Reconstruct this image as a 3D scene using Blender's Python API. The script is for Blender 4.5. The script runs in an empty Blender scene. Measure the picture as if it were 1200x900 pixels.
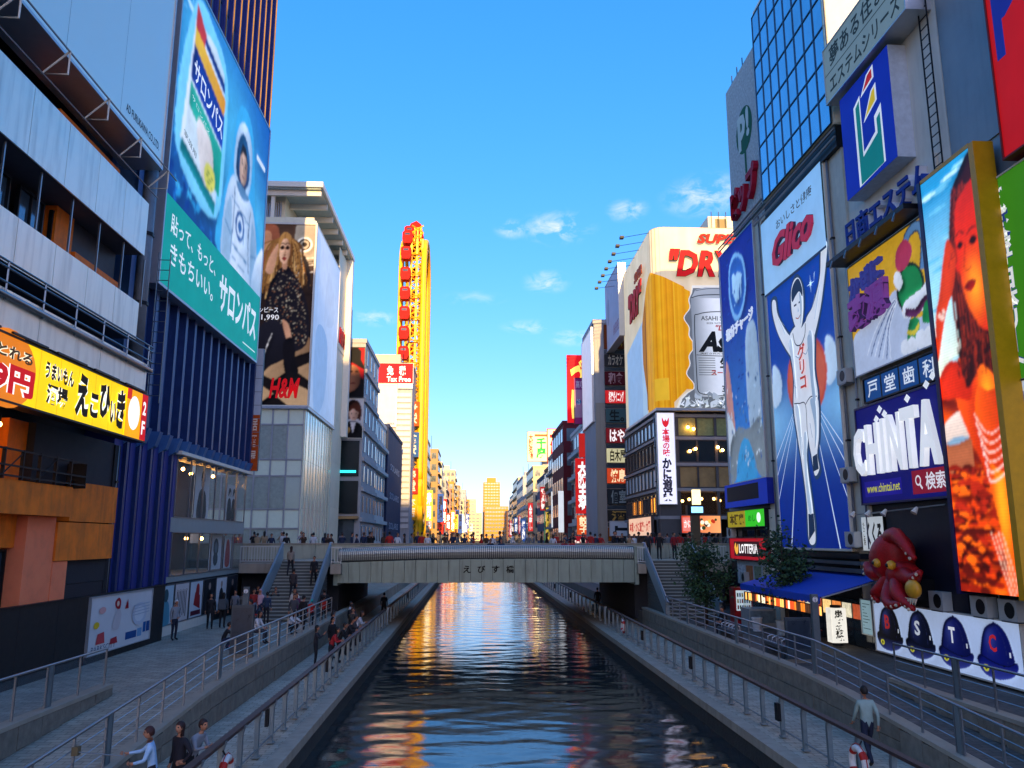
import bpy, math, random
import numpy as np
from mathutils import Vector, Matrix
random.seed(11); RNG = np.random.default_rng(5)
SC = bpy.context.scene
COL = SC.collection
R_ = math.radians
# ------------------------------------------------------------------ camera
CAMH = 6.0
cam = bpy.data.cameras.new('camera'); cam.sensor_width = 36.0; cam.lens = 28.5; cam.clip_start = 0.1; cam.clip_end = 6000
camo = bpy.data.objects.new('camera', cam); COL.objects.link(camo)
camo.location = (0, 0, CAMH); camo.rotation_euler = (R_(90 + 10.85), 0, R_(-2.78)); SC.camera = camo
# ------------------------------------------------------------------ daylight
SUN_EL, SUN_AZ = 12.0, 3.5          # low sun behind the viewer, a little to the right
W = bpy.data.worlds.new('World'); SC.world = W; W.use_nodes = True
nt = W.node_tree; N = nt.nodes; N.clear(); LK = nt.links.new
out = N.new('ShaderNodeOutputWorld'); bg = N.new('ShaderNodeBackground'); bg.inputs[1].default_value = 0.14
LK(bg.outputs[0], out.inputs[0])
sky = N.new('ShaderNodeTexSky'); sky.sky_type = 'NISHITA'; sky.sun_disc = False
sky.sun_elevation = R_(SUN_EL); sky.sun_rotation = R_(180 - SUN_AZ); sky.air_density = 1.0; sky.dust_density = 1.5; sky.ozone_density = 4.0
hs = N.new('ShaderNodeHueSaturation'); hs.inputs['Saturation'].default_value = 1.48; hs.inputs['Value'].default_value = .99
gm = N.new('ShaderNodeGamma'); gm.inputs[1].default_value = .66; LK(sky.outputs[0], gm.inputs[0]); LK(gm.outputs[0], hs.inputs['Color'])
tc = N.new('ShaderNodeTexCoord')
def wm(op, a=None, b=None, c=None):
    n = N.new('ShaderNodeMath'); n.operation = op
    for i, x in enumerate((a, b, c)):
        if x is None: continue
        if isinstance(x, (int, float)): n.inputs[i].default_value = x
        else: LK(x, n.inputs[i])
    return n.outputs[0]
def cloud_spot(cx, cy, cz, sx, sz, amp):
    v = N.new('ShaderNodeVectorMath'); v.operation = 'SUBTRACT'; LK(tc.outputs['Generated'], v.inputs[0]); v.inputs[1].default_value = (cx, cy, cz)
    m = N.new('ShaderNodeVectorMath'); m.operation = 'MULTIPLY'; LK(v.outputs[0], m.inputs[0]); m.inputs[1].default_value = (1 / sx, 6.0, 1 / sz)
    l = N.new('ShaderNodeVectorMath'); l.operation = 'LENGTH'; LK(m.outputs[0], l.inputs[0])
    mr = N.new('ShaderNodeMapRange'); mr.interpolation_type = 'SMOOTHSTEP'; LK(l.outputs['Value'], mr.inputs[0])
    mr.inputs[1].default_value = 0; mr.inputs[2].default_value = 1.0; mr.inputs[3].default_value = amp; mr.inputs[4].default_value = 0
    return mr.outputs[0]
acc = None
for sp in [(.182,.905,.386,.030,.016,.9), (.100,.924,.370,.055,.024,1.0), (.045,.928,.369,.026,.014,.9), (.088,.947,.309,.035,.018,.8),
           (.070,.964,.257,.045,.011,.75), (.125,.962,.244,.040,.015,.8), (-.119,.957,.264,.035,.013,.85), (.27,.88,.395,.060,.030,.95),
           (-.5,.8,.33,.11,.03,.8), (.62,.7,.36,.12,.03,.8), (-.75,.5,.4,.13,.04,.8), (.8,.35,.45,.13,.04,.8), (-.1,-.9,.42,.12,.03,.7), (.0,.955,.29,.05,.012,.3)]:
    s_ = cloud_spot(*sp); acc = s_ if acc is None else wm('ADD', acc, s_)
nz = N.new('ShaderNodeTexNoise'); nz.inputs['Scale'].default_value = 34; nz.inputs['Detail'].default_value = 7; nz.inputs['Roughness'].default_value = .62; nz.inputs['Distortion'].default_value = .5
mp = N.new('ShaderNodeMapping'); mp.inputs['Scale'].default_value = (1, 1, 1.9); LK(tc.outputs['Generated'], mp.inputs[0]); LK(mp.outputs[0], nz.inputs[0])
mr = N.new('ShaderNodeMapRange'); LK(nz.outputs[0], mr.inputs[0]); mr.inputs[1].default_value = .43; mr.inputs[2].default_value = .78
cf = wm('MINIMUM', wm('MULTIPLY', acc, mr.outputs[0]), 0.92)
mx = N.new('ShaderNodeMix'); mx.data_type = 'RGBA'; LK(cf, mx.inputs[0])
tn = N.new('ShaderNodeMix'); tn.data_type = 'RGBA'; tn.blend_type = 'MULTIPLY'; tn.inputs[0].default_value = 1; LK(hs.outputs[0], tn.inputs[6]); tn.inputs[7].default_value = (1, .825, 1, 1); LK(tn.outputs[2], mx.inputs[6]); mx.inputs[7].default_value = (2.0, 1.95, 2.05, 1)
LK(mx.outputs[2], bg.inputs[0])
sl = bpy.data.lights.new('sun', 'SUN'); sl.energy = 2.0; sl.angle = R_(0.5); sl.color = (1.0, .63, .25)
so = bpy.data.objects.new('sun', sl); COL.objects.link(so)
sv = Vector((-math.sin(R_(SUN_AZ)) * math.cos(R_(SUN_EL)), math.cos(R_(SUN_AZ)) * math.cos(R_(SUN_EL)), -math.sin(R_(SUN_EL))))
so.rotation_euler = sv.to_track_quat('-Z', 'Y').to_euler(); so.location = (20, -60, 60)
SC.view_settings.view_transform = 'Standard'; SC.view_settings.look = 'None'; SC.view_settings.exposure = 2.15; SC.view_settings.gamma = 1.0
SC.view_settings.use_curve_mapping = False
SC.cycles.max_bounces = 6; SC.cycles.diffuse_bounces = 2; SC.cycles.glossy_bounces = 4; SC.cycles.transparent_max_bounces = 8
SC.cycles.use_denoising = True; SC.cycles.caustics_reflective = False; SC.cycles.caustics_refractive = False
# ------------------------------------------------------------------ helpers
def lin(h):
    if isinstance(h, (tuple, list)): return tuple(h[:3])
    h = h.lstrip('#'); o = []
    for i in (0, 2, 4):
        c = int(h[i:i+2], 16) / 255; o.append(c / 12.92 if c <= .04045 else ((c + .055) / 1.055) ** 2.4)
    return tuple(o)
MATS = {}
def mat(name, col='#808080', rough=.6, metal=0., var=.18, scale=3., bump=0., spec=.4, emit=0., stretch=(1, 1, 1), dirt=0., coat=0., alpha=1., trans=0.):
    if name in MATS: return MATS[name]
    m = bpy.data.materials.new(name); m.use_nodes = True; t = m.node_tree; n = t.nodes; b = n['Principled BSDF']; L = t.links.new
    c = lin(col)
    b.inputs['Roughness'].default_value = rough; b.inputs['Metallic'].default_value = metal; b.inputs['Specular IOR Level'].default_value = spec
    b.inputs['Coat Weight'].default_value = coat; b.inputs['Alpha'].default_value = alpha; b.inputs['Transmission Weight'].default_value = trans
    tx = n.new('ShaderNodeTexCoord'); mp = n.new('ShaderNodeMapping'); mp.inputs['Scale'].default_value = stretch; L(tx.outputs['Object'], mp.inputs[0])
    nz = n.new('ShaderNodeTexNoise'); nz.inputs['Scale'].default_value = scale; nz.inputs['Detail'].default_value = 6; nz.inputs['Roughness'].default_value = .65; L(mp.outputs[0], nz.inputs[0])
    mr = n.new('ShaderNodeMapRange'); L(nz.outputs[0], mr.inputs[0]); mr.inputs[1].default_value = .25; mr.inputs[2].default_value = .75; mr.inputs[3].default_value = 1 - var; mr.inputs[4].default_value = 1 + var
    mx = n.new('ShaderNodeMix'); mx.data_type = 'RGBA'; mx.blend_type = 'MULTIPLY'; mx.inputs[0].default_value = 1; mx.inputs[6].default_value = (*c, 1); L(mr.outputs[0], mx.inputs[7])
    last = mx.outputs[2]
    if dirt > 0:   # streaky grime
        mp2 = n.new('ShaderNodeMapping'); mp2.inputs['Scale'].default_value = (2.2, 2.2, .25); L(tx.outputs['Object'], mp2.inputs[0])
        n2 = n.new('ShaderNodeTexNoise'); n2.inputs['Scale'].default_value = 1.6; n2.inputs['Detail'].default_value = 8; L(mp2.outputs[0], n2.inputs[0])
        r2 = n.new('ShaderNodeMapRange'); L(n2.outputs[0], r2.inputs[0]); r2.inputs[1].default_value = .48; r2.inputs[2].default_value = .78; r2.inputs[3].default_value = 0; r2.inputs[4].default_value = dirt
        m2 = n.new('ShaderNodeMix'); m2.data_type = 'RGBA'; L(r2.outputs[0], m2.inputs[0]); L(last, m2.inputs[6]); m2.inputs[7].default_value = (c[0]*.3+.012, c[1]*.28+.01, c[2]*.26+.008, 1); last = m2.outputs[2]
    L(last, b.inputs['Base Color'])
    rr = n.new('ShaderNodeMapRange'); L(nz.outputs[0], rr.inputs[0]); rr.inputs[3].default_value = max(0.02, rough - .12); rr.inputs[4].default_value = min(1, rough + .12); L(rr.outputs[0], b.inputs['Roughness'])
    if bump > 0:
        bp = n.new('ShaderNodeBump'); bp.inputs['Strength'].default_value = bump; bp.inputs['Distance'].default_value = .03
        nb = n.new('ShaderNodeTexNoise'); nb.inputs['Scale'].default_value = scale * 4; nb.inputs['Detail'].default_value = 5; L(mp.outputs[0], nb.inputs[0]); L(nb.outputs[0], bp.inputs['Height']); L(bp.outputs[0], b.inputs['Normal'])
    if emit > 0:
        L(last, b.inputs['Emission Color']); b.inputs['Emission Strength'].default_value = emit
    MATS[name] = m; return m
def print_mat(name, rough=.6, emit=0., spec=.12, wear=.10):
    if name in MATS: return MATS[name]
    m = bpy.data.materials.new(name); m.use_nodes = True; t = m.node_tree; n = t.nodes; b = n['Principled BSDF']; L = t.links.new
    a = n.new('ShaderNodeAttribute'); a.attribute_name = 'Col'
    tx = n.new('ShaderNodeTexCoord'); nz = n.new('ShaderNodeTexNoise'); nz.inputs['Scale'].default_value = .9; nz.inputs['Detail'].default_value = 8; L(tx.outputs['Object'], nz.inputs[0])
    mr = n.new('ShaderNodeMapRange'); L(nz.outputs[0], mr.inputs[0]); mr.inputs[1].default_value = .25; mr.inputs[2].default_value = .75; mr.inputs[3].default_value = 1 - wear; mr.inputs[4].default_value = 1 + wear * .5
    mx = n.new('ShaderNodeMix'); mx.data_type = 'RGBA'; mx.blend_type = 'MULTIPLY'; mx.inputs[0].default_value = 1; L(a.outputs['Color'], mx.inputs[6]); L(mr.outputs[0], mx.inputs[7])
    L(mx.outputs[2], b.inputs['Base Color']); b.inputs['Roughness'].default_value = rough; b.inputs['Specular IOR Level'].default_value = spec
    if emit > 0: L(mx.outputs[2], b.inputs['Emission Color']); b.inputs['Emission Strength'].default_value = emit
    MATS[name] = m; return m
ORD = 'first second third fourth fifth sixth seventh eighth ninth tenth eleventh twelfth thirteenth fourteenth fifteenth sixteenth seventeenth eighteenth nineteenth twentieth'.split()
def tag(o, label=None, cat=None, group=None, kind=None):
    if label: o['label'] = label
    if cat: o['category'] = cat
    if group: o['group'] = group
    if kind: o['kind'] = kind
    return o
def empty(name, loc=(0, 0, 0), label=None, cat=None, group=None, rz=0.):
    o = bpy.data.objects.new(name, None); COL.objects.link(o); o.location = loc; o.rotation_euler = (0, 0, rz); o.empty_display_size = .2
    return tag(o, label, cat, group)
def obj(name, me, parent=None):
    o = bpy.data.objects.new(name, me); COL.objects.link(o)
    if parent is not None: o.parent = parent
    return o
class MB:
    """collects shapes of ONE piece; coordinates are relative to the parent"""
    def __init__(s, org=(0, 0, 0)): s.v = []; s.f = []; s.o = org
    def add(s, vs, fs):
        b = len(s.v); ox, oy, oz = s.o
        s.v += [(x - ox, y - oy, z - oz) for x, y, z in vs]; s.f += [tuple(i + b for i in f) for f in fs]; return s
    def box(s, x0, x1, y0, y1, z0, z1):
        return s.add([(x0,y0,z0),(x1,y0,z0),(x1,y1,z0),(x0,y1,z0),(x0,y0,z1),(x1,y0,z1),(x1,y1,z1),(x0,y1,z1)],
                     [(0,3,2,1),(4,5,6,7),(0,1,5,4),(1,2,6,5),(2,3,7,6),(3,0,4,7)])
    def prism(s, pts, axis, a, b):
        """extrude a 2-D polygon along axis ('x','y','z') from a to b"""
        n = len(pts)
        def P(p, d): return (d, p[0], p[1]) if axis == 'x' else (p[0], d, p[1]) if axis == 'y' else (p[0], p[1], d)
        vs = [P(p, a) for p in pts] + [P(p, b) for p in pts]
        fs = [tuple(range(n))[::-1], tuple(range(n, 2*n))] + [(i, (i+1) % n, n + (i+1) % n, n + i) for i in range(n)]
        return s.add(vs, fs)
    def tube(s, pts, r, n=8, cap=True):
        pts = [Vector(p) for p in pts]; rs = r if isinstance(r, (list, tuple)) else [r] * len(pts)
        vs = []; fs = []; up = Vector((0, 0, 1)); prevx = None
        for i, p in enumerate(pts):
            d = (pts[min(i+1, len(pts)-1)] - pts[max(i-1, 0)]).normalized()
            if prevx is None:
                x = d.cross(up);
                if x.length < .01: x = d.cross(Vector((1, 0, 0)))
            else: x = prevx - d * prevx.dot(d)
            x.normalize(); y = d.cross(x); prevx = x
            for k in range(n):
                a = 2 * math.pi * k / n; q = p + (x * math.cos(a) + y * math.sin(a)) * rs[i]; vs.append(tuple(q))
        for i in range(len(pts) - 1):
            for k in range(n): fs.append((i*n+k, i*n+(k+1) % n, (i+1)*n+(k+1) % n, (i+1)*n+k))
        if cap: fs.append(tuple(range(n))[::-1]); fs.append(tuple(range((len(pts)-1)*n, len(pts)*n)))
        return s.add(vs, fs)
    def bar(s, p, q, w, h=None):
        """square bar from p to q"""
        return s.tube([p, q], w * .7071, 4)
    def ball(s, c, r, nu=10, nv=7):
        rx, ry, rz = r if isinstance(r, (tuple, list)) else (r, r, r); vs = []; fs = []
        for j in range(nv + 1):
            ph = math.pi * j / nv
            for i in range(nu):
                a = 2 * math.pi * i / nu; vs.append((c[0] + rx*math.sin(ph)*math.cos(a), c[1] + ry*math.sin(ph)*math.sin(a), c[2] + rz*math.cos(ph)))
        for j in range(nv):
            for i in range(nu): fs.append((j*nu+i, (j+1)*nu+i, (j+1)*nu+(i+1) % nu, j*nu+(i+1) % nu))
        return s.add(vs, fs)
    def mesh(s, name, m, smooth=False, bevel=0.):
        me = bpy.data.meshes.new(name); me.from_pydata(s.v, [], s.f)
        if m is not None: me.materials.append(m)
        me.validate(); me.update()
        if smooth: me.polygons.foreach_set('use_smooth', [True] * len(me.polygons))
        return me
    def build(s, name, m, parent=None, smooth=False, label=None, cat=None, group=None, kind=None):
        o = obj(name, s.mesh(name, m, smooth), parent)
        if parent is None and s.o != (0, 0, 0): o.location = s.o
        return tag(o, label, cat, group, kind)
def bevel(o, w=.02, seg=1):
    m = o.modifiers.new('bevel', 'BEVEL'); m.width = w; m.segments = seg; m.limit_method = 'ANGLE'; m.angle_limit = R_(40); return o
# ------------------------------------------------------------------ flat print and lettering
TXT = {}
TSC = bpy.data.scenes.new('lettering_scratch')      # scratch scene used only to turn words into outlines; removed at the end
def text_geo(s, bold=0., extrude=0., vertical=False, shear=0.):
    k = (s, bold, extrude, vertical, shear)
    if k in TXT: return TXT[k]
    c = bpy.data.curves.new('lettering', 'FONT'); c.body = '\n'.join(s) if vertical else s; c.resolution_u = 2; c.offset = bold; c.extrude = extrude; c.shear = shear
    if vertical: c.align_x = 'CENTER'; c.space_line = .92
    o = bpy.data.objects.new('lettering', c); TSC.collection.objects.link(o); 
    with bpy.context.temp_override(scene=TSC, view_layer=TSC.view_layers[0]): dg = bpy.context.evaluated_depsgraph_get()
    ev = o.evaluated_get(dg); me = ev.to_mesh()
    v = np.array([q.co[:] for q in me.vertices]); f = [tuple(p.vertices) for p in me.polygons]; ev.to_mesh_clear()
    bpy.data.objects.remove(o); bpy.data.curves.remove(c)
    lo = v[:, :2].min(0); hi = v[:, :2].max(0); v[:, :2] = (v[:, :2] - lo) / np.maximum(hi - lo, 1e-6)
    if extrude: v[:, 2] = (v[:, 2] / extrude + 1) / 2
    TXT[k] = (v, f); return TXT[k]
class Panel:
    """upright rectangle: side 'L' faces +X, 'R' faces -X, 'F' faces the viewer (-Y); s to the right, t up, d outwards"""
    def __init__(p, side, c, a0, a1, z0, z1):
        p.side, p.c, p.a0, p.a1, p.z0, p.z1 = side, c, a0, a1, z0, z1; p.W = abs(a1 - a0); p.H = z1 - z0; p.asp = p.W / p.H
        p.org = (c, (a0 + a1) / 2, z0) if side in 'LR' else ((a0 + a1) / 2, c, z0)
    def __call__(p, s, t, d=0.):
        z = p.z0 + t * p.H
        if p.side == 'L': return (p.c + d, p.a0 + s * p.W, z)
        if p.side == 'R': return (p.c - d, p.a1 - s * p.W, z)
        return (p.a0 + s * p.W, p.c - d, z)
    def sub(p, s0, t0, s1, t1):
        q0, q1 = p(s0, t0), p(s1, t1)
        if p.side == 'F': return Panel('F', p.c, min(q0[0], q1[0]), max(q0[0], q1[0]), q0[2], q1[2])
        return Panel(p.side, p.c, min(q0[1], q1[1]), max(q0[1], q1[1]), q0[2], q1[2])
def smooth_loop(pts, n=6):
    P = [np.array(p, float) for p in pts]; m = len(P); o = []
    for i in range(m):
        a, b, c, d = P[i-1], P[i], P[(i+1) % m], P[(i+2) % m]
        for k in range(n):
            t = k / n; o.append(tuple(.5 * (2*b + (c-a)*t + (2*a-5*b+4*c-d)*t*t + (3*b-a-3*c+d)*t**3)))
    return o
class Art:
    def __init__(s, P): s.P = P; s.v = []; s.f = []; s.c = []; s.d = .008; s.step = .0022
    def add(s, pts, faces, cols, depth=0., hold=False):
        b = len(s.v)
        for i, p in enumerate(pts):
            d = s.d + (depth * p[2] if depth else 0); s.v.append(s.P(p[0], p[1], d))
            s.c.append(cols[i] if isinstance(cols, list) else cols)
        s.f += [tuple(i + b for i in f) for f in faces]
        if not hold: s.d += s.step
        return s
    def poly(s, pts, col, hold=False): return s.add(pts, [tuple(range(len(pts)))], lin(col), hold=hold)
    def blob(s, pts, col, hold=False, n=5): return s.poly(smooth_loop(pts, n), col, hold)
    def rect(s, a, b, c, d, col, hold=False): return s.poly([(a,b),(c,b),(c,d),(a,d)], col, hold)
    def ell(s, cx, cy, rx, ry=None, col='#ffffff', n=26, hold=False):
        if ry is None: ry = rx * s.P.asp
        return s.poly([(cx + rx*math.cos(2*math.pi*i/n), cy + ry*math.sin(2*math.pi*i/n)) for i in range(n)], col, hold)
    def line(s, p, q, w, col, w2=None, hold=False):
        """stroke, widths in metres"""
        W, H = s.P.W, s.P.H; a = np.array([p[0]*W, p[1]*H]); b = np.array([q[0]*W, q[1]*H]); d = b - a; n = np.array([-d[1], d[0]]) / (np.linalg.norm(d) + 1e-9)
        w2 = w if w2 is None else w2; P = [a+n*w/2, b+n*w2/2, b-n*w2/2, a-n*w/2]
        return s.poly([(x/W, y/H) for x, y in P], col, hold)
    def path(s, pts, w, col, smooth=True, closed=False):
        if smooth and not closed:
            q = [pts[0]] + list(pts) + [pts[-1]]; o = []
            for i in range(1, len(q) - 2):
                a, b, c, d = (np.array(x, float) for x in q[i-1:i+3])
                for k in range(5): t = k/5; o.append(tuple(.5*(2*b+(c-a)*t+(2*a-5*b+4*c-d)*t*t+(3*b-a-3*c+d)*t**3)))
            pts = o + [tuple(pts[-1])]
        W, H = s.P.W, s.P.H; m = len(pts); V = []
        A = [np.array([p[0]*W, p[1]*H]) for p in pts]
        for i in range(m):
            d = A[min(i+1, m-1)] - A[max(i-1, 0)]; n = np.array([-d[1], d[0]])/(np.linalg.norm(d)+1e-9)
            V += [tuple((A[i]+n*w/2)/(W, H)), tuple((A[i]-n*w/2)/(W, H))]
        return s.add(V, [(2*i, 2*i+1, 2*i+3, 2*i+2) for i in range(m-1)], lin(col))
    def field(s, a, b, c, d, fn, nx=14, ny=14):
        pts = [(a+(c-a)*i/nx, b+(d-b)*j/ny) for j in range(ny+1) for i in range(nx+1)]
        fs = [(j*(nx+1)+i, j*(nx+1)+i+1, (j+1)*(nx+1)+i+1, (j+1)*(nx+1)+i) for j in range(ny) for i in range(nx)]
        return s.add(pts, fs, [tuple(fn(*p)) for p in pts])
    def text(s, t, a, b, c, d, col, bold=0., vertical=False, shear=0., depth=0., edge=None, ew=.03, rot=None, slope=0.):
        if edge is not None:
            s.text(t, a, b, c, d, edge, bold + ew, vertical, shear, depth=depth * .8, slope=slope)
        v, f = text_geo(t, bold, .5 if depth else 0., vertical, shear)
        g = ew if edge is None else 0
        pts = [(a + (c-a)*p[0], b + (d-b)*p[1] + slope*p[0]*(d-b), p[2]) for p in v]
        return s.add(pts, f, lin(col), depth=depth)
    def build(s, name, m, parent, kind=None):
        ox, oy, oz = parent.location if parent is not None else (0, 0, 0)
        if parent is not None and parent.parent is not None: ox, oy, oz = parent.matrix_basis.translation + parent.parent.location
        me = bpy.data.meshes.new(name); me.from_pydata([(x-ox, y-oy, z-oz) for x, y, z in s.v], [], s.f); me.materials.append(m)
        at = me.color_attributes.new('Col', 'FLOAT_COLOR', 'POINT')
        at.data.foreach_set('color', np.array([(*c[:3], 1) for c in s.c], 'f').ravel()); me.update()
        return tag(obj(name, me, parent), kind=kind)
class Photo(Art):
    """printed photograph: shapes are painted on a fine grid, softened, grained and printed as one sheet of coloured cells"""
    def __init__(s, P, s0=0., t0=0., s1=1., t1=1., base='#808080'):
        super().__init__(P); s.q = []; s.box_ = (s0, t0, s1, t1); s.base = lin(base)
    def poly(s, pts, col, hold=False): s.q.append((np.array(pts, float), col if callable(col) else lin(col))); return s
    def path(s, pts, w, col, smooth=True, closed=False):
        v0, f0, c0, d0 = s.v, s.f, s.c, s.d; PP = s.P; s.v, s.f, s.c = [], [], []; s.P = lambda a, b, d=0.: (a, b, d); s.P.W, s.P.H, s.P.asp = PP.W, PP.H, PP.asp
        Art.path(s, pts, w, col, smooth); pv = [(a, b) for a, b, _ in s.v]; fs = s.f; s.P = PP; s.v, s.f, s.c, s.d = v0, f0, c0, d0
        for f in fs: s.poly([pv[i] for i in f], col)
        return s
    def flush(s, nx, ny, blur=1., grain=.06, relief=.35, seed=1, lines=0.):
        a, b, c, d = s.box_; X, Y = np.meshgrid(a + (c-a)*np.arange(nx+1)/nx, b + (d-b)*np.arange(ny+1)/ny); I = np.ones(X.shape + (3,))*np.array(s.base)
        for pts, col in s.q:
            lo, hi = pts.min(0), pts.max(0); m = (X >= lo[0]) & (X <= hi[0]) & (Y >= lo[1]) & (Y <= hi[1])
            if not m.any(): continue
            x, y = X[m], Y[m]; ins = np.zeros(x.shape, bool); q = np.roll(pts, -1, 0)
            for (x0, y0), (x1, y1) in zip(pts, q):
                if y0 == y1: continue
                k = ((y0 > y) != (y1 > y)) & (x < (x1-x0)*(y-y0)/(y1-y0) + x0); ins ^= k
            tgt = I[m]
            if callable(col): tgt[ins] = np.array([col(u, v) for u, v in zip(x[ins], y[ins])]).reshape(-1, 3)
            else: tgt[ins] = col
            I[m] = tgt
        def bl(A, r):
            n = max(1, int(r*2.2)); k = np.exp(-.5*(np.arange(-n, n+1)/max(r, .3))**2); k /= k.sum()
            for ax in (0, 1): A = np.apply_along_axis(lambda v: np.convolve(np.pad(v, n, mode='edge'), k, 'valid'), ax, A)
            return A
        rg_ = np.random.default_rng(seed); I = np.stack([bl(I[..., k], blur) for k in range(3)], -1); L = I.mean(-1); e = bl(L, 2.4); em = e - np.roll(np.roll(e, 2, 1), -2, 0); em[:, :2] = 0; em[-2:] = 0
        n = bl(rg_.normal(size=L.shape), 4.)*3 + bl(rg_.normal(size=L.shape), .8)
        I = I*np.clip(1 + relief*2.2*em/(L + .12) + grain*n, .25, 1.9)[..., None]
        if lines: I *= (1 - lines*(np.arange(ny+1) % 2))[:, None, None]
        pts = [(float(x), float(y)) for x, y in zip(X.ravel(), Y.ravel())]; w = nx + 1
        fs = [(j*w+i, j*w+i+1, (j+1)*w+i+1, (j+1)*w+i) for j in range(ny) for i in range(nx)]
        s.add(pts, fs, [tuple(map(float, k)) for k in np.clip(I, 0, 1).reshape(-1, 3)]); s.q = []
        s.poly = lambda p, col, hold=False: Art.poly(s, p, col, hold); s.path = lambda *a_, **k_: Art.path(s, *a_, **k_); return s
def mix3(a, b, t): t = max(0., min(1., t)); a, b = lin(a), lin(b); return tuple(x + (y - x) * t for x, y in zip(a, b))
PRINT = print_mat('vinyl_print'); GLOW = print_mat('backlit_print', emit=.25); LEDM = print_mat('led_screen', rough=.3, emit=.3, wear=.03); FLEX = print_mat('glow_lift_vinyl', emit=.13)  # FLEX carries an added glow so shaded signs stay bright
STEEL = mat('brushed_steel', '#8a9298', .35, .85, var=.12, scale=6); ALU = mat('aluminium_frame', '#b9bdc0', .4, .6, var=.08)
DARKM = mat('dark_metal', '#1d2024', .45, .5, var=.15); BLACKP = mat('black_paint', '#101216', .5, 0, var=.2); WHITEP = mat('white_paint', '#e2dccb', .5, 0, var=.06, dirt=.15)
GLASSD = mat('dark_window_glass', '#0b1118', .06, 0, var=.3, spec=.8); GLASSB = mat('blue_window_glass', '#123049', .05, .35, var=.25, spec=1.0)
def sign(name, P, label, cat, thick=.25, frame=None, fw=.1, back=DARKM, group=None):
    """box sign: Empty at its foot, a backing box and, where given, a frame"""
    r = empty(name, P.org, label, cat, group); o = P.org
    b = MB(o); e = .0
    q0, q1 = P(0, 0, -thick), P(1, 1, 0); lo = [min(a, c) for a, c in zip(q0, q1)]; hi = [max(a, c) for a, c in zip(q0, q1)]
    b.box(lo[0], hi[0], lo[1], hi[1], lo[2], hi[2]); b.build('backing_panel', back, r)
    if frame is not None:
        f = MB(o); w = fw / P.W; h = fw / P.H
        for (s0, t0, s1, t1) in ((-w, -h, 1+w, 0), (-w, 1, 1+w, 1+h), (-w, 0, 0, 1), (1, 0, 1+w, 1)):
            q0, q1 = P(s0, t0, -thick-.01), P(s1, t1, .05); lo = [min(a, c) for a, c in zip(q0, q1)]; hi = [max(a, c) for a, c in zip(q0, q1)]
            f.box(lo[0], hi[0], lo[1], hi[1], lo[2], hi[2])
        f.build('frame', frame, r)
    return r
# ================================================================== the setting
LX, RX = -14.5, 16.4            # building lines left and right of the canal
QL, QR = -4.6, 7.8              # quay edges
WL, WR = -7.5, 10.7             # low retaining walls behind the lower walkways
UL, UR = -10.5, 12.8            # ramp outer walls
ZQ, ZP, ZS = .7, 1.55, 4.7      # lower walkway, promenade, street/bridge deck
YB = 52.2                       # near face of the bridge
def rampz(y): return ZQ + (ZP - ZQ) * max(0., min(1., (y - 13.5) / 12.5))
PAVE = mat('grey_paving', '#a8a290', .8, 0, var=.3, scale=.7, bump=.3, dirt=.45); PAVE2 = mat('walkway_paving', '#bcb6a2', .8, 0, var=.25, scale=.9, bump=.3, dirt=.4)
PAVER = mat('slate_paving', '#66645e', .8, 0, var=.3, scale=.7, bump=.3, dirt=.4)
for k_ in ('grey_paving', 'walkway_paving', 'slate_paving'):      # joints of the small paving setts
    t = MATS[k_].node_tree; b = t.nodes['Principled BSDF']; src = b.inputs['Base Color'].links[0].from_socket
    tx = t.nodes.new('ShaderNodeTexCoord'); br = t.nodes.new('ShaderNodeTexBrick'); br.inputs['Scale'].default_value = 1.0
    br.inputs['Color1'].default_value = (1, 1, 1, 1); br.inputs['Color2'].default_value = (.74, .76, .78, 1); br.inputs['Mortar'].default_value = (.5, .5, .5, 1)
    br.inputs['Mortar Size'].default_value = .014; br.inputs['Brick Width'].default_value = .4; br.inputs['Row Height'].default_value = .2; t.links.new(tx.outputs['Object'], br.inputs[0])
    mx = t.nodes.new('ShaderNodeMix'); mx.data_type = 'RGBA'; mx.blend_type = 'MULTIPLY'; mx.inputs[0].default_value = 1; t.links.new(src, mx.inputs[6]); t.links.new(br.outputs[0], mx.inputs[7]); t.links.new(mx.outputs[2], b.inputs['Base Color'])
CONC = mat('concrete', '#a39d8c', .85, 0, var=.15, scale=1.2, bump=.2, dirt=.35); STONE = mat('grey_stone', '#7c776a', .8, 0, var=.35, scale=3, bump=.5, dirt=.3)
COPE = mat('stone_coping', '#9c9686', .7, 0, var=.15, scale=2, bump=.2); GROUND = mat('asphalt', '#3a3c3e', .9, 0, var=.2, scale=.5)
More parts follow.
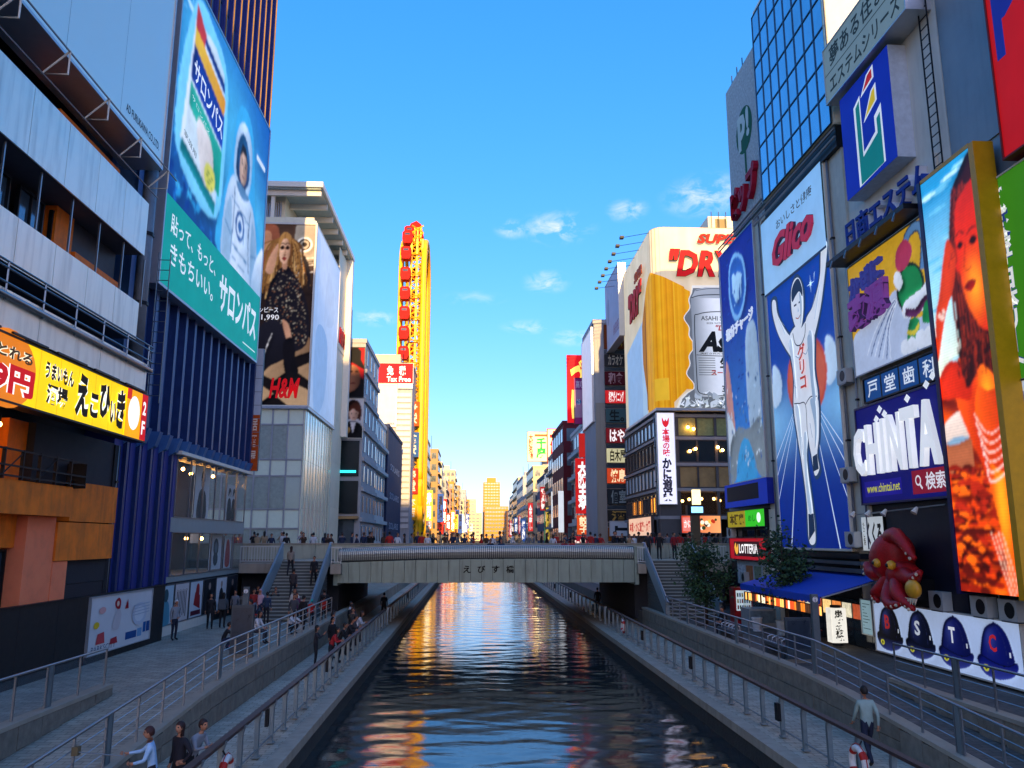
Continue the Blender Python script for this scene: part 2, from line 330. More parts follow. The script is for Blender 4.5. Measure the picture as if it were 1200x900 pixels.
# ---- canal water: real ripples with crests across the canal
def build_water():
    rng = np.random.default_rng(3)
    xs = np.linspace(QL - .4, QR + .4, 70); ys = np.concatenate([np.linspace(14, 116, 900), np.linspace(122, 420, 120)])
    X, Y = np.meshgrid(xs, ys); Z = np.zeros_like(X)
    for i in range(60):
        lam = rng.uniform(.42, 2.2); th = rng.normal(math.pi/2, .38); k = 2*math.pi/lam; a = .0062 * lam ** .95 * rng.uniform(.4, 1.1)
        Z += a * np.sin(k*(np.cos(th)*X + np.sin(th)*Y) + rng.uniform(0, 6.28)) * (.6 + .4*np.sin(X*rng.uniform(.1, .5) + Y*rng.uniform(.03, .2) + rng.uniform(0, 6)))
    pm = .5 + .5*np.sin(X*.31 + 2.1*np.sin(Y*.06)) * np.sin(Y*.13 + 1.7*np.sin(X*.22)); Z *= .12 + .16*pm
    nx = len(xs); v = np.stack([X, Y, Z], -1).reshape(-1, 3)
    j, i = np.meshgrid(np.arange(len(ys)-1), np.arange(nx-1), indexing='ij'); a = (j*nx+i).ravel()
    f = np.stack([a, a+1, a+nx+1, a+nx], -1)
    me = bpy.data.meshes.new('canal_water'); me.from_pydata(v.tolist(), [], f.tolist()); me.polygons.foreach_set('use_smooth', [True]*len(f))
    m = bpy.data.materials.new('canal_water'); m.use_nodes = True; t = m.node_tree; b = t.nodes['Principled BSDF']
    b.inputs['Base Color'].default_value = (.014, .024, .026, 1); b.inputs['Roughness'].default_value = .015; b.inputs['IOR'].default_value = 1.33; b.inputs['Specular IOR Level'].default_value = .5
    tx = t.nodes.new('ShaderNodeTexCoord'); mp = t.nodes.new('ShaderNodeMapping'); mp.inputs['Scale'].default_value = (.7, 2.2, 1); t.links.new(tx.outputs['Object'], mp.inputs[0])
    n = t.nodes.new('ShaderNodeTexNoise'); n.inputs['Scale'].default_value = 3.6; n.inputs['Detail'].default_value = 6; t.links.new(mp.outputs[0], n.inputs[0])
    bp = t.nodes.new('ShaderNodeBump'); bp.inputs['Strength'].default_value = .09; bp.inputs['Distance'].default_value = .05; t.links.new(n.outputs[0], bp.inputs['Height']); t.links.new(bp.outputs[0], b.inputs['Normal'])
    me.materials.append(m); tag(obj('water', me), 'dark rippled canal water between the two quays', kind='structure')
build_water()
# ---- quays, ramps, promenades
for sgn, q, w, u, f, nm in ((-1, QL, WL, UL, LX, 'left'), (1, QR, WR, UR, RX, 'right')):
    x = sorted
    a, b = x((q, w)); MB().box(a, b, -12, 300, -1.2, ZQ).build('walkway', PAVE2, kind='structure', label='paved lower walkway along the %s edge of the canal' % nm)
    e0, e1 = x((q - sgn*.08, q + sgn*.34)); MB().box(e0, e1, -12, 300, ZQ - .22, ZQ + .03).build('quay_kerb', CONC, kind='structure', label='pale stone kerb on the %s canal quay' % nm)
    a, b = x((q - sgn*.04, q + sgn*.02)); MB().box(a, b, -12, 300, -1.2, ZQ - .22).build('quay_wall', mat('wet_stone', '#3a3f3c', .6, 0, var=.5, scale=2.5, bump=.6, dirt=.5), kind='structure', label='dark wet stone wall of the %s quay' % nm)
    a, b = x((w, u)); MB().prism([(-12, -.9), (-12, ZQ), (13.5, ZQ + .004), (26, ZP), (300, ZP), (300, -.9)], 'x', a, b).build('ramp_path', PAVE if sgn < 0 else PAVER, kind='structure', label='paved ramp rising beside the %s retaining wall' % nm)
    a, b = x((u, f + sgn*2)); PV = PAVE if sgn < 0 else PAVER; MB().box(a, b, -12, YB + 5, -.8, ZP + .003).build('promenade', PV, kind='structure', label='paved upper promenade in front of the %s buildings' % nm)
    MB().box(a, b, YB + 5, 300, -.8, ZP + .002).build('promenade', PAVE, kind='structure', label='promenade beyond the bridge on the %s bank' % nm)
    far = f + sgn*2
    a, b = x((far + (-sgn*2 if 0 else 0), sgn*900)); MB().box(a, b, YB + 1, 690, -.6, ZS).build('ground', GROUND, kind='structure', label='street level ground behind the %s bank' % nm)
    MB().box(a, b, -260, YB + 1, -.6, ZP - .01).build('ground', GROUND, kind='structure', label='low ground behind the near %s buildings' % nm)
    # low retaining wall of stone blocks with a coping (one thing per bank); blocks sit proud of a dark core
    for xw, ya, yb2, top, title in ((w, 13.6, YB - .2, lambda y: rampz(y) + .2, 'between ramp and lower walkway'), (u, 9., 25.5, lambda y: ZP + .2, 'holding up the promenade beside the ramp')):
        wall = empty('retaining_wall', (xw, ya, ZQ), 'low grey stone wall on the %s bank %s' % (nm, title), 'wall')
        core = MB((xw, ya, ZQ)); ys = np.linspace(ya, yb2, 12)
        pts = [(y, top(y) - .02) for y in ys] + [(yb2, .6), (ya, .6)]; core.prism(pts, 'x', *x((xw + sgn*.02, xw + sgn*.28))).build('wall_core', DARKM, wall)
        cp = MB((xw, ya, ZQ))
        for y0, y1 in zip(ys[:-1], ys[1:]): cp.prism([(y0, top(y0)), (y1, top(y1)), (y1, top(y1)+.1), (y0, top(y0)+.1)], 'x', *x((xw - sgn*.06, xw + sgn*.32)))
        cp.build('coping', COPE, wall)
        y = ya; r = 0
        while y < yb2 - .3:
            L = .85 + .25*random.random(); y1 = min(y + L, yb2); base = (ZQ if xw == w else rampz((y+y1)/2)) + .0; H = top((y+y1)/2) - base; nr = max(1, int(round(H/.45)))
            if H > .12:
                for k in range(nr):
                    z0 = base + H*k/nr; z1 = base + H*(k+1)/nr; off = (.4*L if k % 2 else 0)
                    g = .012; pr = sgn*.02*random.random()
                    m = MB((xw, ya, ZQ)); m.box(*x((xw - sgn*.035 - pr, xw + sgn*.1)), y + g, y1 - g, z0 + g, z1 - g); m.build('stone_block', STONE, wall)
            y = y1
MB().box(-900, 900, 690, 2600, -.6, ZS - .01).build('ground', GROUND, kind='structure', label='far ground at the end of the canal')
MB().box(QL - .3, QR + .3, 415, 692, -.6, 1.2).build('canal_end', CONC, kind='structure', label='far end of the canal')
MB().box(-900, 900, -262, -12, -.6, ZP).build('ground', GROUND, kind='structure', label='ground behind the viewer')
# ---- bridge
def bridge():
    o = (1, YB, 0); r = empty('bridge', o, 'grey panelled road bridge with ribbed rounded balustrade crossing the canal', 'bridge')
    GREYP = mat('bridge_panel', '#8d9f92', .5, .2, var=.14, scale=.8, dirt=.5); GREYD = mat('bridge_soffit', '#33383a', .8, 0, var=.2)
    RIB = mat('balustrade_rib', '#c3c9be', .4, .3, var=.1, scale=4)
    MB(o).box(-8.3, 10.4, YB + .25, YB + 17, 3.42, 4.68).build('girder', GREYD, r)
    MB(o).box(-26, 30, YB + 3.4, YB + 17.2, 4.3, ZS).build('deck', PAVE2, r)
    def top(x): return 5.58 - (.0016*(x-3)**2 if x < 3 else .001*(x-3)**2)
    n = 27; xs = np.linspace(-8.35, 10.3, n + 1)
    for i in range(n):          # fascia panels, each a plate with an open joint
        a, b = xs[i] + .012, xs[i+1] - .012; za, zb = top(a) - .80, top(b) - .80
        MB(o).add([(a,YB,3.34),(b,YB,3.34),(b,YB,zb),(a,YB,za),(a,YB+.2,3.34),(b,YB+.2,3.34),(b,YB+.2,zb),(a,YB+.2,za)],
                  [(0,1,2,3),(4,7,6,5),(0,4,5,1),(1,5,6,2),(2,6,7,3),(3,7,4,0)]).build('fascia_panel', GREYP, r)
    for x0, s in ((-8.55, 1), (10.3, -1)): MB(o).box(x0, x0 + .25, YB - .12, YB + 3, 3.2, top(x0) + .02).build('end_post', GREYP, r)
    # rounded balustrade core and its ribs
    prof = [(0, -.76), (-.16, -.7), (-.30, -.52), (-.36, -.34), (-.30, -.14), (-.14, -.02), (.1, 0), (.24, -.1), (.24, -.76)]
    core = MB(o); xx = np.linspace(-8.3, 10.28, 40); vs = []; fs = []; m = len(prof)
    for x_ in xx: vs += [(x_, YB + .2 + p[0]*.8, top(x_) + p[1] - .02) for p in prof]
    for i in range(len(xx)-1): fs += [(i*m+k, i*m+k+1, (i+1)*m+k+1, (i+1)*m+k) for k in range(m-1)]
    core.add(vs, fs).build('balustrade_core', mat('balustrade_core_grey', '#6d7577', .6, .2), r)  # core in a darker grey than the ribs
    ribs = MB(o)
    for x_ in np.linspace(-8.22, 10.2, 150):
        h = .032; vs = []
        for dx in (-h, h): vs += [(x_ + dx, YB + .17 + p[0], top(x_) + p[1] + .01) for p in prof[:7]]
        for dx in (-h, h): vs += [(x_ + dx, YB + .26 + p[0]*.7, top(x_) + p[1]*.9 - .06) for p in prof[:7]]
        fs = [(k, k+1, 8+k, 7+k) for k in range(6)] + [(k, 14+k, 15+k, k+1) for k in range(6)] + [(7+k, 8+k, 22+k, 21+k) for k in range(6)]
        ribs.add(vs, fs)
    ribs.build('balustrade_ribs', RIB, r, kind='stuff')
    MB(o).tube([(x_, YB + .2, top(x_) + .02) for x_ in xx], .055, 8).build('handrail', STEEL, r, smooth=True)
    PP = mat('parapet_panel', '#a9b3a2', .55, .1, var=.14, scale=1, dirt=.45)
    for i in range(31):         # upper parapet at the street edge
        x0 = -24 + i*1.5
        MB(o).box(x0 + .012, x0 + 1.488, YB + 3.9, YB + 4.15, 4.2, 5.66).build('parapet_panel', PP, r)
    MB(o).box(-24, 22.6, YB + 3.82, YB + 4.23, 5.665, 5.75).build('parapet_coping', COPE, r)
    MB(o).box(-24, 22.6, YB + 16.9, YB + 17.15, 4.7, 5.6).build('far_parapet', PP, r)
    P = Panel('F', YB - .0, -8.3, 10.3, 3.34, 4.75); a = Art(P)
    for i, ch in enumerate('えびす橋'):
        s = (-.53 + i*.9 + 8.3)/18.6; a.text(ch, s, .42, s + .026, .74, '#1a1c1c', .02, depth=.03)
    a.build('lettering', PRINT, r)
    for x0, x1, nm in ((-14.5, -8.4, 'left'), (10.5, 16.4, 'right')):
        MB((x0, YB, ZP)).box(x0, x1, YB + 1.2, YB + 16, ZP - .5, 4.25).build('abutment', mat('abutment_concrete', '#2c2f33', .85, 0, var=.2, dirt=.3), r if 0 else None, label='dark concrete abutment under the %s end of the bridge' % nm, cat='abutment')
bridge()
# ---- stairs from the promenade up to the bridge
def stairs(x0, x1, label, side):
    o = ((x0+x1)/2, YB - 5.6, ZP); r = empty('staircase', o, label, 'stairs'); n = 18; rise = (ZS - ZP)/n; run = 5.6/n
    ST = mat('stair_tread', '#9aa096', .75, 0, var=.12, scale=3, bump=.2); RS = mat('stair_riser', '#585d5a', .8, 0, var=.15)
    for i in range(n):
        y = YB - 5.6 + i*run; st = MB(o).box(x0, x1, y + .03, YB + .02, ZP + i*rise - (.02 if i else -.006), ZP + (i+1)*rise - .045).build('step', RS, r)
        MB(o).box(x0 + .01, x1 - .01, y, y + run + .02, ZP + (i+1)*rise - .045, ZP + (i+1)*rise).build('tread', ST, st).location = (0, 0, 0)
    PN = mat('stair_side_panel', '#8fa0a6', .45, .3, var=.1)
    for xs in (x0 - .1, x1 + .1):
        MB(o).add([(xs-.09, YB-5.75, ZP+.05), (xs-.09, YB, ZS+.05), (xs-.09, YB, ZS+1.0), (xs-.09, YB-5.75, ZP+.95), (xs+.09, YB-5.75, ZP+.05), (xs+.09, YB, ZS+.05), (xs+.09, YB, ZS+1.0), (xs+.09, YB-5.75, ZP+.95)],
                  [(0,1,2,3),(4,7,6,5),(0,4,5,1),(1,5,6,2),(2,6,7,3),(3,7,4,0)]).build('side_panel', PN, r)
        MB(o).tube([(xs, YB-6.1, ZP+.98), (xs, YB-5.75, ZP+1.02), (xs, YB, ZS+1.08), (xs, YB+.5, ZS+1.08)], .06, 8).build('handrail', STEEL, r, smooth=True)
    MB(o).box(x0, x1, YB, YB + 3.9, 4.3, ZS).build('landing', PAVE2, r)
stairs(-11.7, -8.95, 'pale stone stairs on the left bank climbing to the bridge', 'left')
stairs(11.1, 13.9, 'pale stone stairs on the right bank, partly behind a dark tree', 'right')
def white_rail(x0, x1, y, z, label):
    o = ((x0+x1)/2, y, z); r = empty('baluster_fence', o, label, 'fence'); n = int((x1-x0)/.17)
    WH = mat('white_metal_rail', '#c3cbc8', .45, .2, var=.06)
    MB(o).box(x0, x1, y-.04, y+.04, z+.98, z+1.05).build('top_rail', WH, r); MB(o).box(x0, x1, y-.03, y+.03, z+.1, z+.15).build('bottom_rail', WH, r)
    for i in range(n + 1):
        x_ = x0 + .03 + (x1-x0-.06)*i/n; MB(o).box(x_-.018, x_+.018, y-.018, y+.018, z if i in (0, n) else z+.15, z+.98).build('baluster', WH, r)
    MB(o).box(x0, x1, y-.12, y+1.4, z-.6, z-.002).build('ledge', CONC, r)
white_rail(-14.4, -11.95, YB + .1, 4.55, 'white baluster fence beside the top of the left stairs')
white_rail(-8.7, -8.4+.35, YB - .45, 4.5, 'short white baluster fence at the left end of the bridge')
white_rail(10.42, 10.95, YB - .45, 4.5, 'short white baluster fence at the right end of the bridge')
white_rail(14.2, 16.3, YB + .1, 4.55, 'white baluster fence beside the top of the right stairs')
# ================================================================== building helpers
def fbox(mb, side, c, a0, a1, z0, z1, d0, d1):
    """box on an upright plane: a along the wall, z up, d outwards"""
    if side == 'L': return mb.box(c + d0, c + d1, a0, a1, z0, z1)
    if side == 'R': return mb.box(c - d1, c - d0, a0, a1, z0, z1)
    return mb.box(a0, a1, c - d1, c - d0, z0, z1)
def part(name, r, m, side, c, a0, a1, z0, z1, d0, d1, parent=None):
    b = MB(tuple(r.location)); fbox(b, side, c, a0, a1, z0, z1, d0, d1); return b.build(name, m, parent or r)
def window(r, side, c, a0, a1, z0, z1, glass, frame, d=.0, fw=.07, rec=.10, mull=0, trans=0):
    """frame standing proud of the wall plane with a recessed pane (sub-part)"""
    b = MB(tuple(r.location))
    for q in ((a0, a1, z0, z0+fw), (a0, a1, z1-fw, z1), (a0, a0+fw, z0+fw, z1-fw), (a1-fw, a1, z0+fw, z1-fw)): fbox(b, side, c, *q, d - rec, d + .03)
    for k in range(mull): x_ = a0 + (a1-a0)*(k+1)/(mull+1); fbox(b, side, c, x_-fw*.35, x_+fw*.35, z0+fw, z1-fw, d - rec, d + .02)
    for k in range(trans): z_ = z0 + (z1-z0)*(k+1)/(trans+1); fbox(b, side, c, a0+fw, a1-fw, z_-fw*.35, z_+fw*.35, d - rec, d + .015)
    w = b.build('window', frame, r); p = MB(tuple(r.location)); fbox(p, side, c, a0+fw*.5, a1-fw*.5, z0+fw*.5, z1-fw*.5, d - rec - .02, d - rec + .03); p.build('pane', glass, w); return w
def lamp_mat(name, col, e): return mat(name, col, .5, emit=e, var=.1)
WARM = lamp_mat('warm_lamp', '#ffb45a', 9.); WARMW = lamp_mat('lit_window', '#ff9a30', 1.6); 
# ================================================================== LEFT BANK
# ---- near building: white bands over an orange wall
WARMD = mat('dim_lit_window', '#b8743a', .4, emit=.35, var=.6, scale=2)
def near_left():
    o = (LX, 20, ZP); r = empty('building', o, 'orange and white banded building at the near left', 'building')
    WB = mat('white_band', '#f6efdd', .36, .55, var=.08, scale=.6, dirt=.38); OR = mat('orange_render', '#f27d18', .75, 0, var=.3, scale=1.4, bump=.35, dirt=.5)
    PK = mat('pink_render', '#ff8a5c', .75, 0, var=.15, scale=2, bump=.3); DK = mat('dark_recess_wall', '#1b1a1d', .8, 0, var=.2); ORP = mat('orange_panel', '#f57a10', .6, 0, var=.2, dirt=.3)
    Y0 = 12.
    part('wall', r, DK, 'L', LX - 1.2, Y0, 33.4, ZP, 36, -12, 0)
    part('end_wall', r, DK, 'L', LX, 32.9, 33.4, ZP, 9.7, -1.2, .3)
    # white bands made of panels
    for (z0, z1, x1, ye, n) in ((17.15, 19.35, 1.3, 31.6, 9), (13.68, 15.15, 1.3, 31.5, 9), (11.75, 12.85, 1.5, 32.3, 5)):
        band = part('spandrel_band', r, mat('band_core', '#5a5d66', .7), 'L', LX, Y0, ye - .02, z0 + .02, z1 - .02, -1.2, x1 - .06)
        for i in range(n):
            a = Y0 + (ye - Y0)*i/n; b = Y0 + (ye - Y0)*(i+1)/n
            part('band_panel', r, WB, 'L', LX, a + .012, b - .012, z0, z1, x1 - .055, x1, band)
        part('end_panel', r, WB, 'F', ye, LX - .6, LX + x1 - .02, z0 + .03, z1 - .03, -.02, .0, band) if 0 else None
    # window strips
    G = mat('office_glass', '#5a7286', .05, .55, var=.3, spec=.9)
    for (z0, z1) in ((15.17, 17.13),):
        for i in range(10):
            a = 12.5 + i*2.0
            if a < 27: window(r, 'L', LX, a, a + 1.5, z0 + .1, z1 - .2, G, DARKM, d=.25, mull=1)
            part('soffit_post', r, STEEL, 'L', LX, a + 1.5, a + 1.56, z0, z1, 1.1, 1.16)
        part('orange_pier', r, ORP, 'L', LX, 26.6, 27.8, z0, z1, -.8, .35)
        part('orange_dado', r, ORP, 'L', LX, 27.8, 31.3, z0, z0 + .75, -.8, .5); part('shutter', r, mat('slate_shutter', '#20222c', .5), 'L', LX, 27.8, 31.3, z0 + .75, z1, -.8, .3)
    part('orange_dado', r, ORP, 'L', LX, 26.4, 31.2, 19.4, 20.6, -.8, .2)
    for i in range(6): window(r, 'L', LX, 12.5 + i*2.4, 14.5 + i*2.4, 19.5, 21.2, G, DARKM, d=-.6)
    # dining terrace
    DB = mat('dark_timber', '#15100e', .6, 0, var=.3, scale=5)
    for i in range(6):
        a = 12.3 + i*2.1; window(r, 'L', LX, a, a + 1.7, 7.9, 9.6, WARMD if i in (1, 4) else G, DB, d=-.05, mull=1, trans=2)
    part('timber_pier', r, ORP, 'L', LX, 25.9, 27.0, 7.8, 9.75, -1.2, .0); part('dark_panel', r, mat('slate_wall', '#1d2029', .7, 0, var=.15), 'L', LX, 27., 32.9, 7.85, 9.75, -1.2, .25)
    part('terrace_slab', r, OR, 'L', LX, Y0, 28.6, 6.75, 7.75, -1.2, .85)
    bal = MB(o)
    for z in (7.85, 8.15, 8.62): bal.box(LX + .86, LX + .93, Y0, 29.3, z - .025, z + .025)
    balo = bal.build('balcony_rail', DB, r)
    for i in range(17):
        y = 12.2 + i; MB(o).box(LX + .84, LX + .94, y, y + .06, 7.75, 8.66).build('baluster', DB, balo)
    for i in range(0, 16, 2):
        y = 12.2 + i; MB(o).tube([(LX+.9, y, 7.85), (LX+.9, y+1, 8.55)], .025, 5).build('brace', DB, balo)
    part('balcony_end', r, DB, 'F', 29.3, LX, LX + .93, 7.75, 8.62, -.04, 0)
    # orange wall blocks
    part('orange_wall', r, OR, 'L', LX, 29.3, 33.0, 6.62, 8.0, -1.2, .5); part('orange_wall', r, OR, 'L', LX, 28.6, 32.98, 5.28, 6.58, -1.2, .49)
    part('orange_lintel', r, OR, 'L', LX, Y0, 26.75, 5.75, 6.75, -1.2, .1)
    part('pink_pier', r, PK, 'L', LX, 26.8, 28.58, ZP, 6.74, -1.2, .42); part('pink_pier_foot', r, PK, 'L', LX, 28.6, 29.6, ZP, 5.26, -1.2, .44); part('dark_shutter', r, mat('slate_wall', '#1d2029'), 'L', LX, 29.6, 32.95, 4.45, 5.27, -1.2, .3)
    part('dark_shutter', r, mat('slate_wall', '#1d2029'), 'L', LX, 29.6, 32.94, 3.9, 4.44, -1.2, .28)
    part('orange_block', r, ORP, 'L', LX, 29.6, 32.6, ZP + .2, 3.95, -1.2, .46)
    GR = mat('green_pane', '#4c5f4a', .25, 0, var=.3)
    for i in range(5): window(r, 'L', LX, 17.2 + i*1.95, 18.9 + i*1.95, 2.2, 5.7, GR if i % 2 else G, DB, d=-.1, mull=1)
    # hoarding
    hd = empty('hoarding', (LX + .6, 20, ZP), 'black painted hoarding along the foot of the orange building', 'hoarding')
    for i in range(11):
        a = Y0 + i*2.42; part('hoarding_board', hd, BLACKP, 'L', LX, a + .006, a + 2.414, ZP, 3.93, .5, .62)
    MB(tuple(hd.location)).box(LX + .48, LX + .66, Y0, 38.7, 3.935, 3.99).build('top_rail', DARKM, hd)
    # downlights under the sign
    for i, y in enumerate((17.6, 18.6, 20.8, 22.4, 23.0, 24.3, 25.0)):
        l = MB((LX + .2, y, 9.3)).tube([(LX+.2, y, 9.72), (LX+.2, y, 9.45)], .05, 8)
        lo_ = l.build('downlight', DARKM, None, label='small warm downlight over the dark terrace, %s from the left' % ORD[i], cat='lamp', group='downlights over the terrace')
        MB((LX + .2, y, 9.3)).ball((LX+.2, y, 9.42), .085, 8, 6).build('bulb', WARM, lo_)
    # pipe rail scaffold between second and third band
    s = empty('pipe_railing', (LX + 1.55, 20, 12.85), 'steel pipe railing standing on the lowest white band', 'railing')
    for z in (13.0, 13.42, 13.6): MB(tuple(s.location)).tube([(LX+1.55, Y0, z), (LX+1.55, 32.6, z)], .035, 6).build('pipe', STEEL, s)
    for i in range(11):
        y = 12.2 + i*2.0; MB(tuple(s.location)).tube([(LX+1.55, y, 12.5), (LX+1.55, y, 13.62)], .03, 6).build('upright', STEEL, s)
    MB(tuple(s.location)).tube([(LX+1.62, Y0, 12.62), (LX+1.62, 32.4, 12.62)], .09, 8).build('conduit', STEEL, s, smooth=True)
    # lamp brackets under the white billboard
    g = empty('lamp_bracket_rail', (LX + 1.9, 20, 19.4), 'steel rail with triangular lamp brackets under the white billboard', 'bracket rail')
    MB(tuple(g.location)).tube([(LX+2.0, Y0, 20.75), (LX+2.0, 32.4, 20.75)], .03, 6).build('rail', STEEL, g)
    MB(tuple(g.location)).tube([(LX+1.3, Y0, 19.95), (LX+1.3, 32.4, 19.95)], .03, 6).build('rail', STEEL, g)
    for i in range(7):
        y = 15.0 + i*2.75; MB(tuple(g.location)).tube([(LX+2., y, 20.8), (LX+2., y, 20.0), (LX+1.2, y, 20.0), (LX+2., y, 20.78)], .035, 5).build('bracket', WHITEP, g)
    # gap pipe and ladder at the far end
    dp = empty('drain_pipe', (LX + .9, 33.2, 9.8), 'wide grey drain pipe in the gap beside the white bands', 'pipe')
    MB(tuple(dp.location)).tube([(LX+.7, 33.0, 13), (LX+.7, 33.0, 22)], .28, 10).build('pipe_run', mat('pipe_grey', '#7d858c', .5, .3), dp, smooth=True)
    for z in (15.5, 18.5, 21.5): MB(tuple(dp.location)).tube([(LX+.7, 33.0, z), (LX+.7, 33.0, z+.15)], .33, 10).build('bracket', DARKM, dp)
    ld = empty('ladder', (LX + 1.1, 33.3, 9.8), 'thin steel ladder between the banded and the navy building', 'ladder')
    for x_ in (LX+1.1, LX+1.6): MB(tuple(ld.location)).tube([(x_, 33.5, 11.5), (x_, 33.5, 18)], .025, 5).build('stile', STEEL, ld)
    for i in range(14): MB(tuple(ld.location)).tube([(LX+1.1, 33.5, 11.8+i*.45), (LX+1.6, 33.5, 11.8+i*.45)], .02, 5).build('rung', STEEL, ld)
near_left()
# ---- navy finned building
def navy():
    o = (LX, 43, ZP); r = empty('building', o, 'tall navy building with vertical fins carrying the blue medicine billboard', 'building')
    NV = mat('navy_cladding', '#2a3a86', .5, .1, var=.15, scale=.8); NV2 = mat('steel_blue_cladding', '#4f7eb4', .35, .4, var=.15, scale=.8, dirt=.15); FIN = mat('dark_fin', '#253c6c', .4, .35, var=.2); SUNGOLD = mat('sun_gold_paint', '#8a6a35', .45, .3, var=.35, scale=.5)
    ye = 52.4
    part('wall', r, NV, 'L', LX, 33.45, 40.0, ZP, 10.6, -14, 0); part('wall', r, NV2, 'L', LX, 33.45, ye, 10.6, 24, -14, .0); part('wall', r, NV2, 'L', LX, 33.45, ye, 24, 50, -14, .0)
    part('core', r, DARKM, 'L', LX, 40., ye - .1, ZP, 10.6, -14, -3.2)
    for i in range(15):
        y = 34.3 + i*1.28
        part('fin', r, FIN, 'L', LX, y, y + .28, 10.75, 24, 0, .34)
        if y < 40: part('fin', r, FIN, 'L', LX, y, y + .2, ZP, 10.55, 0, .16); part('seam', r, NV, 'L', LX, y + .62, y + .68, ZP, 10.5, 0, .05)
        part('upper_fin', r, NV, 'L', LX, y, y + .3, 24, 50, 0, .26); part('sun_gold_edge', r, SUNGOLD, 'L', LX, y + .11, y + .19, 24, 50, .26, .32)  # gold strips put sunlight on the fin edges into the colour
        MB(o).add([(LX, y-.05, 10.75), (LX+.5, y-.05, 10.75), (LX+.3, y-.05, 10.1), (LX, y-.05, 9.9), (LX, y+.33, 10.75), (LX+.5, y+.33, 10.75), (LX+.3, y+.33, 10.1), (LX, y+.33, 9.9)],
                  [(0,1,2,3),(7,6,5,4),(0,4,5,1),(1,5,6,2),(2,6,7,3),(3,7,4,0)]).build('fin_bracket', NV2, r)
    for i in range(7): part('floor_line', r, FIN, 'L', LX, 33.5, ye - .05, 26 + i*3.3, 26.4 + i*3.3, 0, .05)
    # glass shop: two upper storeys and a row of poster windows at promenade level
    SG = mat('shop_glass', '#9fb4b0', .04, 0, var=.1, spec=.9, alpha=.10); SLAB = mat('shop_slab', '#8f9c9b', .5, .1, var=.1); INT = mat('shop_interior', '#54483c', .8, 0, var=.4, scale=1.5)
    part('back_wall', r, INT, 'L', LX, 40.1, ye - .2, ZP, 10.1, -3.2, -3.0)
    part('canopy', r, WHITEP, 'L', LX, 39.9, ye + .5, 10.05, 10.22, -1, .45)
    for z0, z1 in ((6.35, 7.05), (3.98, 4.25)): part('slab', r, SLAB, 'L', LX, 40.05, ye + .3, z0, z1, -3.1, .12)
    part('pier', r, NV, 'L', LX, 39.95, 40.3, ZP, 10.05, -3, .1)
    for (z0, z1, nm) in ((7.05, 10.05, 'u'), (4.25, 6.35, 'l')):
        for i in range(6):
            a = 40.3 + i*2.05; window(r, 'L', LX, a, a + 2.03, z0, z1, SG, STEEL, d=.12, fw=.04, rec=.04)
        for i in range(3): part('end_pane', r, SG, 'F', ye + .3, LX - 3 + i*1.0, LX - 2.03 + i*1.0, z0, z1, -.03, 0)
    # warm shop lamps inside
    for i in range(8):
        for z in ((9.75,) if i % 2 else (9.6, 6.05) if i in (0, 4, 6) else (9.8,)):
            l = MB((LX-1.2, 41+i*1.3, z)); l.tube([(LX-1.2, 41+i*1.3, z), (LX-1.2, 41+i*1.3, z+.28)], .03, 5)
            q = l.build('pendant_lamp', DARKM, None, label='tiny warm pendant lamp in the %s storey of the glass shop, %s from the left' % ('upper' if z > 8 else 'lower', ORD[i]), cat='lamp', group='pendant lamps in the glass shop'); MB((LX-1.2, 41+i*1.3, z)).ball((LX-1.2, 41+i*1.3, z), .1, 6, 5).build('bulb', WARM, q)
    # big black and white fashion prints hanging behind the glass
    for k, (a, b, z0, z1, nm) in enumerate(((44.5, 46.9, 7.15, 9.95, 'upper storey, pale figure in a dark jacket'), (50.2, 52.3, 7.15, 9.3, 'upper storey far end, two dark figures'), (47.6, 50., 4.3, 6.3, 'lower storey, sunglasses on white'), (50.4, 51.8, 4.3, 6.2, 'lower storey, red bag'))):
        P = Panel('L', LX - .35, a, b, z0, z1); s = sign('hanging_print', P, 'shop window print in the %s' % nm, 'print', .04); A = Art(P)
        A.rect(0, 0, 1, 1, '#d9dcdb'); 
        if k == 0: A.blob([(.2,0),(.25,.4),(.4,.55),(.6,.55),(.78,.4),(.8,0)], '#23262a'); A.ell(.5,.68,.13,None,'#b9aea5'); A.blob([(.38,.7),(.4,.86),(.5,.92),(.62,.86),(.63,.7),(.5,.8)], '#2a2522'); A.poly([(.45,.55),(.5,.2),(.56,.55)], '#e8e8e8')
        if k == 1:
            for x_ in (.3, .72): A.blob([(x_-.2,0),(x_-.16,.5),(x_,.62),(x_+.16,.5),(x_+.2,0)], '#17181a'); A.ell(x_,.74,.1,None,'#cfc6bf'); A.blob([(x_-.13,.66),(x_-.1,.86),(x_,.9),(x_+.12,.84),(x_+.12,.64),(x_+.05,.8)], '#151210')
        if k == 2: A.ell(.5,.62,.2,.26,'#1a1c1e'); A.ell(.5,.3,.18,.2,'#30343a'); A.ell(.5,.62,.12,.16,'#5c6670')
        if k == 3: A.blob([(.2,.1),(.25,.7),(.5,.9),(.8,.7),(.85,.1)], '#b3281e')
        A.build('artwork', PRINT, s)
    # poster windows at promenade level
    pw = empty('poster_window_row', (LX + .1, 45, ZP), 'row of fashion poster windows at promenade level under the glass shop', 'shop window')
    part('backing', pw, DARKM, 'L', LX, 38.8, ye, ZP, 3.95, -.4, .1); part('plinth', pw, WHITEP, 'L', LX, 38.85, 47.2, ZP, 2.0, .1, .16)
    cols = [('#a9c3cc', '#31545c'), ('#c9c3c0', '#37343a'), ('#c4ccd0', '#9b2a2c'), ('#22242a', '#101216'), ('#d8d8d6', '#2c2c30'), ('#30343c', '#14161a')]
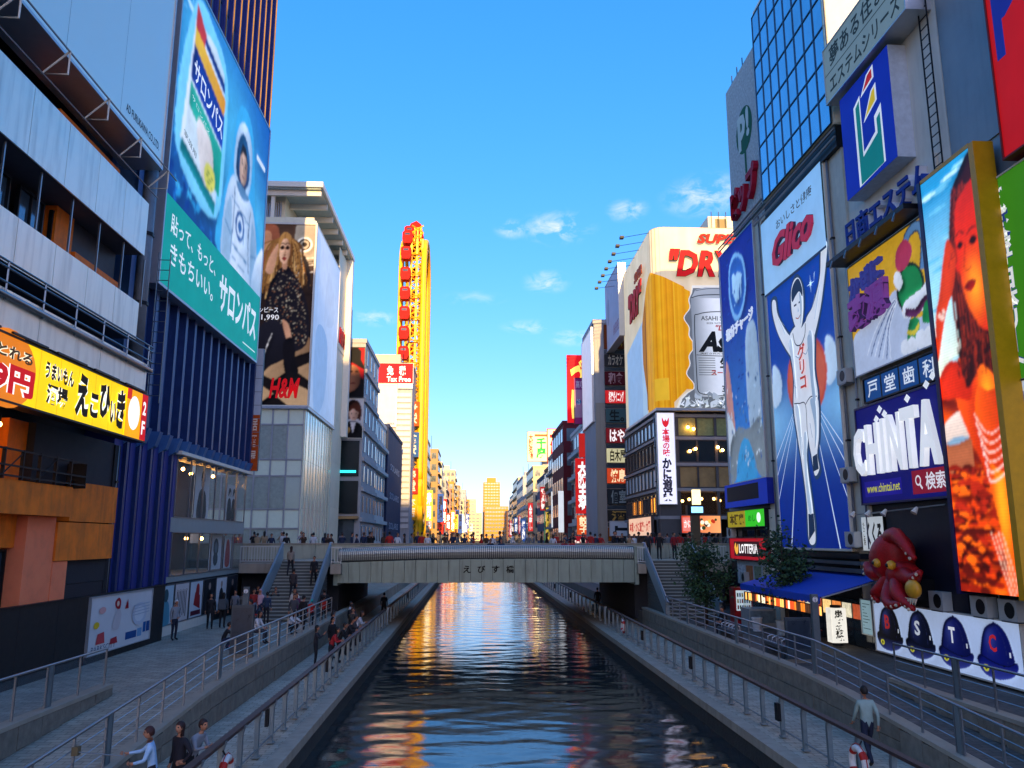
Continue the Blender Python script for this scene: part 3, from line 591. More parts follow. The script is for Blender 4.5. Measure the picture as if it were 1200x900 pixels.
    for i, (c1, c2) in enumerate(cols):
        a0 = 39. + i*2.15; fr = window(pw, 'L', LX, a0, a0 + 2.1, 2.0, 3.9, BLACKP, STEEL, d=.14, fw=.05, rec=.02)
        P = Panel('L', LX + .16, a0+.1, a0 + 2.0, 2.06, 3.84); A = Art(P); A.rect(0, 0, 1, 1, c1)
        if i == 0: A.blob([(.25,0),(.2,.4),(.4,.62),(.7,.55),(.8,.2),(.75,0)], '#4d8fa3'); A.ell(.5,.75,.16,None,c2)
        if i == 1:
            for k in range(7): A.rect(.12+k*.11,.1+.04*(k%3),.17+k*.11,.85-.05*(k%2), c2, hold=True)
            A.d += .004; A.rect(.1,.8,.92,.84,'#b8aFa8')
        if i == 2: A.poly([(.3,.35),(.85,.2),(.8,.6),(.4,.7)], c2); A.blob([(.45,.6),(.5,.9),(.7,.9),(.72,.6)], c2); A.rect(.1,.05,.9,.18,'#5a2030')
        if i >= 3: A.blob([(.3,0),(.3,.5),(.5,.7),(.7,.5),(.7,0)], c2); A.ell(.5,.8,.1,None,'#a68e80')
        A.build('poster', PRINT, pw)
    # narrow projecting sign at the far corner
    P = Panel('F', 52.6, LX + .1, LX + .75, 10.3, 18.3); s = sign('vertical_sign', P, 'narrow white and orange vertical sign on the corner of the navy building', 'sign', .3); A = Art(P); A.rect(0, .45, 1, 1, '#c4cdd6'); A.rect(0, 0, 1, .45, '#c8541c')
    for k in range(7): A.line((0, .2+k*.11), (1, .2+k*.11), .04, '#8b8f96')
    for k, ch in enumerate('居酒屋'): A.text(ch, .2, .32-k*.13, .8, .42-k*.13, '#f4e0c8', .02)
    A.build('artwork', PRINT, s)
navy()
# ---- white department store with the roof canopy
def store():
    o = (LX - 5, 70, ZS); r = empty('building', o, 'pale green glass clothing store with white roof canopy beyond the bridge', 'building')
    PG = mat('pale_green_glass', '#eaf0d4', .16, .3, var=.06, spec=.7); CR = mat('cream_cladding', '#ece4c4', .55, 0, var=.08, scale=.6, dirt=.12); SPN = mat('spandrel_glass', '#e8f0d4', .2, 0, var=.05); DG = mat('store_window', '#a6aea0', .1, 0, var=.25, spec=.7)
    Y0, Y1 = 70., 89.5
    part('core', r, CR, 'L', LX, Y0 + .02, Y1, ZS, 34.6, -16, -.02)
    # near face, lower glass storeys
    for k, (z0, z1, g) in enumerate(((ZS, 6.9, DG), (6.9, 8.5, SPN), (8.5, 11.3, DG), (11.3, 12.7, SPN), (12.7, 15.7, DG), (15.7, 17.2, SPN))):
        for i in range(9):
            a = -26.5 + i*1.33
            gg = g if i < 8 else (PG if g is DG else SPN)
            window(r, 'F', Y0, a, a + 1.32, z0, z1 - .02, gg, ALU, d=.06, fw=.06, rec=.06)
    # canal side: fritted glass with close vertical lines
    for k, (z0, z1) in enumerate(((ZS, 8.6), (8.62, 12.7), (12.72, 17.2))):
        for i in range(22):
            a = Y0 + .05 + i*.62; part('glass_strip', r, PG if i % 3 else SPN, 'L', LX, a, a + .5, z0, z1, -.02, .07 + .03*(i % 2)); part('glass_joint', r, DG, 'L', LX, a + .5, a + .62, z0, z1, -.02, .02)
    for i in range(7):
        a = 83.7; part('cream_panel', r, CR, 'L', LX, a, Y1, ZS + i*4.6, ZS + 4.58 + i*4.6, -.02, .06)
    # upper box
    part('upper_box', r, CR, 'L', LX, Y0 - .25, 83.6, 17.2, 34.2, -16, .12)
    part('ledge', r, ALU, 'L', LX, Y0 - .35, 83.7, 17.05, 17.25, -16, .3)
    # open roof structure
    RW = mat('roof_white', '#efe9d6', .5, 0, var=.05); RG = mat('canopy_glass', '#a9c0c4', .15, .2, var=.1)
    part('roof_slab', r, RW, 'L', LX, Y0 - .6, Y1 + .2, 37.3, 37.8, -14, .75); part('soffit', r, RG, 'L', LX, Y0 - .4, Y1, 37.2, 37.29, -13.6, .55)
    for i in range(7): part('roof_beam', r, RW, 'L', LX, Y0 + i*3.1, Y0 + .3 + i*3.1, 36.7, 37.2, -6, .5)
    for x_ in (-12, -8, -4): part('roof_post', r, RW, 'L', LX, Y0 + .2, Y0 + .5, 34, 37.2, x_, x_ + .3)
    part('roof_wall', r, CR, 'L', LX, Y0 + 1.4, Y1, 34.5, 37.2, -13, -3)
    part('edge_wall', r, RW, 'L', LX, Y1 - .8, Y1 + .1, 17, 37.2, -3, .7)
    for i in range(12): part('louvre', r, ALU, 'F', Y0 + 1.2, LX - 5.6 + i*.2, LX - 5.5 + i*.2, 34.6, 36.6, -.2, .02)
store()
# ================================================================== LEFT BANK SIGNS
def face(A, cx, cy, rx, ry, skin='#c98e6a', dark='#2a1a14', lip='#9b3b34', shade='#a8704f'):
    A.blob([(cx-rx,cy+.25*ry),(cx-.92*rx,cy-.35*ry),(cx-.45*rx,cy-.9*ry),(cx,cy-1.05*ry),(cx+.45*rx,cy-.9*ry),(cx+.92*rx,cy-.35*ry),(cx+rx,cy+.25*ry),(cx+.6*rx,cy+.95*ry),(cx-.6*rx,cy+.95*ry)], skin)
    A.blob([(cx+.25*rx,cy-.2*ry),(cx+.5*rx,cy-.85*ry),(cx+.9*rx,cy-.4*ry),(cx+.98*rx,cy+.3*ry),(cx+.7*rx,cy+.7*ry),(cx+.6*rx,cy)], shade)
    for k in (-1, 1):
        A.ell(cx+k*.42*rx, cy+.1*ry, .2*rx, .1*ry, '#e8e2da', 12, hold=True); A.d += .002; A.ell(cx+k*.42*rx, cy+.1*ry, .1*rx, .1*ry, dark, 10, hold=True); A.d += .002
        A.line((cx+k*.68*rx, cy+.3*ry), (cx+k*.2*rx, cy+.33*ry), .09*rx*A.P.W, dark, hold=True)
    A.d += .002; A.poly([(cx-.02*rx,cy+.1*ry),(cx+.14*rx,cy-.3*ry),(cx-.12*rx,cy-.3*ry)], shade); A.blob([(cx-.3*rx,cy-.55*ry),(cx,cy-.47*ry),(cx+.3*rx,cy-.55*ry),(cx,cy-.68*ry)], lip)
# white billboard at the upper left
P = Panel('L', LX + 1.35, 12., 32.3, 21.3, 34); s = sign('billboard', P, 'large plain white billboard with small black lettering at the upper left', 'billboard', 1.5, ALU, .1); A = Art(P)
A.text('AD FURUKAWA CO.,LTD.', .822, .04, .982, .07, '#20242c', .01)
A.build('lettering', PRINT, s)
for k in range(5): part('face_sheet', s, mat('satin_white_sheet', '#f0ead8', .3, .5, var=.0, scale=.2), 'L', LX + 1.35, 12.02 + k*4.06, 12.02 + k*4.06 + 4.04, 21.32, 33.98, 0, .004)
for k in range(0): part('panel_joint', s, mat('joint_grey', '#b2b8c4'), 'L', LX + 1.35, 14 + k*4.8, 14.02 + k*4.8, 21.3, 34, .012, .02)
# blue medicine billboard
P = Panel('L', LX + .7, 34.7, 51., 17.1, 32.9); s = sign('billboard', P, 'huge blue and teal billboard with astronaut and medicine box', 'billboard', .6, ALU, .12); A = Art(P)
def bgf(x, y):
    g = math.exp(-(((x-.45)/.42)**2 + ((y-.72)/.28)**2)); e = math.exp(-(((x-.93)/.22)**2 + ((y-.5)/.16)**2)); e2 = math.exp(-((x-.06)/.1)**2 - ((y-.9)/.2)**2)
    return mix3(mix3('#062a6c', '#0a58b0', y), '#5cd4f4', .7*g + .6*e + .3*e2)
A = Photo(P, 0, .26, 1, 1, '#0a3c8c'); A.rect(0, .2, 1, 1.01, bgf); rng = random.Random(4)
for i in range(46):
    x, y = rng.uniform(-.02, .42), rng.uniform(.27, .62); A.blob([(x+rng.uniform(-.025,.025), y+rng.uniform(-.03,.03)) for _ in range(6)], rng.choice(['#1b6fbf', '#2e9fd8', '#0b3f90', '#4cc0ea', '#0a3a86']))
for i in range(26):
    x, y = rng.uniform(.0, .12), rng.uniform(.6, .98); A.blob([(x+rng.uniform(-.02,.02), y+rng.uniform(-.02,.02)) for _ in range(5)], rng.choice(['#3fa6dc', '#7fd0f0', '#1c6ab8']))
A.path([(.0,.93),(.06,.9),(.11,.91)], .25, '#b8e6f6')
A.blob([(.03,.44),(.42,.36),(.46,.75),(.42,.9),(.3,.96),(.10,.94)], '#7fd6f2')                                     # glow round the box
A.poly([(.065,.47),(.40,.40),(.425,.75),(.40,.88),(.30,.92),(.115,.905)], lambda x, y: mix3('#f4fafa', '#bcd9e4', (x-.06)*2.2)); A.poly([(.115,.80),(.425,.73),(.43,.80),(.12,.87)], lambda x, y: mix3('#f8c83a', '#ee9a18', (x-.1)*3)); A.poly([(.114,.87),(.20,.852),(.21,.90),(.12,.95)], '#d23a3a')
A.poly([(.2,.865),(.42,.815),(.41,.85),(.21,.89)], '#183c8c')
A.poly([(.112,.69),(.43,.615),(.43,.735),(.114,.81)], '#123c9c'); A.poly([(.11,.52),(.43,.44),(.43,.605),(.112,.68)], lambda x, y: mix3('#0f9a80', '#35c4a8', (y-.5)*5)); A.poly([(.075,.475),(.40,.405),(.395,.36),(.07,.43)], '#0f8a8c'); A.poly([(.09,.5),(.24,.47),(.25,.56),(.11,.6)], '#dcecec')
A.blob([(.19,.60),(.33,.575),(.36,.45),(.3,.42),(.23,.47)], lambda x, y: mix3('#f6ece0', '#cdbfb2', (x-.18)*4)); A.ell(.33, .465, .055, .045, '#e8e05a')
for k in range(3): A.line((.295,.482-k*.016),(.362,.47-k*.016),.07,'#6c8a2a')
A.blob([(.46,.26),(.46,.44),(.52,.60),(.58,.86),(.70,.9),(.79,.82),(.86,.58),(.97,.45),(.97,.26)], '#3fb0e0')       # halo
A.blob([(.50,.25),(.49,.42),(.53,.55),(.60,.60),(.80,.58),(.88,.50),(.93,.36),(.92,.24),(.7,.2)], lambda x, y: mix3('#e2eff6', '#7fa6c4', abs(x-.66)*3.2))
A.blob([(.505,.26),(.50,.40),(.545,.50),(.575,.47),(.59,.36),(.585,.25)], '#9fc0d6'); A.blob([(.83,.52),(.9,.42),(.925,.27),(.86,.25),(.83,.36)], '#8db2cc'); A.path([(.595,.56),(.60,.45),(.59,.3)], .12, '#41698f'); A.path([(.80,.55),(.79,.44),(.82,.3)], .12, '#41698f')
A.blob([(.575,.60),(.57,.73),(.615,.82),(.69,.845),(.765,.80),(.785,.70),(.76,.60),(.68,.565)], lambda x, y: mix3('#d8ecf6', '#6a9cc0', abs(x-.66)*6)); A.blob([(.595,.62),(.595,.72),(.635,.79),(.70,.79),(.75,.73),(.75,.64),(.68,.59)], lambda x, y: mix3('#0c2a54', '#2f7ab0', (y-.6)*4))
A.blob([(.635,.63),(.635,.71),(.66,.745),(.70,.745),(.72,.71),(.72,.64),(.68,.605)], lambda x, y: mix3('#d8b094', '#7c5a48', abs(x-.665)*14)); A.blob([(.63,.70),(.65,.755),(.70,.755),(.725,.70),(.70,.725),(.66,.725)], '#201a1c'); A.ell(.66,.683,.009,.006,'#1c1a20'); A.ell(.698,.683,.009,.006,'#1c1a20'); A.line((.65,.697),(.67,.698),.05,'#241c1c'); A.line((.69,.698),(.71,.697),.05,'#241c1c'); A.poly([(.68,.68),(.69,.655),(.674,.655)],'#a0785f'); A.ell(.68,.637,.016,.006,'#8a4a40')
A.ell(.68,.44,.055,None,'#2a62a0'); A.ell(.68,.44,.04,None,'#dceaf2'); A.ell(.68,.44,.022,None,'#2f6aa8'); A.blob([(.60,.585),(.68,.55),(.77,.585),(.68,.6)], '#5b86a8')
for x0, y0, x1, y1, w in ((.56,.51,.80,.49,.1),(.605,.345,.79,.335,.14),(.51,.40,.585,.37,.14),(.83,.38,.91,.40,.14),(.61,.30,.78,.29,.08),(.63,.37,.63,.5,.06),(.73,.37,.74,.5,.06)): A.line((x0,y0),(x1,y1),w,'#5f8fb4')
A.blob([(.86,.27),(.90,.38),(.95,.44),(1.0,.46),(1.0,.25),(.9,.24)], lambda x, y: mix3('#eef6fa', '#86b0cc', (.46-y)*4)); A.line((.84,.80),(.96,.80),.28,'#dfeaf0')
A.flush(150, 112, blur=.7, grain=.05, relief=.3, seed=3); A.text('サロンパス', .13, .70, .42, .775, '#f4f8fa', .02, slope=-.75); A.text('サロンパス', .13, .632, .3, .65, '#d8f0e8', .0, slope=-2.); A.text('家庭用', .09, .49, .2, .51, '#3a5a6a', .0, slope=-1.2)
A.rect(0, 0, 1, .265, '#10a094'); A.text('貼って、もっと、', .05, .165, .45, .225, '#eef8f6', .012); A.text('きもちいい。', .06, .075, .44, .14, '#eef8f6', .012); A.text('サロンパス', .5, .07, .965, .205, '#f4fbfa', .03)
A.line((.84,.80),(.96,.80),.28,'#dfeaf0'); A.line((.80,.03),(.97,.03),.08,'#d6ece8')
A.build('artwork', FLEX, s)
for i in range(4): part('support_arm', s, STEEL, 'L', LX, 36 + i*4.4, 36.1 + i*4.4, 17.5, 17.6, 0, .12)
# yellow izakaya sign
P = Panel('L', LX + 1.62, 12., 32.2, 9.77, 11.55); s = sign('shop_sign', P, 'long yellow pub sign with black brush lettering under the white bands', 'sign', .45, DARKM, .06); A = Art(P)
def S(y): return (y - 12)/20.2
A.rect(0, 0, 1, 1, '#f2c812')
A.rect(S(22.2), 0, S(24.15), 1, '#f4cc10'); A.ell(S(22.6), .50, 1.45/20.2, .62*1.0, '#d8761c'); A.text('とれる', S(22.0), .66, S(23.8), .86, '#3c2a18', .03, edge='#f6e8c0', ew=.05); A.text('9円', S(21.9), .12, S(24.0), .58, '#b3171c', .05, edge='#f8f0e4', ew=.06)
for i in range(6): A.rect(S(24.2+i*1.2), 0, S(24.22+i*1.2), 1, '#b08c10', hold=True)
A.d += .003; A.text('うまいもん', S(24.5), .56, S(26.3), .86, '#17120c', .04, edge='#f8f4e0', ew=.05); A.text('酒場', S(24.7), .14, S(26.0), .5, '#17120c', .04, edge='#f8f4e0', ew=.05)
for ch, y0, y1, b, t in (('え', 26.5, 27.4, .1, .9), ('こ', 27.5, 28.1, .15, .62), ('ひ', 28.15, 29.0, .2, .88), ('い', 29.0, 29.5, .15, .6), ('き', 29.5, 30.2, .1, .9)): A.text(ch, S(y0), b, S(y1), t, '#17120c', .05, edge='#f8f4e0', ew=.06)
A.rect(S(30.3), 0, S(31.65), 1, '#f0a010'); A.rect(S(30.3), .78, S(30.7), 1, '#c22a20'); A.ell(S(31.0), .52, .52/20.2, .36, '#f2f0ea'); A.rect(S(31.65), 0, 1, 1, '#b8141c'); A.text('2', S(31.78), .55, S(32.08), .85, '#f6f2ea', .03); A.text('F', S(31.78), .12, S(32.08), .42, '#f6f2ea', .03)
A.build('artwork', GLOW, s)
for i in range(8): part('gooseneck_lamp', s, DARKM, 'L', LX + 1.62, 12.5 + i*2.5, 14.4 + i*2.5, 11.62, 11.68, .05, .12)
# mall poster on the hoarding
P = Panel('L', LX + .68, 31.15, 36.9, 1.85, 3.9); s = sign('poster_board', P, 'white shopping mall poster board on the black hoarding', 'poster', .05, ALU, .03); A = Art(P)
A.rect(0, 0, 1, 1, '#cfd3d4'); A.text('PARKSCITY', .06, .03, .42, .13, '#2c4a63', .0); A.rect(.57,.10,.76,.24,'#1f4f8c'); A.rect(.77,.10,.85,.26,'#6a9cc4'); A.rect(.87,.16,.92,.36,'#1f5fa0'); A.rect(.93,.16,.99,.36,'#1f4f8c')
A.blob([(.38,.75),(.36,.86),(.41,.93),(.45,.86),(.44,.72)], '#a3202c'); A.ell(.405,.82,.02,.05,'#e8cdb8'); A.blob([(.34,.4),(.38,.66),(.43,.72),(.47,.6),(.44,.35)], '#c9c4c4'); A.poly([(.13,.34),(.22,.36),(.24,.16),(.11,.16)],'#c04a50'); A.poly([(.33,.2),(.42,.22),(.44,.1),(.32,.1)],'#a8323c'); A.ell(.1,.5,.04,.06,'#e3c430'); A.poly([(.52,.7),(.56,.88),(.58,.7)],'#a3202c'); A.ell(.17,.75,.05,.06,'#d9a7a2')
A.ell(.78,.55,.13,.22,'#bcc8d4'); A.ell(.78,.55,.09,.15,'#d3dade')
for k in range(4): A.line((.66,.72-k*.06),(.95,.74-k*.06),.03,'#9fb2c2')
A.build('artwork', PRINT, s)
# fashion billboard on the store (near face) and the pale one round the corner
P = Panel('F', 69.72, -26.5, -14.28, 17.35, 33.8); s = sign('billboard', P, 'fashion billboard of a seated woman in a dark patterned dress', 'billboard', .2, WHITEP, .15); A = Art(P); D = lambda x: (x + 26.5)/12.22; Z = lambda z: (z - 17.35)/16.45
A.rect(0, 0, 1, 1, '#2a1d18'); A = Photo(P, D(-20.3), 0, 1, 1, '#241814'); H = lambda pts: [(D(x), y) for x, y in pts]; rng = random.Random(9)
A.poly(H([(-20.3,.6),(-14.2,.6),(-14.2,1.01),(-20.3,1.01)]), lambda x, y: mix3('#5a4030', '#1c120f', abs(y-.85)*4))
A.blob(H([(-19.8,.76),(-19.7,.97),(-18.6,1.0),(-17.6,.98),(-17.5,.86),(-18.4,.74)]), '#8a4c34'); A.blob(H([(-19.2,.85),(-18.9,.95),(-18.2,.95),(-18.2,.86)]), '#b47a58'); A.poly(H([(-16.3,.78),(-14.2,.78),(-14.2,1.0),(-16.0,1.0)]), '#8f8474')
for k in range(4): A.ell(D(-15.2), .885, .058-.013*k, None, ['#d8d2c4', '#3c332c', '#a89c88', '#2c241f'][k])
for k in range(5): A.line((D(-16.0), .80-.02*k), (D(-14.3), .81-.02*k), .1, ['#c9bfae', '#4a3c32'][k % 2])
A.poly(H([(-20.3,0),(-14.2,0),(-14.2,.40),(-20.3,.36)]), '#140f0e')
for q in ([(-19.6,.20),(-17.6,.27),(-15.4,.22),(-17.2,.13)], [(-17.2,.37),(-15.6,.40),(-14.2,.36),(-14.2,.29),(-15.6,.26)], [(-20.3,.10),(-18.9,.13),(-17.2,.06),(-18.6,0),(-20.3,0)], [(-17.0,.05),(-15.3,.11),(-14.2,.08),(-14.2,0),(-16.0,0)], [(-15.6,.19),(-14.2,.23),(-14.2,.13)]): A.poly(H(q), lambda x, y: mix3('#c09a70', '#6a4a32', y*2.6))
for i in range(120):      # hair
    x0 = rng.gauss(-16.95, .42); w = (x0 + 16.95); A.path(H([(x0*.3 - 16.9*.7, .955 - abs(w)*.03), (-16.9 + w*1.5, .88), (-16.95 + w*2.0 + rng.gauss(0,.08), .78), (-16.95 + w*2.3 + rng.gauss(0,.15), .66 + rng.random()*.06), (-17.0 + w*2.4 + rng.gauss(0,.2), .57 + rng.random()*.1)]), .10, rng.choice(['#8a5c2c', '#b07c40', '#6a421e', '#c89a5c', '#4e3018']))
A.blob(H([(-18.3,.36),(-18.2,.62),(-17.6,.71),(-17.1,.755),(-16.5,.755),(-15.8,.70),(-15.1,.62),(-14.5,.48),(-14.6,.33),(-16,.28),(-17.4,.3)]), '#17141a')
for i in range(420):
    x, y = rng.uniform(-18.2, -14.6), rng.uniform(.32, .74); 
    if abs(x + 16.6) < 1.0 + (.75-y)*3: A.ell(D(x), y, rng.uniform(.002,.006), rng.uniform(.002,.0055), rng.choice(['#7a6a58', '#a89478', '#55483e', '#c4b496', '#8a5a3c', '#2a2428']), 6)
A.blob(H([(-17.1,.76),(-17.05,.80),(-16.7,.80),(-16.6,.755),(-16.85,.74)]), '#b98463')
A.blob(H([(-17.40,.855),(-17.34,.81),(-17.14,.782),(-16.90,.772),(-16.66,.788),(-16.46,.822),(-16.42,.87),(-16.55,.905),(-16.9,.918),(-17.25,.905)]), lambda x, y: mix3('#e2b08a', '#8a5638', max(0, (x - D(-17.15))*10)))
for cx in (-17.13, -16.70): A.blob(H([(cx-.19,.862),(cx-.05,.877),(cx+.12,.875),(cx+.19,.862),(cx,.853)]), '#4a2c1c'); A.ell(D(cx), .865, .010, .0065, '#0f0a0a'); A.path(H([(cx-.2,.882),(cx,.892),(cx+.2,.884)]), .09, '#4a2e18')
A.path(H([(-16.93,.868),(-16.86,.838),(-16.95,.826)]), .07, '#a06a48'); A.path(H([(-17.02,.825),(-16.92,.82),(-16.82,.826)]), .06, '#7a4630'); A.blob(H([(-17.12,.804),(-16.92,.814),(-16.72,.804),(-16.92,.790)]), '#983830'); A.blob(H([(-16.5,.93),(-16.30,.9),(-16.2,.80),(-16.34,.76),(-16.47,.83),(-16.44,.88)]), '#7a4c24'); A.blob(H([(-17.55,.88),(-17.3,.935),(-16.9,.955),(-16.4,.93),(-16.45,.885),(-16.7,.912),(-16.95,.918),(-17.2,.9),(-17.4,.84),(-17.45,.77),(-17.6,.78)]), '#a8763e'); A.path(H([(-16.9,.95),(-16.93,.93),(-16.95,.915)]), .06, '#5a3818')
A.blob(H([(-18.3,.80),(-18.5,.73),(-17.9,.72),(-17.6,.80),(-17.5,.88),(-17.75,.87)]), '#c48e6c'); A.blob(H([(-14.6,.62),(-14.9,.72),(-15.3,.80),(-15.1,.82),(-14.6,.74)]), '#1c181c')
A.blob(H([(-19.6,.26),(-18.7,.42),(-17.3,.46),(-16.3,.36),(-16.5,.25),(-17.8,.20),(-18.9,.10),(-19.6,.01),(-20.3,0),(-20.3,.1)]), lambda x, y: mix3('#1c1a22', '#0a090c', (.45-y)*2.6)); A.blob(H([(-16.8,.46),(-16.2,.43),(-15.9,.35),(-16.1,.3),(-16.4,.36)]), lambda x, y: mix3('#d8a07c', '#8a5638', (D(-15.9)-x)*9)); A.blob(H([(-16.6,.33),(-15.9,.36),(-15.5,.25),(-15.9,.16),(-16.4,.19)]), '#100d11')
for i in range(40): A.ell(D(-19.4 + i*.045), .05 + i*.0085, .0045, .0032, '#e8e0d4', 6)
A.blob(H([(-15.9,.2),(-15.6,.26),(-15.2,.19),(-15.4,.15)]), '#0d0b0d')
A.flush(104, 250, blur=.8, grain=.07, relief=.4, seed=5)
A.d += .003; A.text('ワンピース', D(-19.3), .50, D(-17.2), .53, '#f0ece6', .01); A.text('¥1,990', D(-19.2), .455, D(-17.1), .49, '#f0ece6', .01); A.text('H&M', D(-17.6), .035, D(-15.0), .145, '#c8141c', .035, shear=.25)
A.build('artwork', FLEX, s)
P = Panel('L', LX + .2, 69.9, 83.4, 17.4, 34.1); s = sign('billboard', P, 'pale blue side billboard round the corner of the clothing store', 'billboard', .15, WHITEP, .1); A = Art(P)
A.field(0, 0, 1, 1, lambda x, y: mix3('#c3d2e6', '#a2bddc', .5+.5*math.sin(3*x+4*y)), 8, 10); A.blob([(.2,.0),(.15,.4),(.35,.5),(.6,.42),(.55,.1)], '#8fb0d4'); A.blob([(.45,.55),(.5,.85),(.75,.8),(.8,.6)], '#b9c9de'); A.build('artwork', FLEX, s)
P = Panel('L', LX + .12, 84.3, 89., 26, 29); s = sign('store_logo', P, 'small red logo on the cream side of the store', 'sign', .06, back=mat('cream_cladding', '#c4c5ad')); A = Art(P); A.text('H&M', .1, .2, .9, .8, '#b8181c', .04, shear=.25, depth=.08); A.build('lettering', PRINT, s)
# ================================================================== RIGHT BANK BUILDINGS
LG = mat('light_grey_wall', '#e4dfd0', .6, 0, var=.08, scale=.7, dirt=.2); MG = mat('mid_grey_metal', '#8b959b', .5, .3, var=.15, scale=.5, dirt=.15); CRW = mat('cream_wall', '#e6dfc6', .6, 0, var=.06, dirt=.1)
def right_near():
    o = (RX, 15, ZP); r = empty('building', o, 'grey metal building at the near right edge', 'building')
    part('wall', r, MG, 'R', RX, 15, 25.2, ZP, 26, -14, 0); part('base', r, BLACKP, 'R', RX, 15, 25.2, ZP, 4.6, 0, .03)
    for i in range(3): part('metal_panel', r, MG, 'R', RX, 15.05 + i*3.35, 18.37 + i*3.35, 18.5, 26, 0, .05)
    G = GLASSD
    for i in range(4): window(r, 'R', RX, 15.5 + i*2.3, 17.4 + i*2.3, 3.65, 4.5, G, DARKM, d=.06)
    o = (RX, 29, ZP); r = empty('building', o, 'light grey building covered with the E emblem and stacked signs', 'building')
    part('wall', r, LG, 'R', RX, 25.25, 34.3, ZP, 26.3, -14, 0)
    part('dark_base', r, BLACKP, 'R', RX, 25.3, 33.4, ZP, 7.4, 0, .05); part('side_column', r, mat('pale_column', '#d2ccb8', .6, 0, var=.1, dirt=.25), 'R', RX, 32.8, 34.3, 5.5, 24.2, 0, .12)
    part('roof_edge', r, CRW, 'R', RX, 25.2, 32.6, 26.3, 26.5, -14, .1)
    for i in range(4): window(r, 'R', RX, 25.6 + i*1.9, 27.2 + i*1.9, 3.62, 4.3, GLASSD, DARKM, d=.08)
    ld = empty('ladder', (RX - .25, 25.6, 18), 'steel cat ladder beside the E emblem', 'ladder')
    for y in (25.35, 25.85): MB(tuple(ld.location)).tube([(RX-.25, y, 17.5), (RX-.25, y, 29)], .03, 5).build('stile', DARKM, ld)
    for i in range(30): MB(tuple(ld.location)).tube([(RX-.25, 25.35, 17.7+i*.38), (RX-.25, 25.85, 17.7+i*.38)], .022, 5).build('rung', DARKM, ld)
right_near()
def glass_block():
    o = (RX, 38, ZP); r = empty('building', o, 'building with a mirrored blue glass box above the runner billboard', 'building')
    part('wall', r, LG, 'R', RX, 34.35, 42.5, ZP, 24.2, -14, 0); part('base', r, BLACKP, 'R', RX, 34.35, 42.5, ZP, 5.45, 0, .06)
    part('box_core', r, CRW, 'R', RX, 32.65, 41.4, 24.25, 36, -14, .42); part('box_soffit', r, DARKM, 'R', RX, 32.7, 41.6, 23.2, 24.22, -3, .35)
    BG = mat('mirror_blue_glass', '#8ab8cc', .06, .8, var=.2, scale=.25, spec=1.)
    for i in range(8):
        for j in range(7):
            a = 32.7 + i*1.087; z = 24.3 + j*1.62; window(r, 'R', RX, a, a + 1.08, z, z + 1.6, BG, mat('mullion_blue', '#2f5570', .35, .5), d=.52, fw=.025, rec=.04)
    for k in range(5):
        for j in range(3): part('cream_panel', r, CRW, 'F', 32.64, RX - .4 + k*2.2, RX + 1.78 + k*2.2, 24.3 + j*3.9, 28.18 + j*3.9, 0, .03)
    for z in (23.55, 23.95): MB(o).tube([(RX-.5, 32.5, z), (RX-.5, 43, z)], .06, 6).build('catwalk_rail', STEEL, r)
    # bars and shutters over the awning
    for z0, z1, m in ((4.62, 4.8, STEEL), (4.95, 5.1, STEEL), (5.2, 5.42, DARKM)): part('canopy_bar', r, m, 'R', RX, 33.2, 42, z0, z1, .06, .5)
glass_block()
def narrow_block():
    o = (RX, 47, ZP); r = empty('building', o, 'narrow speckled concrete building with blue billboard by the bridge', 'building')
    SP = mat('speckled_concrete', '#b3bcbc', .85, 0, var=.4, scale=6, bump=.5)
    part('wall', r, SP, 'R', RX, 42.6, 51.4, ZP, 24.6, -14, 0); part('upper_wall', r, SP, 'R', RX, 41.9, 47.6, 24.65, 34.5, -14, .15)
    part('pale_strip', r, mat('pale_column', '#d2ccb8'), 'R', RX, 42.7, 43.9, 5.4, 24., 0, .18)
    lv = part('louvre_shaft', r, MG, 'R', RX, 41.5, 42.7, 5.4, 24.2, 0, .1)
    for i in range(44): part('louvre', r, LG, 'R', RX, 41.55, 42.6, 5.6 + i*.42, 5.85 + i*.42, .1, .2, lv)
    for z in (24.3, 24.55): MB(o).tube([(RX-.55, 41.5, z), (RX-.55, 49.5, z)], .05, 6).build('catwalk_rail', STEEL, r)
    part('roof_rail', r, STEEL, 'R', RX, 44, 47.4, 34.5, 34.56, .05, .1)
    for y in (44.6, 45.6, 46.6): part('roof_aerial', r, DARKM, 'R', RX, y, y + .05, 34.5, 35.2, .0, .05)
    # ground floor shop
    part('shop_wall', r, DARKM, 'R', RX, 43.9, 51.3, ZP, 8.0, 0, .12); part('cream_pier', r, CRW, 'R', RX, 43.0, 43.9, ZP, 7.6, 0, .3)
    for i in range(3): window(r, 'R', RX, 44.2 + i*2.2, 46.2 + i*2.2, 6.1, 6.6, GLASSD, DARKM, d=.2)
    part('poster_band', r, mat('menu_white', '#b9c1c4', .5, 0, var=.2, scale=3), 'R', RX, 44.2, 50, 3.4, 4.75, .12, .2)
    for i, c in enumerate(('#c0b49a', '#7a8a70', '#b06a3a', '#cfd2d4')): part('menu_photo', r, mat('menu_%d' % i, c, .5, 0, var=.5, scale=5), 'R', RX, 44.4 + i*1.4, 45.5 + i*1.4, 3.6, 4.5, .2, .23)
    part('doorway', r, mat('shop_dark_glass', '#182430', .1, 0, var=.3), 'R', RX, 44.3, 50.8, ZP + .05, 3.35, .1, .16)
narrow_block()
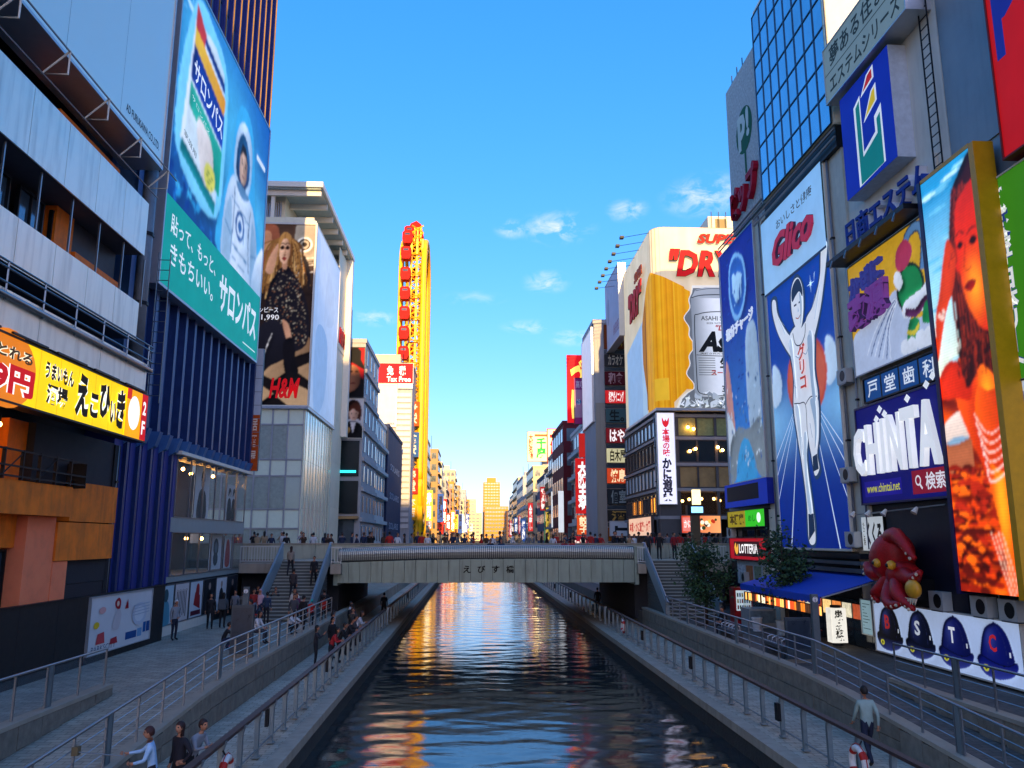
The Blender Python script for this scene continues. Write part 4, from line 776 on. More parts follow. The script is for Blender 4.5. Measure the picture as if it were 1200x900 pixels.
# ---- crab restaurant under the beer billboard
def crab():
    o = (20, 70, ZS); r = empty('building', o, 'dark glazed crab restaurant building below the beer billboard', 'building')
    DW = mat('charcoal_frame', '#4a4a4c', .5, .2, var=.15); TAN = mat('blind_tan', '#9a7c4c', .6, 0, var=.4, scale=.7); WLIT = mat('daylit_pane', '#e4eaea', .12, .1, var=.3, scale=.6, spec=.9)
    x0, x1, Y0, Y1 = 16.3, 27., 70.2, 86.5
    part('core', r, mat('restaurant_interior', '#1a1512', .8, 0, var=.3), 'R', x0, Y0 + 2.5, Y1, ZS, 17.3, -11, -.5)
    part('core_side', r, DW, 'R', x0, Y0 + 1.5, Y1, ZS, 17.3, -.52, -.12)
    for z in (8.0, 10.4, 12.6, 14.9, 16.9):
        b = MB(o); b.box(x0 - .1, x1, Y0 - .08, Y0 + 3, z - .28, z); b.build('floor_edge', mat('ledge_grey', '#8d8e90', .5, .2, var=.1), r)
        b = MB(o); b.box(x0 - .12, x0 + .5, Y0 - .1, Y1, z - .27, z - .02); b.build('ledge', mat('ledge_grey', '#8d8e90'), r)
    part('corner_pier', r, DW, 'F', Y0, x0 - .05, x0 + 1.5, ZS, 17, -1.4, .04)
    for k, x_ in enumerate((17.9, 21.4, 24.9)): part('pier', r, DW, 'F', Y0, x_ - .12, x_ + .12, ZS, 17, -.4, .05)
    for k, (z0, z1) in enumerate(((8.05, 10.1), (10.45, 12.3), (12.65, 14.6), (14.95, 16.6))):
        for i in range(4):
            a = 18.05 + i*1.68; g = (GLASSD, TAN, GLASSD, mat('olive_blind', '#8a9058', .5, 0, var=.3))[k]
            if k == 2 and i % 2: g = GLASSD
            if k == 0: g = mat('smoked_glass', '#3a2a1c', .05, 0, var=.3, alpha=.35)
            window(r, 'F', Y0, a, a + 1.64, z0, z1, g, DW, d=0, fw=.05)
        for i in range(9):
            a = 71.6 + i*1.62; window(r, 'R', x0, a, a + 1.5, z0 + .1, z1 - .1, WLIT if k in (1, 3) else GLASSD, DW, d=.0, fw=.06)
    for i in range(5):
        a = 71.8 + i*2.8; window(r, 'R', x0, a, a + 2.2, 8.3, 9.7, WARMW if i in (0, 2, 3) else GLASSD, DW, d=.02, fw=.07, mull=3)
    for i in range(3): window(r, 'F', Y0, 18.05 + i*2.2, 20.1 + i*2.2, ZS + .1, 6.2, GLASSD, DW, d=0, fw=.08, mull=1)
    part('lintel_light', r, WARM, 'F', Y0, 18.6, 19.6, 5.55, 5.62, 0, .08); part('lintel_light', r, WARM, 'F', Y0, 20.4, 21.3, 5.55, 5.62, 0, .08)
    for i, (x_, z_) in enumerate(((18.4, 9.3), (19.0, 9.45), (19.5, 9.35), (20.1, 9.5), (21.2, 9.5), (21.7, 9.35), (18.9, 15.7), (19.4, 15.55), (21.5, 13.95), (21.9, 13.7), (19.0, 13.6), (19.5, 13.8))):
        y_ = Y0 + (.7 if z_ < 12 else -.22); l = MB((x_, y_, z_)).tube([(x_, y_, z_), (x_, y_, z_ + .35)], .025, 5).build('pendant_lamp', DARKM, None, label='warm globe lamp, %s storey of the crab restaurant, %s in its row' % (('lower', ORD[i]) if z_ < 12 else ('third', ORD[i-8]) if z_ < 15 else ('top', ORD[i-6])), cat='lamp', group='globe lamps of the crab restaurant'); MB((x_, y_, z_)).ball((x_, y_, z_), .13, 8, 6).build('bulb', WARM, l)
    # ground floor boards
    P = Panel('R', x0 - .35, 72.5, 83., 6.35, 8.0); s = sign('sign_board', P, 'peach crab shop board on the canal side of the restaurant', 'sign', .2, DW, .08); A = Art(P); A.rect(0, 0, 1, 1, '#e0b394'); A.text('本家・かに道楽・大蟹', .04, .2, .96, .8, '#b0201c', .03); A.build('artwork', GLOW, s)
    P = Panel('F', Y0 - .25, 18.0, 21.4, 6.55, 8.0); s = sign('menu_board', P, 'lit orange food photo board over the restaurant entrance', 'sign', .15, DW, .06); A = Art(P)
    A.field(0, 0, 1, 1, lambda x, y: mix3('#c9402a', '#f0a060', x), 6, 3); A.rect(.03,.1,.28,.9,'#d8766a')
    for i in range(14): rr = random.Random(i); A.ell(.4+rr.random()*.5, .2+rr.random()*.6, .03+.03*rr.random(), None, rr.choice(['#2e3a1c','#efe0c0','#b83018','#3a2014','#e8b44a']))
    A.text('かに', .06, .3, .25, .75, '#fff0e0', .02); A.build('artwork', GLOW, s)
    P = Panel('F', Y0 - .25, 22.2, 24.4, 6.6, 7.9); s = sign('menu_board', P, 'small green food photo board right of the street pillar', 'sign', .15, DW, .06); A = Art(P); A.rect(0,0,1,1,'#8a9a6a')
    for i in range(9): rr = random.Random(i+40); A.ell(.1+rr.random()*.8, .2+rr.random()*.6, .06, None, rr.choice(['#c23a24','#efe6d0','#31421c','#d8a040']))
    A.build('artwork', GLOW, s)
    P = Panel('F', Y0 - .5, 16.1, 17.6, 9.0, 16.9); s = sign('vertical_sign', P, 'white vertical sign with red and black brush characters on the corner', 'sign', .35, WHITEP, .06); A = Art(P); A.rect(0, 0, 1, 1, '#dcdaf0')
    A.blob([(.32,.88),(.3,.95),(.42,.91),(.5,.93),(.58,.91),(.7,.95),(.68,.88),(.5,.84)], '#c8202c'); A.text('本場の味', .28, .52, .72, .83, '#c01a30', .03, vertical=True); A.text('かに道楽', .2, .03, .8, .5, '#181a2c', .05, vertical=True); A.build('artwork', GLOW, s)
crab()
class Wrap:
    """beer billboard: canal side, rounded corner, street side as one developed strip (s by length)"""
    def __init__(p): p.a, p.r, p.b = 13.2, 1.2, 8.8; p.arc = p.r*math.pi/2; p.W = p.a + p.arc + p.b; p.z0, p.z1 = 17.35, 34.1; p.H = p.z1 - p.z0; p.asp = p.W/p.H; p.org = (18, 70, 17.35)
    def __call__(p, s, t, d=0.):
        l = s*p.W; z = p.z0 + t*p.H; x0, y0 = 16.15, 69.55
        if l < p.a: return (x0 - d, y0 + p.r + (p.a - l), z)
        if l < p.a + p.arc:
            q = (l - p.a)/p.r; return (x0 + p.r - (p.r + d)*math.cos(q), y0 + p.r - (p.r + d)*math.sin(q), z)
        return (x0 + p.r + (l - p.a - p.arc), y0 - d, z)
def beer():
    P = Wrap(); o = P.org; s = empty('billboard', o, 'giant beer billboard wrapping a rounded corner, torn label showing a silver can', 'billboard')
    ss = np.linspace(0, 1, 60); prof = [P(x, 0)[:2] for x in ss] + [(26, 84), (16.5, 84)]
    MB(o).prism(prof, 'z', 17.3, 34.15).build('body', mat('billboard_body', '#a89468', .6, 0, var=.1), s)
    A = Art(P); L = lambda l: l/P.W
    rng = random.Random(2); st = [rng.uniform(-.5, 1) for _ in range(64)]
    A.field(0, 0, 1, 1, lambda x, y: mix3('#efdcb8', '#c0a47a', .2 + .16*st[int(x*62)] - .05*y), 62, 2)
    # glass side (pale blue) and beer
    def strips(l0, l1, n, lo_, hi_, col):
        for i in range(n):
            a = l0 + (l1-l0)*i/n; b = l0 + (l1-l0)*(i+1)/n; A.poly([(L(a), lo_(a)), (L(b), lo_(b)), (L(b), hi_(b)), (L(a), hi_(a))], col(i/n), hold=True)
        A.d += .006
    strips(1.5, 10.6, 18, lambda l: 0, lambda l: .46 + .10*(l-1.5)/9.1, lambda q: '#9fc0dc' if q < .75 else '#b4d0e2')
    ht = lambda l: (.52 + .24*math.sin(min(1, max(0, l-9.2)/4.2)*1.57)) if l < 13.4 else .76 - .11*(l-13.4)/3.7
    tear = lambda z: 16.95 + .28*math.sin(z*23) + .16*math.sin(z*61)
    amb = lambda q: ['#e89a12', '#eea418', '#f2ac1c', '#ea9e14', '#f4b424', '#e08e10'][int(q*53) % 6]
    strips(9.2, 11.3, 8, lambda l: .30 - (l-9.2)*.14 if l < 11 else 0, ht, lambda q: '#b8720f'); strips(10.6, 11.1, 4, lambda l: .02, lambda l: ht(l) - .05, lambda q: '#8a4c0c')
    strips(11.0, 15.4, 30, lambda l: 0, ht, amb); strips(15.4, 16.7, 10, lambda l: .03 + .06*(l-15.4), ht, amb); strips(16.6, 17.2, 4, lambda l: .1, lambda l: ht(l) - .01, amb)
    strips(13.6, 15.0, 8, lambda l: .04, lambda l: .16, lambda q: '#f2bc30')
    # torn edge, then the silver can
    q = [(L(tear(z)), z) for z in np.linspace(.10, .64, 40)]; A.poly([(L(15.6), 0), (L(15.9), .05), (L(16.5), .08)] + q + [(L(17.4), .67), (1, .68), (1, 0)], '#e9e4d6'); A.poly([(L(15.8), 0), (L(16.1), .045), (L(16.7), .08)] + [(x + .004, z) for x, z in q] + [(L(17.5), .655), (1, .66), (1, 0)], '#6d7276')
    sil = lambda x: mix3('#8a9196', '#eef0f0', .5 + .5*math.cos((x - .38)*7.5)) if x < .8 else mix3('#eef0f0', '#9aa0a4', (x-.8)*5)
    A.field(L(17.25), .06, L(23.6), .60, lambda x, y: sil((x - L(17.25))/(L(23.6) - L(17.25))), 26, 4); A.poly([(L(17.3), .60), (L(17.7), .645), (L(18.6), .66), (L(22), .66), (L(23.2), .645), (L(23.6), .60)], '#aab0b4')
    for pts, w, c in (([(17.3,.60),(18.2,.615),(20,.62),(22.5,.615),(23.6,.60)], .10, '#4c5257'), ([(17.7,.64),(18.8,.652),(20.4,.655),(22,.652)], .07, '#62686d'), ([(17.5,.10),(17.5,.46),(17.9,.51),(20,.525),(23,.51)], .08, '#343a40'), ([(17.5,.10),(17.9,.075),(20,.065),(23.3,.07)], .08, '#343a40'), ([(17.55,.285),(20,.28),(23.4,.285)], .06, '#343a40')): A.path([(L(x), y) for x, y in pts], w, c)
    A.text('ASAHI SUPER DRY', L(18.1), .475, L(22.6), .50, '#3a4046', .01); A.text('BEER WITH A CLEAN TASTE', L(18.6), .455, L(22.2), .465, '#50565c', .0); A.text('"DRY"', L(19.4), .42, L(21.6), .45, '#a8202a', .02, shear=.2); A.text('Asahi', L(17.75), .30, L(23.0), .415, '#14171c', .05, shear=.35); A.text('洗練されたクリアな味', L(17.9), .288, L(21.6), .298, '#14171c', .01); A.text('生', L(19.6), .215, L(20.7), .272, '#14171c', .04); A.text('スーパードライ', L(18.8), .175, L(22.6), .205, '#b01c24', .03); A.text('350ml', L(19.7), .085, L(21.3), .12, '#2a2e34', .01)
    for k in range(8): A.line((L(17.7), .268-k*.013), (L(19.2), .268-k*.013), .05, '#50565c', hold=True)
    A.d += .003
    for i in range(70):
        rr = random.Random(i); x = 15.9 + rr.random()*7.2; y = rr.uniform(-.02, .07 if x > 17.2 else .04); A.blob([(L(x + rr.uniform(-.35,.35)), max(0, y + rr.uniform(-.03,.03))) for _ in range(5)], rr.choice(['#8d969c','#b4bcc2','#5f686f','#cfd5d8','#e4e8ea','#79838a']))
    A.text('"DRY"', L(15.35), .715, L(22.2), .87, '#c8181c', .03, shear=.25, edge='#3a2a1c', ew=.02, depth=.16); A.text('SUPER', L(18.0), .905, L(22.2), .96, '#b5261c', .035, shear=.25, edge='#3a2a1c', ew=.02, depth=.1)
    A.text('"DRY"', L(4.5), .60, L(10.8), .78, '#8f1d20', .045, shear=.25, edge='#2a2018', ew=.02, depth=.14); A.text('SUPER', L(7.6), .80, L(11.2), .86, '#7a3a26', .035, shear=.25, depth=.1)
    A.build('artwork', FLEX, s)
    MB(o).box(16.0, 26, 69.4, 84, 17.1, 17.32).build('bottom_trim', ALU, s)
    P2 = Panel('R', 15.6, 83.5, 92, 27.5, 35.5); b2 = sign('billboard', P2, 'white side billboard behind the beer billboard', 'billboard', .8, ALU, .08); A = Art(P2); A.rect(0,0,1,1,'#c5c3d4'); A.text('ASAHI BREWERIES', .55, .1, .95, .25, '#a04868', .0); A.ell(.2, .55, .08, .2, '#a9a4b8'); A.build('artwork', PRINT, b2)
    rt = empty('rooftop_plant', (23, 72, 34.2), 'cream rooftop plant room with railings above the beer billboard', 'plant room'); MB((23, 72, 34.2)).box(22.2, 27, 72, 76, 34.15, 36.3).build('housing', CRW, rt)
    for x_ in (22.4, 23.1, 23.8): MB((23, 72, 34.2)).box(x_, x_ + .06, 71.6, 71.66, 34.15, 36.6).build('mast', DARKM, rt)
    MB((23, 72, 34.2)).box(22.9, 23.9, 71.9, 72, 34.5, 36).build('door', mat('plant_door', '#8a7a50'), rt); MB((23, 72, 34.2)).box(19, 24, 71.5, 71.56, 34.4, 34.45).build('roof_rail', DARKM, rt)
    ml = empty('lamp_arm_row', (14.5, 84, 29), 'row of small floodlight arms reaching out beside the beer billboard', 'floodlights')
    for k in range(8):
        y = 70.5 + k*2.2; MB(tuple(ml.location)).tube([(16.1, y, 33.9 - k*.02), (13.6, y, 33.4)], .025, 4).build('arm', DARKM, ml); MB(tuple(ml.location)).box(13.4, 13.75, y - .25, y + .25, 33.3, 33.5).build('lamp_head', DARKM, ml)
beer()
# ================================================================== RIGHT BANK SIGNS
# runner billboard
P = Panel('R', RX - .25, 34.4, 42.3, 5.6, 23.3); s = sign('billboard', P, 'tall blue billboard of a white runner with raised arms', 'billboard', .25, WHITEP, .1); A = Art(P)
A = Photo(P, 0, 0, 1, .765, '#0c2f8c'); A.rect(-.01, -.01, 1.01, .78, lambda x, y: mix3(mix3('#0a2a86', '#1048ac', y*1.3), '#86c4ee', math.exp(-((y-.36)/.10)**2)*(.35+.65*abs(x-.5)*2)))
for x0, x1 in ((.0,.16),(.84,1.)): A.blob([(x0,.42),(x0+.03,.54),(x1,.5),(x1-.02,.43)], '#c3dcf0')
A.ell(.56, .46, .30, .115, '#c8503c'); A.ell(.56, .46, .27, .10, '#d2624a'); A.flush(90, 200, blur=.6, grain=.04, relief=.25, seed=6)
for x0, x1, y0 in ((.16,.42,.36),(.86,.60,.36),(.0,.40,.26),(1.,.62,.24),(0,.4,.33),(1,.62,.33),(0,.4,.38),(1,.62,.37)): A.line((x1, .40), (x0, 0 if y0 > .35 and (x0 in (.16,.86)) else y0-.12), .03, '#d8e6f4', .11 if x0 in (.16,.86) else .06)
OUT, BOD, SH, INK = '#2c4668', '#e6eaee', '#b9cbdc', '#1d3350'
for col, g in ((OUT, .022), (BOD, 0.)):
    gy = g*P.asp
    A.blob([(.10-g,.735+gy),(.16+g,.73+gy),(.19+g,.68),(.36,.60+gy),(.46,.605+gy),(.44,.52),(.34,.545-gy),(.18,.62-gy),(.10-g,.69)], col)     # left arm
    A.blob([(.90-g,.765),(.93,.79+gy),(.99+g,.775),(.95+g,.72),(.84+g,.62),(.70+g,.545-gy),(.6,.53),(.62,.61+gy),(.74-g,.64),(.86-g,.70)], col)   # right arm
    A.blob([(.34-g,.585),(.46,.615+gy),(.54,.60),(.64,.61+gy),(.73+g,.57),(.70+g,.47),(.71+g,.385-gy),(.5,.36-gy),(.355-g,.385-gy),(.385-g,.48)], col)   # torso
    A.blob([(.36-g,.40),(.55+g,.39),(.54+g,.30),(.50+g,.235),(.535+g,.12),(.55+g,.045),(.53,.012-gy),(.45-g,.02),(.455-g,.12),(.42-g,.23),(.385-g,.30)], col)   # standing leg
    A.blob([(.52-g,.40),(.71+g,.395),(.70+g,.30),(.655+g,.245),(.67+g,.205-gy),(.60,.19-gy),(.57-g,.245),(.53-g,.31)], col)   # lifted leg
    A.blob([(.425-g,.655),(.43-g,.715),(.48,.745+gy),(.56,.745+gy),(.61+g,.71),(.605+g,.65),(.55,.60-gy),(.48,.605-gy)], col)   # head
A.blob([(.44,.69),(.44,.72),(.49,.74),(.56,.742),(.605,.71),(.60,.685),(.56,.705),(.5,.70)], INK); A.rect(.465,.672,.505,.677,INK,True); A.rect(.54,.672,.58,.677,INK,True); A.path([(.48,.638),(.52,.632),(.56,.64)], .05, '#a04a3c'); A.poly([(.525,.665),(.54,.65),(.515,.65)], SH)
A.poly([(.455,.02),(.55,.045),(.545,.09),(.47,.09)], INK); A.poly([(.585,.20),(.665,.205),(.655,.245),(.59,.24)], INK)
A.path([(.42,.60),(.45,.565),(.53,.555),(.6,.575),(.62,.605)], .06, INK); A.path([(.37,.40),(.45,.395),(.54,.385),(.54,.31),(.56,.26)], .05, INK); A.path([(.54,.385),(.62,.40),(.71,.395)], .05, INK)
for q in ([(.34,.58),(.38,.52),(.40,.45)], [(.70,.56),(.67,.5),(.68,.43)], [(.2,.67),(.3,.61)], [(.86,.68),(.76,.60)], [(.47,.22),(.48,.12)]): A.path(q, .05, SH)
A.blob([(.66,.57),(.71,.56),(.69,.45),(.70,.39),(.66,.39),(.65,.47)], SH); A.blob([(.49,.30),(.53,.3),(.5,.2),(.53,.1),(.49,.1),(.47,.2)], SH)
A.blob([(.64,.56),(.70,.55),(.68,.44),(.69,.39),(.66,.385),(.645,.46)], '#9db4ca'); A.blob([(.36,.575),(.39,.5),(.40,.42),(.42,.42),(.415,.5),(.40,.58)], '#c3d2e0'); A.blob([(.39,.39),(.42,.30),(.44,.24),(.45,.30),(.44,.38)], '#c3d2e0'); A.blob([(.62,.39),(.66,.32),(.64,.26),(.68,.30),(.69,.38)], '#9db4ca'); A.blob([(.57,.70),(.60,.68),(.59,.64),(.56,.61),(.57,.66)], '#a9bccd')
for q in ([(.45,.53),(.50,.52),(.54,.53)], [(.56,.53),(.61,.52),(.65,.535)], [(.40,.45),(.43,.44)], [(.25,.655),(.31,.635)], [(.80,.665),(.75,.635)], [(.46,.30),(.47,.25)], [(.60,.33),(.62,.29)]): A.path(q, .04, '#8097b0')
A.text('グリコ', .485, .43, .60, .555, '#c23a2c', .03, vertical=True)
A.poly([(.80,.70),(.805,.72),(.82,.725)], '#d0e8f8')
for k in range(8):
    a = k*math.pi/4; r = .055 if k % 2 == 0 else .025; A.line((.75, .70), (.75 + r*math.cos(a), .70 + r*P.asp*math.sin(a)), .10, '#cfeaf8', .01, hold=True)
A.d += .003; A.field(0, .765, 1, 1, lambda x, y: mix3('#a9d0ee', '#7fbdea', y*2-1.3), 6, 4); A.line((0, .765), (1, .765), .12, '#2a3c5c')
A.text('おいしさと健康', .28, .935, .86, .965, '#2b3346', .01, slope=0); A.text('Glico', .22, .82, .86, .915, '#a82c4c', .03, shear=.4, edge='#35223c', ew=.03, depth=.14)
A.build('artwork', FLEX, s)
# E emblem: grey slogan board, blue box with emblem, raised name
P = Panel('R', RX - .9, 25.5, 32.1, 24.85, 27.4); s = sign('sign_board', P, 'grey slogan board above the E emblem', 'sign', .9, ALU, .05, back=mat('slate_board', '#5c7076', .5)); A = Art(P); A.rect(0,0,1,1,'#6d8388'); A.line((.0,.5),(1,.5),.05,'#27363a'); A.text('夢ある住まい', .08, .57, .95, .93, '#1c2a2e', .02); A.text('エステムシリーズ', .06, .1, .95, .42, '#1c2a2e', .02); A.build('artwork', FLEX, s)
P = Panel('R', RX - .7, 27.3, 31.4, 20.0, 24.6); s = sign('emblem_box', P, 'blue box sign with a large white outlined E emblem', 'sign', .7, back=mat('emblem_white', '#c9d3dc', .4)); A = Art(P); A.rect(.0,.0,1,1,'#0f2a9a')
A.poly([(.28,.02),(.28,.78),(.42,.84),(.42,.30),(.66,.38),(.66,.52),(.80,.58),(.80,.05)], '#dfe6ea'); A.poly([(.32,.03),(.32,.76),(.40,.80),(.40,.26),(.70,.35),(.70,.48),(.77,.51),(.77,.05)], '#0f7a78'); A.poly([(.46,.55),(.74,.64),(.74,.80),(.64,.77)], '#dfe6ea'); A.poly([(.50,.58),(.71,.65),(.71,.77),(.66,.755)], '#d8b82a'); A.poly([(.44,.80),(.72,.86),(.72,.98),(.58,.95)], '#dfe6ea'); A.poly([(.49,.83),(.69,.875),(.69,.955),(.60,.935)], '#b8242c')
A.build('artwork', FLEX, s)
P = Panel('R', RX - .1, 26.0, 32.4, 18.1, 19.5); s = sign('raised_letters', P, 'raised blue company name under the E emblem', 'sign', .1, back=LG); A = Art(P); A.text('日商エステム', .01, .08, .99, .92, '#2746a0', .02, edge='#dfe4ec', ew=.03, depth=.35); A.build('lettering', PRINT, s)
# cold remedy billboard: name, wind swirls (figure simplified to plain swirls)
P = Panel('R', RX - .35, 26.6, 32.6, 12.7, 17.4); s = sign('billboard', P, 'yellow and white medicine billboard with purple raised characters and green swirl', 'billboard', .3, STEEL, .06); A = Art(P)
A = Photo(P, 0, 0, 1, 1, '#dba92a'); A.rect(0,0,1,1,'#dba92a'); A.blob([(-.0,.0),(-.0,.33),(.2,.42),(.5,.52),(.62,.55),(.7,.3),(1,.2),(1,0),(.5,-.0)], '#b9c6dc'); A.rect(0,0,1,.2,'#b9c6dc')
for k in range(7): A.path([(.64,.50),(.50,.46-.03*k),(.30+.03*k,.30-.035*k),(.18+.05*k,.14-.02*k)], .05, '#35558c' if k % 2 else '#dfe6f0')
A.path([(.78,.55),(.74,.75),(.80,.93),(.93,.95),(.97,.8),(.93,.6)], .42, '#2c3f56'); A.path([(.78,.55),(.74,.75),(.80,.93),(.93,.95),(.97,.8),(.93,.6)], .30, '#5d88b8')
A.blob([(.62,.50),(.66,.66),(.76,.72),(.88,.66),(.94,.5),(.88,.34),(.74,.30),(.66,.38)], '#1d3428'); A.blob([(.64,.50),(.68,.64),(.76,.69),(.87,.64),(.91,.5),(.86,.37),(.75,.33),(.68,.39)], '#1f8a4c')
A.blob([(.66,.86),(.64,.74),(.70,.68),(.80,.72),(.84,.82),(.76,.92)], '#b83a5c'); A.blob([(.6,.62),(.62,.70),(.68,.68),(.70,.58),(.65,.54)], '#e8ecee'); A.blob([(.68,.3),(.7,.42),(.9,.46),(1,.52),(1,.36),(.86,.28)], '#e0e4ea'); A.path([(.70,.34),(.82,.30),(.93,.36),(1,.32)], .3, '#6a3060'); A.blob([(.70,.1),(.74,.26),(.84,.24),(.82,.12)], '#1f8a4c'); A.blob([(.88,.2),(.92,.34),(1,.32),(1,.18)], '#1f8a4c'); A.path([(.7,.18),(.78,.15),(.84,.2)], .16, '#d8c23a')
for x_, y_, r_ in ((.66,.07,.05),(.74,.05,.06),(.84,.08,.06),(.93,.06,.07)): A.ell(x_,y_,r_,None,'#dfe4ea')
A.flush(120, 96, blur=.45, grain=.05, relief=.3, seed=4); A.text('かぜに', .05, .66, .5, .86, '#343a86', .04, slope=.35, depth=.2); A.text('改源', .03, .38, .55, .68, '#6e3a86', .05, slope=.15, depth=.25, edge='#31204a', ew=.02); A.build('artwork', FLEX, s)
MB(P.org).box(RX-1.2, RX-.3, 26.4, 32.8, 17.55, 17.75).build('lamp_beam', DARKM, s)
for k in range(5): MB(P.org).tube([(RX-.2, 27+k*1.3, 17.7), (RX-1.2, 27+k*1.3, 17.6), (RX-1.3, 27+k*1.3, 17.3)], .05, 5).build('lamp_arm', STEEL, s)
P = Panel('R', RX - .3, 26.6, 32.1, 11.5, 12.45); s = sign('shop_sign', P, 'blue dentist sign with four white characters', 'sign', .25, DARKM, .05); A = Art(P)
for k, ch in enumerate('戸堂歯科'): A.rect(k*.25+.01,.03,k*.25+.24,.97,'#1c4a86',hold=True)
A.d += .003
for k, ch in enumerate('戸堂歯科'): A.text(ch, k*.25+.05, .16, k*.25+.2, .84, '#e4eaf0', .015)
A.rect(.94,.05,.99,.3,'#d8b02c'); A.build('artwork', FLEX, s)
P = Panel('R', RX - .35, 26.6, 32.9, 7.45, 11.3); s = sign('billboard', P, 'navy billboard with big silver Latin letters and a web address', 'billboard', .3, mat('navy_trim', '#10144a', .4), .08); A = Art(P); A.rect(0,0,1,1,'#15176a')
A.rect(.04,.06,.5,.22,'#241e8a'); A.text('www.chintai.net', .07, .10, .48, .19, '#d8d43a', .01); A.rect(.62,.04,.99,.26,'#8c1c34'); A.text('検索', .76, .07, .96, .23, '#f0e8ea', .02); A.ell(.685,.165,.03,None,'#f0e8ea'); A.ell(.685,.165,.02,None,'#8c1c34'); A.line((.70,.13),(.725,.085),.09,'#f0e8ea')
A.build('artwork', FLEX, s)
for k, (ch, x0, x1) in enumerate((('C', .0, .15), ('H', .17, .33), ('I', .37, .41), ('N', .45, .60), ('T', .61, .77), ('A', .78, .97))):
    B = Art(P); B.d = .05; B.text(ch, x0, .28, x1, .78 + .02*k, '#f4f6f6', .03, depth=.2); B.build('letter', FLEX, s)
for k, (x_, y_) in enumerate(((.385,.87),(.33,.93),(.66,.95),(.87,1.02),(.94,1.08),(.28,.84))):
    B = Art(P); B.d = .06; B.poly([(x_-.035,y_),(x_,y_-.045),(x_+.035,y_),(x_,y_+.045)], '#f4f6f6'); B.build('letter_dot', FLEX, s)
# octopus restaurant front
fr = empty('takoyaki_shop', (RX - .1, 29, 3.6), 'dark takoyaki shop front behind the red octopus', 'shop front'); part('dark_board', fr, mat('dark_navy_board', '#141826', .5, 0, var=.2), 'R', RX - .06, 26.7, 31.6, 3.62, 7.3, 0, .06); part('poster_board', fr, mat('pale_poster', '#7f9cb4', .5, 0, var=.35, scale=2), 'R', RX - .06, 31.7, 33.2, 3.6, 5.4, 0, .08)
MB(tuple(fr.location)).tube([(RX-.5, 26.8, 7.15), (RX-.5, 33.4, 7.0)], .03, 5).build('lamp_rail', STEEL, fr)
for y in (33.2, 31.9, 30.6, 28.4): MB(tuple(fr.location)).tube([(RX-.6, y, 7.12), (RX-.75, y, 6.92)], [.05, .12], 8).build('spotlight', WHITEP, fr)
P = Panel('R', RX - .2, 31.7, 33.5, 5.55, 6.9); s = sign('small_sign', P, 'small white sign with black brush hiragana by the octopus', 'sign', .08); A = Art(P); A.rect(0,0,1,1,'#c9cfce'); A.text('くくる', .22, .15, .92, .85, '#17181a', .05); A.text('たこ焼', .05, .15, .15, .85, '#17181a', .01, vertical=True); A.build('artwork', FLEX, s)
P = Panel('R', RX - .2, 25.9, 26.5, 5.3, 6.8); s = sign('floor_sign', P, 'white 2F lettering on dark wall beside the screen', 'sign', .05, back=mat('dark_navy_board', '#141826')); A = Art(P); A.text('2', .2, .55, .8, .95, '#c9d0d8', .01); A.text('F', .2, .05, .8, .45, '#c9d0d8', .01); A.build('lettering', PRINT, s)
